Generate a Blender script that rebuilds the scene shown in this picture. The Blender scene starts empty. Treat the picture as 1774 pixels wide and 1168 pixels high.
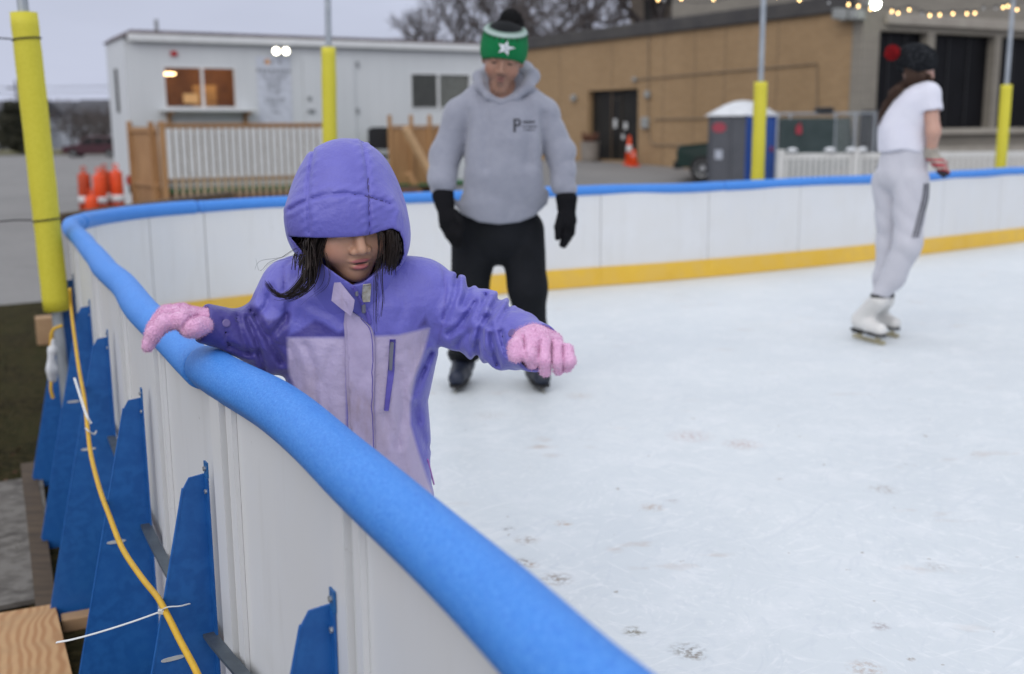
import bpy, math, random
import numpy as np
from mathutils import Vector
SC = bpy.context.scene
COL = SC.collection
rng = np.random.default_rng(7)
random.seed(7)

# ------------------------------------------------------------------ camera
F, IW, IH = 1882.0, 1774, 1168            # focal length in photo pixels
PITCH, ROLL, CZ = math.radians(10.9), math.radians(0.4), 1.22
cam_d = bpy.data.cameras.new('camera'); cam = bpy.data.objects.new('camera', cam_d); COL.objects.link(cam)
cam_d.sensor_width = 36.0; cam_d.lens = 36.0 * F / IW
cam_d.clip_start = 0.05; cam_d.clip_end = 3000
cam.location = (0, 0, CZ)
cam.rotation_mode = 'XYZ'
import mathutils
cam.matrix_world = (mathutils.Matrix.Translation((0, 0, CZ)) @ mathutils.Matrix.Rotation(math.radians(90) - PITCH, 4, 'X')
                    @ mathutils.Matrix.Rotation(-ROLL, 4, 'Z'))
cam_d.dof.use_dof = True; cam_d.dof.focus_distance = 2.12; cam_d.dof.aperture_fstop = 2.9
SC.camera = cam

# ------------------------------------------------------------------ sky, sun, exposure
SUN_EL, SUN_AZ = math.radians(36), math.radians(200)
world = bpy.data.worlds.new('World'); SC.world = world; world.use_nodes = True
wn, wl = world.node_tree.nodes, world.node_tree.links
for n in list(wn): wn.remove(n)
w_out = wn.new('ShaderNodeOutputWorld'); w_bg = wn.new('ShaderNodeBackground')
w_sky = wn.new('ShaderNodeTexSky'); w_sky.sky_type = 'NISHITA'; w_sky.sun_disc = False
w_sky.sun_elevation = SUN_EL; w_sky.sun_rotation = SUN_AZ; w_sky.air_density = 1.0; w_sky.dust_density = 4.0
w_tc = wn.new('ShaderNodeTexCoord'); w_sep = wn.new('ShaderNodeSeparateXYZ')
wl.new(w_tc.outputs['Generated'], w_sep.inputs[0])
w_ramp = wn.new('ShaderNodeValToRGB')     # overcast cloud layer: brighter overhead than at the horizon
e = w_ramp.color_ramp.elements
e[0].position = 0.0; e[0].color = (0.455, 0.485, 0.605, 1)
e[1].position = 1.0; e[1].color = (0.94, 0.975, 1.06, 1)
m_ = w_ramp.color_ramp.elements.new(0.12); m_.color = (0.47, 0.50, 0.62, 1)
m_ = w_ramp.color_ramp.elements.new(0.35); m_.color = (0.66, 0.695, 0.79, 1)
wl.new(w_sep.outputs['Z'], w_ramp.inputs[0])
w_nz = wn.new('ShaderNodeTexNoise'); w_nz.inputs['Scale'].default_value = 3.2; w_nz.inputs['Detail'].default_value = 4
w_map = wn.new('ShaderNodeMapping'); w_map.inputs['Scale'].default_value = (1, 1, 4)
wl.new(w_tc.outputs['Generated'], w_map.inputs[0]); wl.new(w_map.outputs[0], w_nz.inputs[0])
w_mr = wn.new('ShaderNodeMapRange'); w_mr.inputs[1].default_value = .3; w_mr.inputs[2].default_value = .7
w_mr.inputs[3].default_value = 8.4; w_mr.inputs[4].default_value = 9.8
wl.new(w_nz.outputs[0], w_mr.inputs[0])
w_mul = wn.new('ShaderNodeVectorMath'); w_mul.operation = 'SCALE'
wl.new(w_ramp.outputs[0], w_mul.inputs[0]); wl.new(w_mr.outputs[0], w_mul.inputs['Scale'])
w_mix = wn.new('ShaderNodeMix'); w_mix.data_type = 'RGBA'; w_mix.inputs['Factor'].default_value = 0.94
wl.new(w_sky.outputs[0], w_mix.inputs['A']); wl.new(w_mul.outputs[0], w_mix.inputs['B'])
wl.new(w_mix.outputs['Result'], w_bg.inputs['Color']); w_bg.inputs['Strength'].default_value = 0.11
wl.new(w_bg.outputs[0], w_out.inputs[0])
sun_d = bpy.data.lights.new('sun', 'SUN'); sun_d.energy = 0.9; sun_d.angle = math.radians(50); sun_d.color = (1.0, 0.975, 0.945)
sun = bpy.data.objects.new('sun', sun_d); COL.objects.link(sun)
sun.rotation_euler = (math.radians(90) - SUN_EL, 0, math.radians(-20)); sun.location = (0, 0, 30)
SC.view_settings.view_transform = 'Standard'; SC.view_settings.look = 'None'
SC.view_settings.exposure = 0.30; SC.view_settings.gamma = 1.0; SC.view_settings.use_curve_mapping = False
SC.cycles.max_bounces = 6; SC.cycles.use_denoising = True

# ------------------------------------------------------------------ measuring helpers (photo pixel -> metres)
_r0 = np.array([1., 0, 0]); _u0 = np.array([0, math.sin(PITCH), math.cos(PITCH)]); FW = np.array([0, math.cos(PITCH), -math.sin(PITCH)])
RT = _r0 * math.cos(ROLL) - _u0 * math.sin(ROLL); UP = _u0 * math.cos(ROLL) + _r0 * math.sin(ROLL)
CP = np.array([0, 0, CZ])
def ray(px, py): return RT * ((px - IW / 2) / F) - UP * ((py - IH / 2) / F) + FW
def atY(px, py, Y):
    d = ray(px, py); return d * (Y / d[1]) + CP
def atz(px, py, z):
    d = ray(px, py); return d * ((z - CZ) / d[2]) + CP
def proj(P):
    v = P - CP; w = v @ FW
    return np.stack([IW / 2 + F * (v @ RT) / w, IH / 2 - F * (v @ UP) / w], -1), w
def sstep(a, b, x):
    t = np.clip((np.asarray(x, float) - a) / (b - a), 0, 1); return t * t * (3 - 2 * t)
def gz(x, y):                                # height of the ground outside the rink (ice is z = 0)
    rise = 0.5 * sstep(26, 38, y) * sstep(-6, 1, x)
    fall = 0.0062 * np.clip(np.asarray(y, float) - 18, 0, 110) * (1 - sstep(-8, 0, x))
    return -0.45 + rise - fall

# ------------------------------------------------------------------ materials
def nodes_of(name):
    m = bpy.data.materials.new(name); m.use_nodes = True
    nt = m.node_tree; b = nt.nodes['Principled BSDF']
    return m, nt, b
def rgb4(c): return (c[0], c[1], c[2], 1)
def add_noise(nt, src, scale, detail=4, rough=.55, stretch=None):
    n = nt.nodes.new('ShaderNodeTexNoise'); n.inputs['Scale'].default_value = scale; n.inputs['Detail'].default_value = detail
    n.inputs['Roughness'].default_value = rough
    if stretch:
        mp = nt.nodes.new('ShaderNodeMapping'); mp.inputs['Scale'].default_value = stretch
        nt.links.new(src, mp.inputs[0]); src = mp.outputs[0]
    nt.links.new(src, n.inputs['Vector']); return n.outputs[0]
def ramp2(nt, fac, p0, p1, c0=(0, 0, 0), c1=(1, 1, 1)):
    r = nt.nodes.new('ShaderNodeValToRGB'); r.color_ramp.elements[0].position = p0; r.color_ramp.elements[1].position = p1
    r.color_ramp.elements[0].color = rgb4(c0); r.color_ramp.elements[1].color = rgb4(c1)
    nt.links.new(fac, r.inputs[0]); return r.outputs[0]
def mixc(nt, fac, a, b, mode='MIX'):
    m = nt.nodes.new('ShaderNodeMix'); m.data_type = 'RGBA'; m.blend_type = mode
    for key, v in (('Factor', fac), ('A', a), ('B', b)):
        if isinstance(v, bpy.types.NodeSocket): nt.links.new(v, m.inputs[key])
        elif key == 'Factor': m.inputs[key].default_value = v
        else: m.inputs[key].default_value = rgb4(v)
    return m.outputs['Result']
def math_(nt, op, a, b=0.0):
    n = nt.nodes.new('ShaderNodeMath'); n.operation = op
    for i, v in enumerate((a, b)):
        if isinstance(v, bpy.types.NodeSocket): nt.links.new(v, n.inputs[i])
        else: n.inputs[i].default_value = v
    return n.outputs[0]
def attr(nt, name, out='Fac'):
    n = nt.nodes.new('ShaderNodeAttribute'); n.attribute_name = name; return n.outputs[out]
def bump(nt, b, h, strength, dist=.01):
    n = nt.nodes.new('ShaderNodeBump'); n.inputs['Strength'].default_value = strength; n.inputs['Distance'].default_value = dist
    nt.links.new(h, n.inputs['Height'])
    if b.inputs['Normal'].is_linked: nt.links.new(b.inputs['Normal'].links[0].from_socket, n.inputs['Normal'])
    nt.links.new(n.outputs[0], b.inputs['Normal'])
def objco(nt): return nt.nodes.new('ShaderNodeTexCoord').outputs['Object']
def mat(name, c, c2=None, scale=8, rough=.6, bs=0, bscale=60, bdist=.003, spec=.4, metal=0, stretch=None, lo=.35, hi=.65, sheen=0, fine=None):
    m, nt, b = nodes_of(name)
    b.inputs['Roughness'].default_value = rough; b.inputs['Metallic'].default_value = metal
    b.inputs['Specular IOR Level'].default_value = spec
    if sheen: b.inputs['Sheen Weight'].default_value = sheen
    co = objco(nt)
    c2 = c2 or tuple(v * .8 for v in c)
    col = mixc(nt, ramp2(nt, add_noise(nt, co, scale, 5, .6, stretch), lo, hi), c, c2)
    if fine: col = mixc(nt, ramp2(nt, add_noise(nt, co, fine[0], 2), .4, .6), col, fine[1])
    nt.links.new(col, b.inputs['Base Color'])
    if bs: bump(nt, b, add_noise(nt, co, bscale, 3), bs, bdist)
    return m
def emit(name, c, s):
    m, nt, b = nodes_of(name); b.inputs['Base Color'].default_value = rgb4(c)
    b.inputs['Emission Color'].default_value = rgb4(c); b.inputs['Emission Strength'].default_value = s
    return m

# ------------------------------------------------------------------ mesh helpers
def tag(o, label=None, cat=None, group=None, kind=None):
    if label: o['label'] = label
    if cat: o['category'] = cat
    if group: o['group'] = group
    if kind: o['kind'] = kind
    return o
def thing(name, loc, label, cat, group=None):
    o = bpy.data.objects.new(name, None); o.empty_display_size = .1; COL.objects.link(o)
    o.location = tuple(float(v) for v in loc); return tag(o, label, cat, group)
def wloc(o):
    v = np.zeros(3)
    while o is not None:
        v = v + np.array(o.location); o = o.parent
    return v
def link_mesh(name, V, Fc, m, parent=None, origin=None, smooth=False, attrs=None, label=None, normals=None):
    V = np.asarray(V, float)
    if parent is not None: base = wloc(parent); o_loc = np.zeros(3)
    elif origin is not None: base = np.asarray(origin, float); o_loc = base
    else: base = np.zeros(3); o_loc = base
    me = bpy.data.meshes.new(name)
    me.from_pydata((V - base).tolist(), [], [tuple(int(i) for i in f) for f in Fc])
    me.update()
    if attrs:
        for k, a in attrs.items():
            a = np.asarray(a, np.float32)
            at = me.attributes.new(k, 'FLOAT_VECTOR' if a.ndim == 2 else 'FLOAT', 'POINT')
            at.data.foreach_set('vector' if a.ndim == 2 else 'value', a.ravel())
    for mm in (m if isinstance(m, (list, tuple)) else [m]): me.materials.append(mm)
    if smooth: me.polygons.foreach_set('use_smooth', np.ones(len(me.polygons), bool))
    if normals is not None: me.normals_split_custom_set_from_vertices(np.asarray(normals, float).tolist())
    o = bpy.data.objects.new(name, me); COL.objects.link(o)
    if parent is not None: o.parent = parent
    o.location = tuple(float(v) for v in o_loc)
    if label: o['label'] = label
    return o
class Frame:
    def __init__(s, o=(0, 0, 0), x=(1, 0, 0), z=(0, 0, 1)):
        s.o = np.array(o, float); s.x = np.array(x, float); s.x /= np.linalg.norm(s.x); s.z = np.array(z, float)
        s.z = s.z - s.x * (s.z @ s.x); s.z /= np.linalg.norm(s.z); s.y = np.cross(s.z, s.x)
    def __call__(s, p):
        p = np.asarray(p, float); return s.o + p[..., 0:1] * s.x + p[..., 1:2] * s.y + p[..., 2:3] * s.z
WF = Frame()
class MB:
    """collects shapes; build() links them as ONE mesh with an 'lc' attribute holding each point's place in its own frame"""
    def __init__(s, fr=WF): s.fr = fr; s.V = []; s.L = []; s.F = []; s.n = 0
    def add(s, V, Fc, fr=None):
        V = np.asarray(V, float); fr = fr or s.fr
        s.L.append(V); s.V.append(fr(V)); s.F += [tuple(i + s.n for i in f) for f in Fc]; s.n += len(V); return s
    def box(s, a, b, bev=0.0, fr=None):
        a, b = np.array(a, float), np.array(b, float)
        return s._box(a, b, bev, fr)
    def _box(s, a, b, bev, fr):
        lo, hi = np.minimum(a, b), np.maximum(a, b)
        if bev <= 0:
            V = [(x, y, z) for z in (lo[2], hi[2]) for y in (lo[1], hi[1]) for x in (lo[0], hi[0])]
            return s.add(V, [(0, 2, 3, 1), (4, 5, 7, 6), (0, 1, 5, 4), (2, 6, 7, 3), (0, 4, 6, 2), (1, 3, 7, 5)], fr)
        bev = min(bev, *(0.45 * (hi - lo)))
        V = []; idx = {}
        for sx in (0, 1):
            for sy in (0, 1):
                for sz in (0, 1):
                    for ax in range(3):
                        p = [(lo[i] + bev, hi[i] - bev)[(sx, sy, sz)[i]] for i in range(3)]
                        p[ax] = (lo[ax], hi[ax])[(sx, sy, sz)[ax]]
                        idx[sx, sy, sz, ax] = len(V); V.append(p)
        Fc = []
        for ax in range(3):
            o = [i for i in range(3) if i != ax]
            for sd in (0, 1):
                def k(u, v):
                    q = [0, 0, 0]; q[ax] = sd; q[o[0]] = u; q[o[1]] = v; return idx[q[0], q[1], q[2], ax]
                f = [k(0, 0), k(1, 0), k(1, 1), k(0, 1)]
                Fc.append(tuple(f if (sd == 1) == (ax != 1) else f[::-1]))
            for u in (0, 1):
                for v in (0, 1):
                    def k2(w, a_):
                        q = [0, 0, 0]; q[ax] = w; q[o[0]] = u; q[o[1]] = v; return idx[q[0], q[1], q[2], a_]
                    f = [k2(0, o[0]), k2(1, o[0]), k2(1, o[1]), k2(0, o[1])]
                    Fc.append(tuple(f))
        for sx in (0, 1):
            for sy in (0, 1):
                for sz in (0, 1): Fc.append(tuple(idx[sx, sy, sz, a_] for a_ in range(3)))
        return s.add(V, Fc, fr)
    def prism(s, poly, y0, y1, fr=None):
        """poly in (x, z), extruded along y"""
        n = len(poly); V = [(p[0], y0, p[1]) for p in poly] + [(p[0], y1, p[1]) for p in poly]
        Fc = [tuple(range(n)), tuple(range(2 * n - 1, n - 1, -1))] + [(i, i + n, (i + 1) % n + n, (i + 1) % n) for i in range(n)]
        return s.add(V, Fc, fr)
    def tube(s, pts, r, n=8, caps=True, fr=None, flat=None):
        pts = np.asarray(pts, float); m = len(pts); r = np.broadcast_to(np.asarray(r, float), (m,))
        T = np.gradient(pts, axis=0); T /= np.linalg.norm(T, axis=1, keepdims=True) + 1e-12
        ref = np.array([0, 0, 1.]) if abs(T[0][2]) < .9 else np.array([1., 0, 0])
        V = []; N = ref - T[0] * (ref @ T[0]); N /= np.linalg.norm(N)
        ang = np.linspace(0, 2 * np.pi, n, endpoint=False)
        for i in range(m):
            N = N - T[i] * (N @ T[i]); N /= np.linalg.norm(N) + 1e-12; B = np.cross(T[i], N)
            fl = flat or 1.0
            V += [pts[i] + r[i] * (math.cos(a) * fl * N + math.sin(a) * B) for a in ang]
        Fc = [(i * n + j, i * n + (j + 1) % n, (i + 1) * n + (j + 1) % n, (i + 1) * n + j) for i in range(m - 1) for j in range(n)]
        if caps: Fc += [tuple(range(n - 1, -1, -1)), tuple(range((m - 1) * n, m * n))]
        return s.add(V, Fc, fr)
    def lathe(s, prof, c=(0, 0, 0), n=16, fr=None, axis=2):
        """prof: (radius, height) pairs; closed where radius is 0"""
        V = []; Fc = []
        for (r, h) in prof:
            for k in range(n):
                a = 2 * np.pi * k / n; q = [0, 0, 0]
                q[axis] = h; q[(axis + 1) % 3] = r * math.cos(a); q[(axis + 2) % 3] = r * math.sin(a)
                V.append(np.array(q) + np.array(c))
        for i in range(len(prof) - 1):
            for k in range(n): Fc.append((i * n + k, i * n + (k + 1) % n, (i + 1) * n + (k + 1) % n, (i + 1) * n + k))
        if prof[0][0] > 0: Fc.append(tuple(range(n - 1, -1, -1)))
        if prof[-1][0] > 0: Fc.append(tuple(range((len(prof) - 1) * n, len(prof) * n)))
        return s.add(V, Fc, fr)
    def ball(s, c, r, n=12, fr=None):
        r = np.broadcast_to(np.asarray(r, float), (3,)); V = []; Fc = []; m = n // 2 + 1
        for i in range(m + 1):
            t = np.pi * i / m
            for k in range(n):
                a = 2 * np.pi * k / n
                V.append((c[0] + r[0] * math.sin(t) * math.cos(a), c[1] + r[1] * math.sin(t) * math.sin(a), c[2] + r[2] * math.cos(t)))
        for i in range(m):
            for k in range(n): Fc.append((i * n + k, (i + 1) * n + k, (i + 1) * n + (k + 1) % n, i * n + (k + 1) % n))
        return s.add(V, Fc, fr)
    def sheet(s, X, Y, Z, fr=None):
        n, m = X.shape; V = np.stack([X, Y, Z], -1).reshape(-1, 3)
        Fc = [(i * m + j, i * m + j + 1, (i + 1) * m + j + 1, (i + 1) * m + j) for i in range(n - 1) for j in range(m - 1)]
        return s.add(V, Fc, fr)
    def build(s, name, m, parent=None, origin=None, smooth=False, label=None):
        V = np.concatenate(s.V)
        return link_mesh(name, V, s.F, m, parent, origin, smooth, {'lc': np.concatenate(s.L)}, label)
def smooth_path(pts, n=60):
    """Catmull-Rom through the points"""
    P = np.asarray(pts, float); P = np.vstack([2 * P[0] - P[1], P, 2 * P[-1] - P[-2]]); k = len(P) - 3; out = []
    for u in np.linspace(0, k, n):
        i = min(int(u), k - 1); t = u - i; a, b, c, d = P[i:i + 4]
        out.append(.5 * (2 * b + (c - a) * t + (2 * a - 5 * b + 4 * c - d) * t * t + (3 * b - a - 3 * c + d) * t ** 3))
    return np.array(out)
def copy_tree(o, parent=None):
    c = o.copy(); COL.objects.link(c); c.parent = parent
    for ch in o.children: copy_tree(ch, c)
    return c

# ------------------------------------------------------------------ distance-field modelling (people and clothes)
def smin(a, b, k):
    h = np.clip(.5 + .5 * (b - a) / k, 0, 1); return b + (a - b) * h - k * h * (1 - h)
def smax(a, b, k): return -smin(-a, -b, k)
def d_cap(P, a, b, ra, rb):
    a = np.asarray(a, float); ab = np.asarray(b, float) - a
    t = np.clip((P - a) @ ab / (ab @ ab + 1e-12), 0, 1); return np.linalg.norm(P - a - t[:, None] * ab, axis=1) - (ra + (rb - ra) * t)
def d_ell(P, c, r):
    r = np.asarray(r, float); q = P - np.asarray(c, float); k0 = np.linalg.norm(q / r, axis=1); k1 = np.linalg.norm(q / r ** 2, axis=1)
    return k0 * (k0 - 1) / (k1 + 1e-9)
def d_chain(P, pts, rs, k=.02):
    d = None
    for i in range(len(pts) - 1):
        e = d_cap(P, pts[i], pts[i + 1], rs[i], rs[i + 1]); d = e if d is None else smin(d, e, k)
    return d
def d_box(P, c, h, r=.01):
    q = np.abs(P - np.asarray(c)) - (np.asarray(h) - r)
    return np.linalg.norm(np.maximum(q, 0), axis=1) + np.minimum(q.max(1), 0) - r
def wav(P, f, seed, n=6):
    """cheap smooth noise: sum of sine waves, about -1..1"""
    g = np.random.default_rng(seed); s = 0
    for i in range(n):
        v = g.normal(size=3); v *= f * (.6 + .9 * g.random()) / np.linalg.norm(v); s = s + np.sin(P @ v + g.random() * 6.28)
    return s / n * 1.6
def seg2(Q, pts):
    """distance in px from points Q to a polyline"""
    d = np.full(len(Q), 1e9)
    for a, b in zip(pts[:-1], pts[1:]):
        a = np.array(a, float); ab = np.array(b, float) - a; t = np.clip((Q - a) @ ab / (ab @ ab + 1e-9), 0, 1)
        d = np.minimum(d, np.hypot(*(Q - a - t[:, None] * ab).T))
    return d
def poly2(Q, pts):
    """signed px distance to a polygon, negative inside"""
    d = seg2(Q, list(pts) + [pts[0]]); ins = np.zeros(len(Q), bool)
    for a, b in zip(pts, list(pts[1:]) + [pts[0]]):
        c = (a[1] > Q[:, 1]) != (b[1] > Q[:, 1])
        x = (b[0] - a[0]) * (Q[:, 1] - a[1]) / ((b[1] - a[1]) or 1e-9) + a[0]; ins ^= c & (Q[:, 0] < x)
    return np.where(ins, -d, d)
def axis(lo, hi, h, fine=None):
    """grid coordinates; fine = (lo, hi, h) is a stretch with a smaller step"""
    if not fine: return np.linspace(lo, hi, max(3, int((hi - lo) / h) + 1))
    a, b, g = fine; a = max(a, lo); b = min(b, hi); out = [np.arange(a, b, g)]
    if a > lo + 1e-6: out.insert(0, np.linspace(lo, a, max(2, int((a - lo) / h) + 1))[:-1])
    if b < hi - 1e-6: out.append(np.linspace(out[-1][-1] + g, hi, max(2, int((hi - b) / h) + 1)))
    return np.concatenate(out)
def nets(fn, xs, ys, zs, B=4):
    """surface nets of fn(P) = 0 on a rectilinear grid, evaluated only in blocks near the surface"""
    nx, ny, nz = len(xs), len(ys), len(zs); D = np.full((nx, ny, nz), 1.0, np.float64)
    bi = [np.arange(0, n, B) for n in (nx, ny, nz)]
    def mid(ax, i0): n = len(ax); i1 = np.minimum(i0 + B, n - 1); return (ax[i0] + ax[i1]) / 2, np.abs(ax[i1] - ax[i0]) / 2
    (cx, hx), (cy, hy), (cz, hz) = mid(xs, bi[0]), mid(ys, bi[1]), mid(zs, bi[2])
    C = np.stack(np.meshgrid(cx, cy, cz, indexing='ij'), -1).reshape(-1, 3); Hh = np.stack(np.meshgrid(hx, hy, hz, indexing='ij'), -1).reshape(-1, 3)
    dc = fn(C); act = np.abs(dc) < np.linalg.norm(Hh, axis=1) * 1.5 + .006
    IJ = np.stack(np.meshgrid(*bi, indexing='ij'), -1).reshape(-1, 3)
    for q, d in zip(IJ[~act], dc[~act]): D[q[0]:q[0] + B, q[1]:q[1] + B, q[2]:q[2] + B] = 1.0 if d > 0 else -1.0
    o = np.stack(np.meshgrid(*[np.arange(B)] * 3, indexing='ij'), -1).reshape(-1, 3)
    I = (IJ[act][:, None, :] + o[None]).reshape(-1, 3); I = I[(I[:, 0] < nx) & (I[:, 1] < ny) & (I[:, 2] < nz)]
    for k in range(0, len(I), 400000):
        J = I[k:k + 400000]; D[J[:, 0], J[:, 1], J[:, 2]] = fn(np.stack([xs[J[:, 0]], ys[J[:, 1]], zs[J[:, 2]]], -1))
    D[D == 0] = 1e-9
    S = D < 0
    cnt = np.zeros((nx - 1, ny - 1, nz - 1)); acc = np.zeros((nx - 1, ny - 1, nz - 1, 3)); A = (xs, ys, zs)
    sl = lambda ax, o_: slice(o_, (nx, ny, nz)[ax] - 1 + o_)
    for ax in range(3):
        o1, o2 = [i for i in range(3) if i != ax]
        for u in (0, 1):
            for v in (0, 1):
                s0 = [None] * 3; s0[ax] = sl(ax, 0); s0[o1] = sl(o1, u); s0[o2] = sl(o2, v); s1 = list(s0); s1[ax] = sl(ax, 1)
                d0, d1 = D[tuple(s0)], D[tuple(s1)]; ch = (d0 < 0) != (d1 < 0); W = np.nonzero(ch)
                t = d0[W] / (d0[W] - d1[W]); p = np.zeros((len(t), 3))
                p[:, ax] = A[ax][W[ax]] + t * (A[ax][W[ax] + 1] - A[ax][W[ax]]); p[:, o1] = A[o1][W[o1] + u]; p[:, o2] = A[o2][W[o2] + v]
                acc[W] += p; cnt[W] += 1
    W = np.nonzero(cnt); idx = np.full(cnt.shape, -1); idx[W] = np.arange(len(W[0])); V = acc[W] / cnt[W][:, None]
    Q = []
    for ax in range(3):
        o1, o2 = (ax + 1) % 3, (ax + 2) % 3
        s0 = [slice(1, -1)] * 3; s0[ax] = slice(0, (nx, ny, nz)[ax] - 1); s1 = list(s0); s1[ax] = slice(1, None)
        a, b = S[tuple(s0)], S[tuple(s1)]; E = np.stack(np.nonzero(a != b), -1)
        if not len(E): continue
        fl = a[tuple(E.T)]; E = E.copy(); E[:, o1] += 1; E[:, o2] += 1
        def g(u, v): e2 = E.copy(); e2[:, o1] -= u; e2[:, o2] -= v; return idx[tuple(e2.T)]
        q = np.stack([g(1, 1), g(0, 1), g(0, 0), g(1, 0)], -1); q[~fl] = q[~fl][:, ::-1]; Q.append(q)
    Q = np.concatenate(Q); Q = Q[(Q >= 0).all(1)]
    c = V.mean(0); a, b, d = V[Q[:, 0]] - c, V[Q[:, 1]] - c, V[Q[:, 2]] - c
    if (np.cross(a, b) * d).sum() < 0: Q = Q[:, ::-1]               # faces point outwards
    return V, Q
def grad(fn, V, e=.0015):
    G = np.stack([fn(V + d) - fn(V - d) for d in np.eye(3) * e], -1); return G / (np.linalg.norm(G, axis=1, keepdims=True) + 1e-9)
def trace(fn, px, y0, y1, it=60):
    """where the rays through photo points px (N,2) first meet fn = 0 between world Y y0 and y1"""
    d = RT[None] * ((px[:, 0:1] - IW / 2) / F) - UP[None] * ((px[:, 1:2] - IH / 2) / F) + FW[None]; d = d / d[:, 1:2]
    L = np.linalg.norm(d, axis=1); t = np.full(len(px), float(y0))
    for _ in range(it): t = np.minimum(t + .7 * fn(CP + d * t[:, None]) / L, y1)
    return CP + d * t[:, None]
def sdf_obj(name, fn, lo, hi, h, m, parent, attrs=None, fine=(None, None, None), label=None, fuzz=None):
    V, Q = nets(fn, *[axis(l, u, h, f) for l, u, f in zip(lo, hi, fine)])
    A = attrs(V) if attrs else None
    return link_mesh(name, V, Q, m, parent, smooth=True, attrs=A, label=label)
def patch(name, rows, fn, y0, y1, lift, m, parent, under=.002, label=None, attrs=None):
    """a thin sewn-on piece: rows (n, m, 2) of photo points laid on the surface fn = 0 and raised by lift"""
    R = np.asarray(rows, float); n, k = R.shape[:2]; P = trace(fn, R.reshape(-1, 2), y0, y1); N = grad(fn, P, .004)
    top, bot = P + N * lift, P - N * under; V = np.concatenate([top, bot]); o = n * k
    Fc = [(i * k + j, i * k + j + 1, (i + 1) * k + j + 1, (i + 1) * k + j) for i in range(n - 1) for j in range(k - 1)]
    ring = [j for j in range(k)] + [i * k + k - 1 for i in range(1, n)] + [(n - 1) * k + j for j in range(k - 2, -1, -1)] + [i * k for i in range(n - 2, 0, -1)]
    Fc += [(ring[i], ring[(i + 1) % len(ring)], ring[(i + 1) % len(ring)] + o, ring[i] + o) for i in range(len(ring))]
    Fc += [(a + o, d + o, c + o, b + o) for a, b, c, d in Fc[:(n - 1) * (k - 1)]]
    return link_mesh(name, V, Fc, m, parent, smooth=True, attrs=attrs(V) if attrs else None, label=label)
def rows_between(L, R, n, m):
    """grid between two px polylines"""
    a, b = smooth_path(np.c_[np.array(L, float), np.zeros(len(L))], n)[:, :2], smooth_path(np.c_[np.array(R, float), np.zeros(len(R))], n)[:, :2]
    t = np.linspace(0, 1, m)[None, :, None]; return a[:, None] * (1 - t) + b[:, None] * t
# ================================================================== SETTING
def loc(fr, px, py, y=0.0):
    """photo pixel -> point of the plane y = const of a frame, in the frame's own coordinates"""
    d = ray(px, py); t = (y - (CP - fr.o) @ fr.y) / (d @ fr.y); q = CP + d * t - fr.o
    return np.array([q @ fr.x, q @ fr.y, q @ fr.z])
def wall_holes(mb, x0, x1, z0, z1, y0, y1, holes):
    """a wall slab with rectangular openings (x0, x1, z0, z1)"""
    X = sorted({x0, x1, *[v for h in holes for v in h[:2]]}); Z = sorted({z0, z1, *[v for h in holes for v in h[2:]]})
    def solid(i, j):
        if not (0 <= i < len(X) - 1 and 0 <= j < len(Z) - 1): return False
        cx, cz = (X[i] + X[i + 1]) / 2, (Z[j] + Z[j + 1]) / 2
        return not any(h[0] < cx < h[1] and h[2] < cz < h[3] for h in holes)
    V = []; Fc = []
    def quad(*p): Fc.append(tuple(range(len(V), len(V) + 4))); V.extend(p)
    for i in range(len(X) - 1):
        for j in range(len(Z) - 1):
            if not solid(i, j): continue
            a, b, c, d = X[i], X[i + 1], Z[j], Z[j + 1]
            quad((a, y0, c), (b, y0, c), (b, y0, d), (a, y0, d)); quad((b, y1, c), (a, y1, c), (a, y1, d), (b, y1, d))
            if not solid(i - 1, j): quad((a, y1, c), (a, y0, c), (a, y0, d), (a, y1, d))
            if not solid(i + 1, j): quad((b, y0, c), (b, y1, c), (b, y1, d), (b, y0, d))
            if not solid(i, j - 1): quad((a, y1, c), (b, y1, c), (b, y0, c), (a, y0, c))
            if not solid(i, j + 1): quad((a, y0, d), (b, y0, d), (b, y1, d), (a, y1, d))
    return mb.add(V, Fc)

# ---- ground
def asphalt_mat():
    m, nt, b = nodes_of('asphalt'); co = objco(nt)
    c = mixc(nt, ramp2(nt, add_noise(nt, co, .35, 5, .6), .35, .7), (.15, .144, .138), (.22, .212, .20))
    c = mixc(nt, ramp2(nt, add_noise(nt, co, 1.2, 6, .7, (.35, 2.2, 1)), .56, .72), c, (.09, .085, .08))
    c = mixc(nt, ramp2(nt, add_noise(nt, co, 70, 2), .3, .75), c, (.26, .255, .25))
    nt.links.new(c, b.inputs['Base Color']); b.inputs['Specular IOR Level'].default_value = .12; b.inputs['Roughness'].default_value = .85
    bump(nt, b, add_noise(nt, co, 90, 2), .3, .004); return m
M_asph = asphalt_mat()
gx = np.unique(np.concatenate([np.linspace(-900, -60, 15), np.linspace(-60, 40, 101), np.linspace(40, 900, 15)]))
gy = np.unique(np.concatenate([np.linspace(-8, 60, 69), np.linspace(60, 130, 24), np.linspace(130, 2200, 20)]))
GX, GY = np.meshgrid(gx, gy)
tag(MB().sheet(GX, GY, gz(GX, GY)).build('ground', M_asph, smooth=True), kind='structure')
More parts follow.
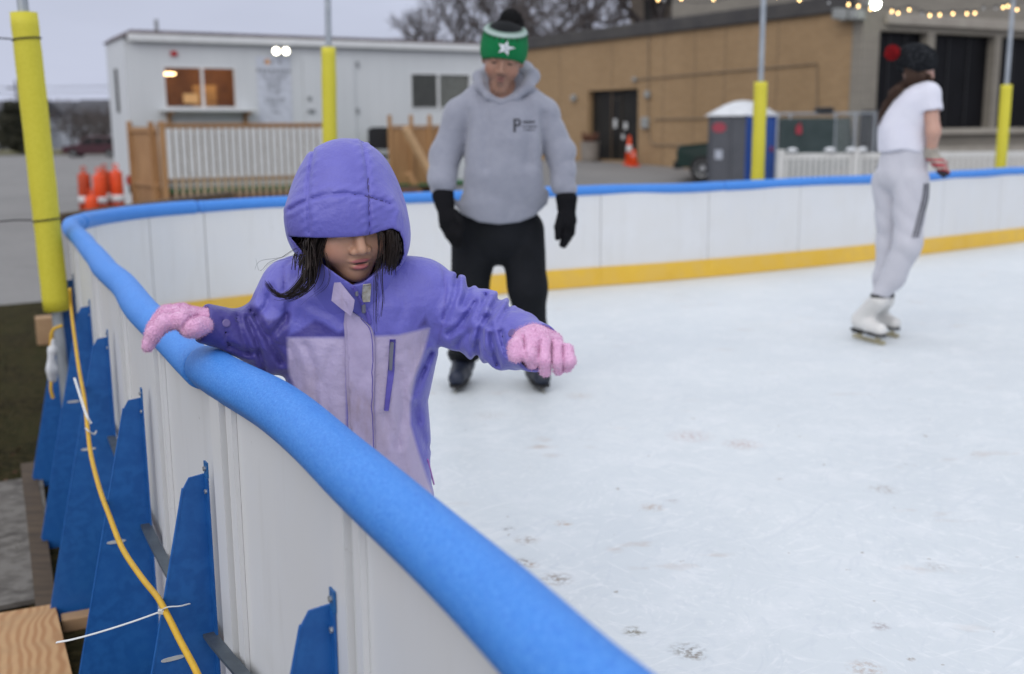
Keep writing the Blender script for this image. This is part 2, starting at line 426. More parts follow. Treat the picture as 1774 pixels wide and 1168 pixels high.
# ---- lawn strip outside the boards
M_lawn = mat('lawn_soil', (.030, .031, .011), (.014, .011, .006), 2.4, .95, .9, 40, .02, spec=.05, fine=(26, (.042, .034, .015)))
lx, ly = np.meshgrid(np.linspace(0, 1, 40), np.linspace(-3, 10.6, 70))
far = 10.6 - .35 * (lx) ** 2
LX = -7.5 + lx * 7.6 - np.clip(ly - .6, 0, None) * .0; LY = np.minimum(ly, far) + .25 * np.sin(LX * 1.3) * (ly > 10)
LX = np.minimum(LX, .75 - .4915 * (LY - .0) + .35)
tag(MB().sheet(LX, LY, gz(LX, LY) + .012 + .012 * np.sin(LX * 5.1 + LY * 2.3) * np.cos(LY * 4.2)).build('lawn', M_lawn, smooth=True), kind='structure')
# verge grass far behind the car park
M_verge = mat('verge_grass', (.13, .115, .035), (.08, .075, .03), .25, .95)
vx, vy = np.meshgrid(np.linspace(-120, -16, 40), np.linspace(101, 135, 8))
tag(MB().sheet(vx, vy, gz(vx, vy) + .06).build('grass_verge', M_verge, smooth=True), kind='structure')

# ---- rink line: foam / wall centre line, near side then round the corner and along the far side
NEAR = [(.345, .30), (.285, .42), (.105, .78), (.042, .90), (-.050, 1.10), (-.21, 1.44), (-.402, 1.818), (-.612, 2.15), (-.90, 2.685), (-1.25, 3.43), (-1.74, 4.47), (-2.2, 5.44)]
CORNER = [(-2.28, 5.72), (-2.33, 6.0), (-2.31, 6.3), (-2.22, 6.58), (-2.02, 6.86)]
FARW = [(-1.55, 7.24), (-.63, 7.76), (.51, 8.36), (1.47, 8.82), (3.2, 9.88), (5.35, 11.45), (8.5, 13.9), (11.5, 16.4)]
rink = smooth_path(np.c_[np.array(NEAR + CORNER + FARW), np.zeros(len(NEAR + CORNER + FARW))], 900)[:, :2]
rink_s = np.r_[0, np.cumsum(np.linalg.norm(np.diff(rink, axis=0), axis=1))]
rink_t = np.gradient(rink, axis=0); rink_t /= np.linalg.norm(rink_t, axis=1, keepdims=True)
rink_n = np.c_[-rink_t[:, 1], rink_t[:, 0]]           # points out of the rink
def at_s(s): return np.array([np.interp(s, rink_s, rink[:, i]) for i in (0, 1)]), np.array([np.interp(s, rink_s, rink_n[:, i]) for i in (0, 1)])
def s_of(xy): return rink_s[np.argmin(np.linalg.norm(rink - np.asarray(xy), axis=1))]
def s_near(px, py, off=.03):
    """arc position where the ray through a photo point meets the outer face of the near boards, and its height"""
    d = ray(px, py); best = None
    for i in range(0, 520):
        a, b = rink[i] + rink_n[i] * off, rink[i + 1] + rink_n[i + 1] * off
        M = np.array([[d[0], -(b - a)[0]], [d[1], -(b - a)[1]]]); t, u = np.linalg.solve(M, a)
        if 0 <= u <= 1 and t > 0: return rink_s[i] + u * (rink_s[i + 1] - rink_s[i]), CZ + d[2] * t
    return None
# ---- ice
def ice_mat():
    m, nt, b = nodes_of('ice'); co = objco(nt)
    c = mixc(nt, ramp2(nt, add_noise(nt, co, .9, 5, .6), .3, .7), (.655, .69, .705), (.575, .615, .64))
    n2 = add_noise(nt, co, 5, 6, .7); c = mixc(nt, ramp2(nt, n2, .5, .8), c, (.72, .74, .755))
    for i, (ang, sc, th) in enumerate(((.4, 46, .60), (1.5, 38, .61), (-.6, 52, .60), (2.3, 34, .61), (.95, 60, .61), (-1.2, 44, .60))):   # skate scratches: stretched noise in several directions
        mp = nt.nodes.new('ShaderNodeMapping'); mp.inputs['Rotation'].default_value = (0, 0, ang); nt.links.new(co, mp.inputs[0])
        w = add_noise(nt, co, 1.1, 2); ad = nt.nodes.new('ShaderNodeVectorMath'); ad.operation = 'ADD'
        cmb = nt.nodes.new('ShaderNodeVectorMath'); cmb.operation = 'SCALE'; cmb.inputs['Scale'].default_value = 1.1
        nt.links.new(w, cmb.inputs[0]); nt.links.new(mp.outputs[0], ad.inputs[0]); nt.links.new(cmb.outputs[0], ad.inputs[1])
        s = add_noise(nt, ad.outputs[0], sc, 2, .5, (.022, 1, 1))
        f = math_(nt, 'MULTIPLY', ramp2(nt, s, th, th + .10), .42)
        c = mixc(nt, f, c, (.76, .775, .785) if i % 2 == 0 else (.56, .60, .635))
    d2s = ramp2(nt, add_noise(nt, co, 55, 4, .65), .44, .60)
    d1 = ramp2(nt, add_noise(nt, co, 1.9, 3, .5), .57, .68)             # faint brown and grey smudges
    d2 = ramp2(nt, add_noise(nt, co, 11, 4, .6, (.5, 1, 1)), .56, .66)
    c = mixc(nt, math_(nt, 'MULTIPLY', math_(nt, 'MULTIPLY', d1, d2), .55), c, (.45, .36, .30))
    for px, py, r_, dc, amt in ((964, 1003, .055, (.30, .25, .21), .7), (905, 975, .045, (.24, .2, .17), .7), (912, 936, .05, (.34, .29, .25), .55), (880, 916, .03, (.25, .25, .25), .6), (1130, 879, .05, (.42, .32, .25), .6), (976, 907, .035, (.42, .28, .18), .6), (1286, 770, .09, (.45, .33, .30), .6), (1195, 756, .11, (.46, .35, .33), .5), (1530, 848, .06, (.36, .32, .29), .6), (1098, 1094, .035, (.2, .18, .13), .8), (1190, 1127, .05, (.17, .15, .12), .65), (1205, 1136, .03, (.2, .16, .12), .7), (1525, 1085, .03, (.3, .25, .25), .6), (1622, 981, .04, (.4, .37, .36), .55), (1578, 1142, .012, (.22, .14, .08), .9), (1004, 686, .08, (.48, .40, .34), .5), (925, 980, .02, (.4, .26, .16), .8), (1500, 1158, .05, (.42, .33, .27), .6), (1165, 868, .03, (.4, .38, .38), .5), (850, 720, .10, (.45, .42, .40), .4), (1350, 830, .02, (.4, .38, .36), .6)):
        q_ = atz(px, py, 0); vd = nt.nodes.new('ShaderNodeVectorMath'); vd.operation = 'DISTANCE'; nt.links.new(co, vd.inputs[0]); vd.inputs[1].default_value = tuple(q_)
        g_ = nt.nodes.new('ShaderNodeMapRange'); g_.inputs[1].default_value = r_; g_.inputs[2].default_value = r_ * .25; nt.links.new(vd.outputs['Value'], g_.inputs[0])
        c = mixc(nt, math_(nt, 'MINIMUM', math_(nt, 'MULTIPLY', math_(nt, 'MULTIPLY', g_.outputs[0], d2s), amt * 1.35), .9), c, dc)
    d3 = ramp2(nt, add_noise(nt, co, 24, 2, .5), .735, .76); c = mixc(nt, math_(nt, 'MULTIPLY', d3, .7), c, (.30, .26, .22))
    nt.links.new(c, b.inputs['Base Color'])
    r = nt.nodes.new('ShaderNodeMapRange'); r.inputs[3].default_value = .28; r.inputs[4].default_value = .62
    nt.links.new(add_noise(nt, co, 2.2, 5, .7), r.inputs[0]); nt.links.new(r.outputs[0], b.inputs['Roughness'])
    b.inputs['Specular IOR Level'].default_value = .3
    bump(nt, b, add_noise(nt, co, 14, 6, .75), .35, .006); return m
M_ice = ice_mat()
inner = rink - rink_n * .0
ice_poly = [tuple(p) for p in inner[::6]] + [(14, 16), (14, -3), (1.5, -3)]
V = [(x, y, 0.0) for x, y in ice_poly] + [(x, y, -.14) for x, y in ice_poly]; n = len(ice_poly)
ice = link_mesh('ice_rink', V, [tuple(range(n))[::-1]] + [(i, (i + 1) % n, (i + 1) % n + n, i + n) for i in range(n)], M_ice); tag(ice, kind='structure')

# ---- dasher boards
M_board = mat('white_board', (.69, .70, .71), (.66, .67, .68), 1.4, .42, .06, 8, .004, spec=.35, fine=(3.5, (.67, .675, .675)))
nt_ = M_board.node_tree; pb_ = nt_.nodes['Principled BSDF']; s0_ = pb_.inputs['Base Color'].links[0].from_socket; co_ = objco(nt_)
s1_ = mixc(nt_, math_(nt_, 'MULTIPLY', ramp2(nt_, add_noise(nt_, co_, 16, 4, .6, (1, 1, .12)), .55, .8), .25), s0_, (.50, .49, .46))      # rain streaks
s1_ = mixc(nt_, math_(nt_, 'MULTIPLY', ramp2(nt_, add_noise(nt_, co_, 21, 5, .7), .69, .74), .5), s1_, (.30, .28, .25))                     # scuffs
nt_.links.new(s1_, pb_.inputs['Base Color'])
M_gap = mat('board_gap', (.34, .33, .30), rough=.8)
M_kick = mat('yellow_kickplate', (.78, .50, .06), (.70, .43, .05), 3, .5, spec=.3, fine=(9, (.72, .46, .08)))
M_steel = mat('grey_steel', (.16, .19, .21), (.10, .12, .14), 12, .5, metal=.6)
wall_base, _ = at_s(s_of((-2.3, 5.9)))
boards = thing('rink_boards', (wall_base[0], wall_base[1], 0), 'low white plastic rink boards with yellow kick strip inside, curving round the ice', 'rink wall')
TOPZ = .725
def wall_strip(mb, s0, s1, o0, o1, z0, z1, k=None):
    k = k or max(2, int((s1 - s0) / .07) + 1); S = np.linspace(s0, s1, k); V = []; Fc = []
    for s in S:
        p, n_ = at_s(s)
        for o_, z in ((o0, z0), (o1, z0), (o1, z1), (o0, z1)): V.append((*(p + n_ * o_), z))
    for i in range(k - 1):
        for j in range(4): Fc.append((i * 4 + j, i * 4 + (j + 1) % 4, i * 4 + 4 + (j + 1) % 4, i * 4 + 4 + j))
    Fc += [(3, 2, 1, 0), tuple((k - 1) * 4 + j for j in range(4))]; return mb.add(V, Fc)
SEAM_PX = [(598, 950), (383, 750), (268, 640), (205, 540)]
near_seams = [s_near(*p)[0] for p in SEAM_PX]
tops = [(575, 1045), (355, 792), (245, 672), (188, 592), (157, 538), (129, 499)]
br = [s_near(*p) for p in tops]
step = np.median(np.diff([b_[0] for b_ in br]))
s_end = rink_s[-1]
seams = [0.0, near_seams[0] - 1.0 if near_seams[0] > 1.1 else .15] + near_seams
while seams[-1] < s_of((-2.2, 5.44)) - .3: seams.append(seams[-1] + .98)
for xy in [atz(p, q, .60)[:2] for p, q in ((183, 470), (222, 440), (318, 420), (440, 400))]: pass
far_marks = [s_of((-2.33, 6.05)), s_of((-2.2, 6.6))]
sx = s_of((-1.95, 6.92)); seams += far_marks
while sx < s_end - .6: seams.append(sx); sx += 1.02
seams.append(s_end); seams = sorted(set(round(v, 4) for v in seams))
for a, b_ in zip(seams[:-1], seams[1:]):
    if b_ - a < .05: continue
    mb = MB(); wall_strip(mb, a + .0035, b_ - .0035, -.018, .012, -.16, TOPZ); mb.build('panel', M_board, boards)
mb = MB(); wall_strip(mb, 0, s_end, -.012, .008, -.15, TOPZ - .012); mb.build('backing', M_gap, boards)
for s in seams[1:-1]:
    mb = MB(); wall_strip(mb, s + .006, s + .062, .0125, .03, -.16, TOPZ - .01, 2); wall_strip(mb, s - .04, s - .008, .0125, .022, -.16, TOPZ - .01, 2); mb.build('joint_strip', M_board, boards)
for a, b_ in zip(seams[:-1], seams[1:]):
    if a < .3: continue
    mb = MB(); wall_strip(mb, a + .001, b_ - .001, -.034, -.0182, .004, .15); mb.build('kick_plate', M_kick, boards)
# steel rail between the brackets, outside
mb = MB(); s_r = s_of((-2.0, 5.0)); wall_strip(mb, .1, s_r, .031, .058, .19, .197); wall_strip(mb, .1, s_r, .031, .036, .155, .1895)
mb.build('steel_rail', M_steel, boards)

# ---- blue steel brackets outside the near boards
M_blue = mat('blue_steel', (.012, .105, .36), (.010, .085, .30), 5, .42, .05, 30, .002, spec=.45, fine=(40, (.016, .115, .37)))
M_blued = mat('blue_steel_edge', (.02, .13, .36), rough=.45)
M_bolt = mat('zinc_bolt', (.55, .56, .55), rough=.35, metal=.8)
M_slot = mat('slot_shine', (.60, .61, .60), rough=.5)
blabels = ['blue steel bracket nearest the camera, only its upper part in frame', 'blue triangular bracket with the cord tied to its slot by a zip tie',
           'wide blue bracket just beyond the zip-tied one', 'third blue bracket back, with a bright slot, next to the cord', 'blue bracket between the cord and the loose white zip tie end',
           'farthest tall blue bracket, directly under the yellow padded post']
s_l = br[-1][0]
for i, (s, ztop) in enumerate(br):
    p, n_ = at_s(s); n3 = np.array([n_[0], n_[1], 0]); t3 = np.array([n_[1], -n_[0], 0])
    zt = .535; zb = -.44; fr = Frame(np.r_[p, 0] + n3 * .031, n3, (0, 0, 1))   # x outward, y along the wall
    root = thing('wall_bracket', fr.o + np.array([0, 0, zb]), blabels[i], 'bracket', 'blue brackets holding up the near boards')
    mb = MB(fr); w0, w1 = .034, .25
    ysgn = 1 if fr.y @ t3 > 0 else -1
    prof = [(.0, zb), (w1, zb), (w1, zb + .05), (w0 + .012, zt - .02), (w0, zt), (.0, zt + .004)]
    mb.prism(prof, -.0025, .0025)
    mb.box((0.0, -.0225 if ysgn > 0 else .0028, zb), (.004, -.0028 if ysgn > 0 else .0225, zt - .002)); mb.tube([(w1 + .001, 0, zb + .05), (w0 + .012, 0, zt - .02)], .0035, 6)
    mb.build('plate', M_blue, root)
    mt = MB(fr); mt.box((.0, -.026 if ysgn > 0 else .003, zt + .0), (.0035, -.003 if ysgn > 0 else .026, zt + .032)); mt.build('tab', M_blued, root)
    for zz in (zt + .018, zt - .03):
        k = MB(fr); k.lathe([(.005, .0), (.005, .004), (.0, .005)], (.0037, -.014 * ysgn, zz), 8, axis=0); k.build('bolt', M_bolt, root)
    sl = MB(fr)
    yy = -.0034
    for z_ in (.16,):
        a_ = np.linspace(0, 2 * np.pi, 14, endpoint=False); q = [(.09 + .024 * math.copysign(abs(math.cos(t)) ** .6, math.cos(t)), z_ + .0045 * math.sin(t)) for t in a_]
        sl.prism(q, yy - .0008, -yy + .0008)
    sl.build('slot', M_slot, root)
BR_FR = [(s,) + at_s(s) for s, _ in br]

# ---- timber sleepers under the brackets
M_oldwood = mat('old_timber', (.10, .07, .045), (.055, .04, .028), 4, .85, .5, 30, .004, stretch=(1, 8, 1))
M_fresh = mat('offcut_wood', (.42, .27, .15), (.33, .2, .11), 5, .75, .2, 40, .002)
slab = ['dark wet timber sleeper under the near end of the boards', 'dark timber sleeper below the far blue brackets']
for i, (sa, sb) in enumerate(((.55, br[2][0] + .35), (br[2][0] + .42, br[-1][0] + .3))):
    mb = MB(); wall_strip(mb, sa, sb, .02, .30, -.449, -.441); mb2 = MB(); wall_strip(mb2, sa, sb, .06, .17, -.448, -.4415, 8)
    wall_strip(mb2, sa, sb, .262, .33, -.45, -.40, 8)
    o = mb2.build('timber_sleeper', M_oldwood, origin=(*at_s(sa)[0], -.45)); tag(o, slab[i], 'timber', 'timber sleepers under the brackets')
for i, (px, py, sz, lb) in enumerate(((160, 1075, (.10, .06, .05), 'pale sawn wood block beside the new plank'), (92, 590, (.14, .12, .22), 'pale wood block standing on the grass behind the white bag'), (160, 800, (.09, .05, .04), 'small wood scrap by the third bracket foot'))):
    q = atz(px, py, -.42); fr = Frame((q[0] - .05, q[1], gz(q[0], q[1]) + .004), (.9, .43, 0)); mb = MB(fr)
    mb.box((-sz[0] / 2, -sz[1] / 2, 0), (sz[0] / 2, sz[1] / 2, sz[2]), .004); tag(mb.build('wood_block', M_fresh, origin=fr.o), lb, 'wood block')

# ---- foam tubes along the top of the boards
def foam_mat():
    m, nt, b = nodes_of('blue_foam'); co = objco(nt)
    c = mixc(nt, ramp2(nt, add_noise(nt, co, 9, 4), .3, .7), (.052, .236, .68), (.045, .215, .635))
    c = mixc(nt, math_(nt, 'MULTIPLY', ramp2(nt, add_noise(nt, co, 300, 2), .45, .68), .75), c, (.115, .335, .78))
    c = mixc(nt, math_(nt, 'MULTIPLY', ramp2(nt, add_noise(nt, co, 190, 2, .6), .52, .68), .6), c, (.030, .15, .58))
    nt.links.new(c, b.inputs['Base Color']); b.inputs['Roughness'].default_value = .55; b.inputs['Specular IOR Level'].default_value = .35
    bump(nt, b, add_noise(nt, co, 260, 3), .35, .0015); bump(nt, b, add_noise(nt, co, 30, 2), .15, .004); return m
M_foam = foam_mat()
FZ = .742
def foam(s0, s1, r, label, wob=1, ends=(1, 1), dz=0):
    k = max(30, int((s1 - s0) / .015)); k = min(k, 420); S = np.linspace(s0, s1, k); n = 32; V = []; C = []
    ph = rng.random(4) * 6
    for s in S:
        p, n_ = at_s(s); p = p + n_ * (.004 * math.sin(s * 3.1 + ph[0]) + .003 * math.sin(s * 7.3 + ph[1])) * wob
        z = FZ + dz + (.004 * math.sin(s * 2.3 + ph[2]) + .002 * math.sin(s * 6.1 + ph[3])) * wob; C.append((*p, z, n_[0], n_[1]))
    C = np.array(C); ang = np.linspace(0, 2 * np.pi, n, endpoint=False)
    for i, c in enumerate(C):
        e0 = min((S[i] - s0) / .006, 1) if ends[0] else 1; e1 = min((s1 - S[i]) / .006, 1) if ends[1] else 1
        rr = r * (1 - .05 * (1 - min(e0, e1) ** .5)) * (1 + .018 * wob * math.sin(S[i] * 5.3 + ph[1]) + .012 * wob * math.sin(S[i] * 13 + ph[2]))
        for a in ang:
            ca, sa = math.cos(a), math.sin(a); f = 1.0
            if sa < -.25: f = 1 - .10 * min(1, (-sa - .25) / .3)        # sags open where the board goes in
            V.append((c[0] + c[3] * ca * rr * f, c[1] + c[4] * ca * rr * f, c[2] + sa * rr))
    Fc = [(i * n + j, i * n + (j + 1) % n, (i + 1) * n + (j + 1) % n, (i + 1) * n + j) for i in range(k - 1) for j in range(n)]
    Fc += [tuple(range(n - 1, -1, -1)), tuple(range((k - 1) * n, k * n))]
    o = link_mesh('foam_rail', V, Fc, M_foam, origin=(C[0][0], C[0][1], C[0][2] - r), smooth=True)
    tag(o, label, 'foam padding', 'blue foam tubes along the top of the boards')
s_j1 = s_near(318, 632, .045)[0]; s_cn = s_of((-2.29, 5.78)); s_j2 = s_of((-1.98, 6.89))
s_j3 = s_of(at_s(0)[0]); s_m = s_of((1.75, 8.98))
foam(.0, s_j1 - .001, .0465, 'thick blue foam tube in the foreground, running out of the bottom of the photo')
foam(s_j1 + .001, s_cn, .0425, 'blue foam tube under the pink glove, ending at the yellow post')
foam(s_cn + .02, s_j2 - .004, .044, 'short blue foam tube round the far corner, below the orange cones', dz=-.002)
foam(s_j2 + .002, s_of((-.05, 8.07)), .040, 'blue foam tube on the far boards behind the hooded child', dz=-.002)
foam(s_of((-.05, 8.07)) + .003, s_m, .040, 'blue foam tube on the far boards beside the standing man', dz=-.002)
foam(s_m + .003, s_end - .02, .041, 'long blue foam tube on the far boards behind the skater in white', dz=-.002)

# ---- trailer
TR = Frame((-7.74, 22.5, -.49), (.876, .483, 0))
M_side = None
def siding_mat():
    m, nt, b = nodes_of('white_siding'); co = attr(nt, 'lc', 'Vector'); sp = nt.nodes.new('ShaderNodeSeparateXYZ'); nt.links.new(co, sp.inputs[0])
    c = mixc(nt, ramp2(nt, add_noise(nt, co, .7, 5, .6, (1, 1, .4)), .3, .75), (.60, .62, .63), (.53, .55, .56))
    x = math_(nt, 'FRACT', math_(nt, 'MULTIPLY', math_(nt, 'ADD', sp.outputs[0], sp.outputs[1]), 1 / .305))
    g = math_(nt, 'LESS_THAN', x, .04); c = mixc(nt, math_(nt, 'MULTIPLY', g, .18), c, (.28, .29, .30))
    nt.links.new(c, b.inputs['Base Color']); b.inputs['Roughness'].default_value = .45; bump(nt, b, x, .25, .01); return m
M_side = siding_mat()
M_picket = mat('white_picket_paint', (.62, .63, .62), (.56, .57, .56), 4, .55)
M_white = mat('white_trim', (.66, .67, .67), (.60, .61, .61), 3, .5)
M_roof = mat('trailer_roof', (.17, .14, .145), (.10, .085, .09), 2, .7)
M_dark = mat('dark_interior', (.02, .018, .016), rough=.8)
M_brown = mat('brown_interior', (.22, .105, .05), (.14, .066, .034), 3, .7)
def glass_mat(name, tint, refl):
    m = bpy.data.materials.new(name); m.use_nodes = True; nt = m.node_tree
    for n_ in list(nt.nodes): nt.nodes.remove(n_)
    o = nt.nodes.new('ShaderNodeOutputMaterial'); t = nt.nodes.new('ShaderNodeBsdfTransparent'); g = nt.nodes.new('ShaderNodeBsdfGlossy')
    t.inputs[0].default_value = rgb4(tint); g.inputs['Roughness'].default_value = .04; mx = nt.nodes.new('ShaderNodeMixShader')
    fr = nt.nodes.new('ShaderNodeLayerWeight'); fr.inputs['Blend'].default_value = refl; nt.links.new(fr.outputs['Fresnel'], mx.inputs[0])
    nt.links.new(t.outputs[0], mx.inputs[1]); nt.links.new(g.outputs[0], mx.inputs[2]); nt.links.new(mx.outputs[0], o.inputs[0]); return m
M_glass = glass_mat('window_glass', (.85, .86, .85), .22)
M_warm = emit('warm_lamp_and_fill', (1.0, .64, .30), 9.0); M_flood = emit('flood_light', (1.0, .93, .74), 13.0)
trailer = thing('office_trailer', TR(np.array([4.2, 1.5, 0])), 'white portable office trailer with lit serving window and twin floodlights', 'trailer')
TL, TD, TH = 8.5, 2.2, 3.55
H1a, H1b = loc(TR, 281, 114), loc(TR, 411, 188); H2a, H2b = loc(TR, 710, 126), loc(TR, 815, 189)
holes = [(H1a[0], H1b[0], H1b[2], H1a[2]), (H2a[0], H2b[0], H2b[2], H2a[2])]
mb = MB(TR); wall_holes(mb, 0, TL, .02, TH, 0, .08, holes)
mb.box((0, .081, .02), (.08, TD, TH)); mb.box((TL - .08, .081, .02), (TL, TD, TH)); mb.box((.081, TD - .08, .02), (TL - .081, TD, TH))
mb.build('wall', M_side, trailer)
mb = MB(TR); mb.prism([(-.05, TH + .002), (TL + .12, TH + .002), (TL + .12, TH + .13), (.12, TH + .14), (-.04, TH + .03)], -.10, TD + .04); roof = mb.build('roof', M_roof, trailer)
mb = MB(TR); mb.box((.06, -.15, TH - .08), (TL + .14, -.101, TH + .06), .01); mb.build('gutter', M_white, roof)
for k, (hx0, hx1, hz0, hz1) in enumerate(holes):
    w = MB(TR); b_ = .032
    w.box((hx0, -.02, hz0), (hx0 + b_, .06, hz1)); w.box((hx1 - b_, -.02, hz0), (hx1, .06, hz1)); w.box((hx0 + b_, -.02, hz1 - b_), (hx1 - b_, .06, hz1)); w.box((hx0 + b_, -.02, hz0), (hx1 - b_, .06, hz0 + b_))
    xm = hx0 + (hx1 - hx0) * (.53 if k == 0 else .46); w.box((xm - .025, -.022, hz0 + b_), (xm + .025, .05, hz1 - b_))
    fo = w.build('window', M_white, trailer)
    for a, c in ((hx0 + b_, xm - .025), (xm + .025, hx1 - b_)):
        MB(TR).box((a, .02, hz0 + b_), (c, .026, hz1 - b_)).build('pane', M_glass, fo)
    if k == 1:
        g = MB(TR); xx = xm - .03
        nb = 16
        for q in range(nb):
            z = hz0 + b_ + (hz1 - hz0 - 2 * b_) * (q + .5) / nb; g.box((hx0 + b_, .035, z - .028), (xx, .045, z + .024))
        g.build('blind', mat('taupe_blind', (.22, .215, .20), rough=.8), fo)
        MB(TR).box((xm + .036, .06, hz0), (hx1 - .05, .066, hz1)).build('curtain', mat('cream_curtain', (.50, .49, .45), rough=.9), fo)
x0, x1, z0, z1 = holes[0]
mb = MB(TR); mb.box((x0 - .5, 1.6, .8), (x1 + .6, 1.64, 3.4)); mb.box((x0 - .5, .1, .75), (x1 + .6, 1.6, .79)); mb.box((x0 - .55, .1, .8), (x0 - .51, 1.6, 3.4)); mb.box((x1 + .61, .1, .8), (x1 + .65, 1.6, 3.4)); mb.box((x0 - .5, .1, 3.3), (x1 + .6, 1.59, 3.34))
mb.build('interior', M_brown, trailer)
mb = MB(TR); mb.box((x1 - .62, 1.2, z0 - .4), (x1 - .12, 1.3, z1 - .33)); mb.build('cupboard_door', mat('tan_door', (.50, .33, .17), rough=.6), trailer)
mb = MB(TR); mb.box((x0 + .05, .9, z1 - .13), (x0 + .45, 1.2, z1 - .09)); mb.build('lamp_and_fill', M_warm, trailer); mb = MB(TR); mb.box((x1 - .5, .5, 3.2), (x1 + .2, 1.1, 3.24)); mb.build('lamp_and_fill', M_warm, trailer)  # first is the visible lamp; second, out of sight, is added to brighten the room
mb = MB(TR); mb.box((x0 + .55, .7, z0 + .12), (x0 + .85, .75, z0 + .32)); mb.build('lit_screen', emit('lit_screen', (.9, .55, .25), .35), trailer)
mb = MB(TR); mb.box((x0 - .12, -.42, z0 - .07), (x1 + .32, -.021, z0 - .02), .008); shelf = mb.build('counter_shelf', M_white, trailer)
M_wood = mat('cedar_wood', (.40, .225, .10), (.31, .165, .07), 5, .7, .25, 40, .003, stretch=(1, 1, .25))
for xx in (x0 + .03, x1 + .12):
    mb = MB(TR); mb.prism([(xx, z0 - .075), (xx + .07, z0 - .075), (xx + .07, z0 - .32), (xx, z0 - .32)], -.07, -.001); mb.box((xx, -.38, z0 - .13), (xx + .07, -.071, z0 - .075)); mb.build('shelf_bracket', M_wood, shelf)
# door, handle, lock, sign, floodlights, side window, tail light
d0, d1 = loc(TR, 523, 100), loc(TR, 617, 240)
mb = MB(TR); mb.box((d0[0], -.03, .78), (d1[0], -.001, d0[2]), .006); door = mb.build('door', M_side, trailer)
M_hinge = mat('grey_metal', (.30, .31, .31), rough=.4, metal=.6)
for py, w in ((170, .05), (192, .13)):
    q = loc(TR, 536, py); mb = MB(TR); mb.box((q[0] - .05, -.075, q[2] - .045), (q[0] - .05 + w + .03, -.031, q[2] + .035), .012); mb.build('handle' if w > .1 else 'lock', M_hinge, door)
for py in (112, 192):
    q = loc(TR, 617, py); mb = MB(TR); mb.box((q[0] + .002, -.04, q[2] - .06), (q[0] + .05, -.002, q[2] + .06)); mb.build('hinge', M_hinge, door)
s0, s1 = loc(TR, 443, 98), loc(TR, 507, 215)
mb = MB(TR); mb.box((s0[0], -.016, s1[2]), (s1[0], -.002, s0[2])); sign = mb.build('price_sign', mat('pale_sign', (.58, .61, .68), rough=.5), trailer)
ink = MB(TR); orange = MB(TR); W_, H_ = s1[0] - s0[0], s0[2] - s1[2]
q = random.Random(3)
def words(yc, half, h, dens=.75):
    x = -half
    while x < half:
        w = min(q.uniform(.02, .06) + h * .4, half - x)
        for _ in range(max(1, int(w / (h * .6)))):
            if q.random() < .9: ink.box((s0[0] + W_ * .5 + x, -.0185, s0[2] - H_ * yc - h / 2), (s0[0] + W_ * .5 + x + h * .42, -.0162, s0[2] - H_ * yc + h * q.uniform(.25, .5)))
            x += h * .6
        x += h * .55
words(.075, .20, .07); words(.20, .36, .085)
for yc, hf in ((.255, .35), (.305, .31), (.35, .24), (.40, .18), (.445, .17), (.49, .16), (.535, .13), (.62, .27), (.665, .24), (.72, .1), (.77, .06), (.82, .12)): words(yc, hf * .85, .042)
ink.build('lettering', mat('grey_ink', (.10, .105, .12), rough=.7), sign)
orange.lathe([(.0, -.0165), (.055, -.0168), (.05, -.019), (.0, -.0195)], (s0[0] + W_ * .33, 0, s0[2] - H_ * .075), 12, axis=1); orange.build('logo_spot', mat('orange_ink', (.75, .36, .12), rough=.6), sign)
q1, q2 = loc(TR, 477, 89, -.12), loc(TR, 494, 89, -.12)
mb = MB(TR); mb.box(((q1[0] + q2[0]) / 2 - .05, -.08, q1[2] - .02), ((q1[0] + q2[0]) / 2 + .05, -.001, q1[2] + .12), .01); fl = mb.build('floodlight', M_hinge, trailer)
for qq in (q1, q2):
    mb = MB(TR); mb.lathe([(.0, -.10), (.045, -.105), (.075, -.16), (.078, -.175), (.0, -.176)], (qq[0], .0, qq[2]), 14, axis=1); hd = mb.build('lamp_head', M_white, fl)
    mb = MB(TR); mb.ball((qq[0], -.178, qq[2]), (.06, .02, .06), 12); mb.build('lamp_lens', M_flood, hd)
SID = Frame(TR(np.array([0, TD, 0])), -TR.y)              # left end wall, seen very obliquely
a_, b_ = loc(SID, 200, 120), loc(SID, 208, 195)
mb = MB(SID); mb.box((min(a_[0], b_[0]), -.03, b_[2]), (max(a_[0], b_[0]), -.002, a_[2])); mb.build('side_window', M_dark, trailer)
mb = MB(TR); mb.box((.9, -.06, 3.2), (1.03, -.002, 3.3), .01); mb.build('alarm_light', mat('red_plastic', (.45, .02, .02), rough=.4), trailer)
q = loc(TR, 224, 318, -.02); mb = MB(TR); mb.box((q[0] - .06, -.1, q[2] - .02), (q[0] + .09, -.03, q[2] + .16), .01); tl = mb.build('tail_light', bpy.data.materials['red_plastic'], trailer)
mb = MB(TR); mb.box((q[0] - .02, -.1, q[2] - .2), (q[0] + .08, -.03, q[2] - .022), .01); mb.build('light_box', M_dark, tl)
q = loc(TR, 271, 45, .6); mb = MB(TR); mb.tube([(q[0], .6, TH + .1), (q[0], .6, TH + .42)], .04, 8); mb.build('vent_pipe', M_hinge, roof)
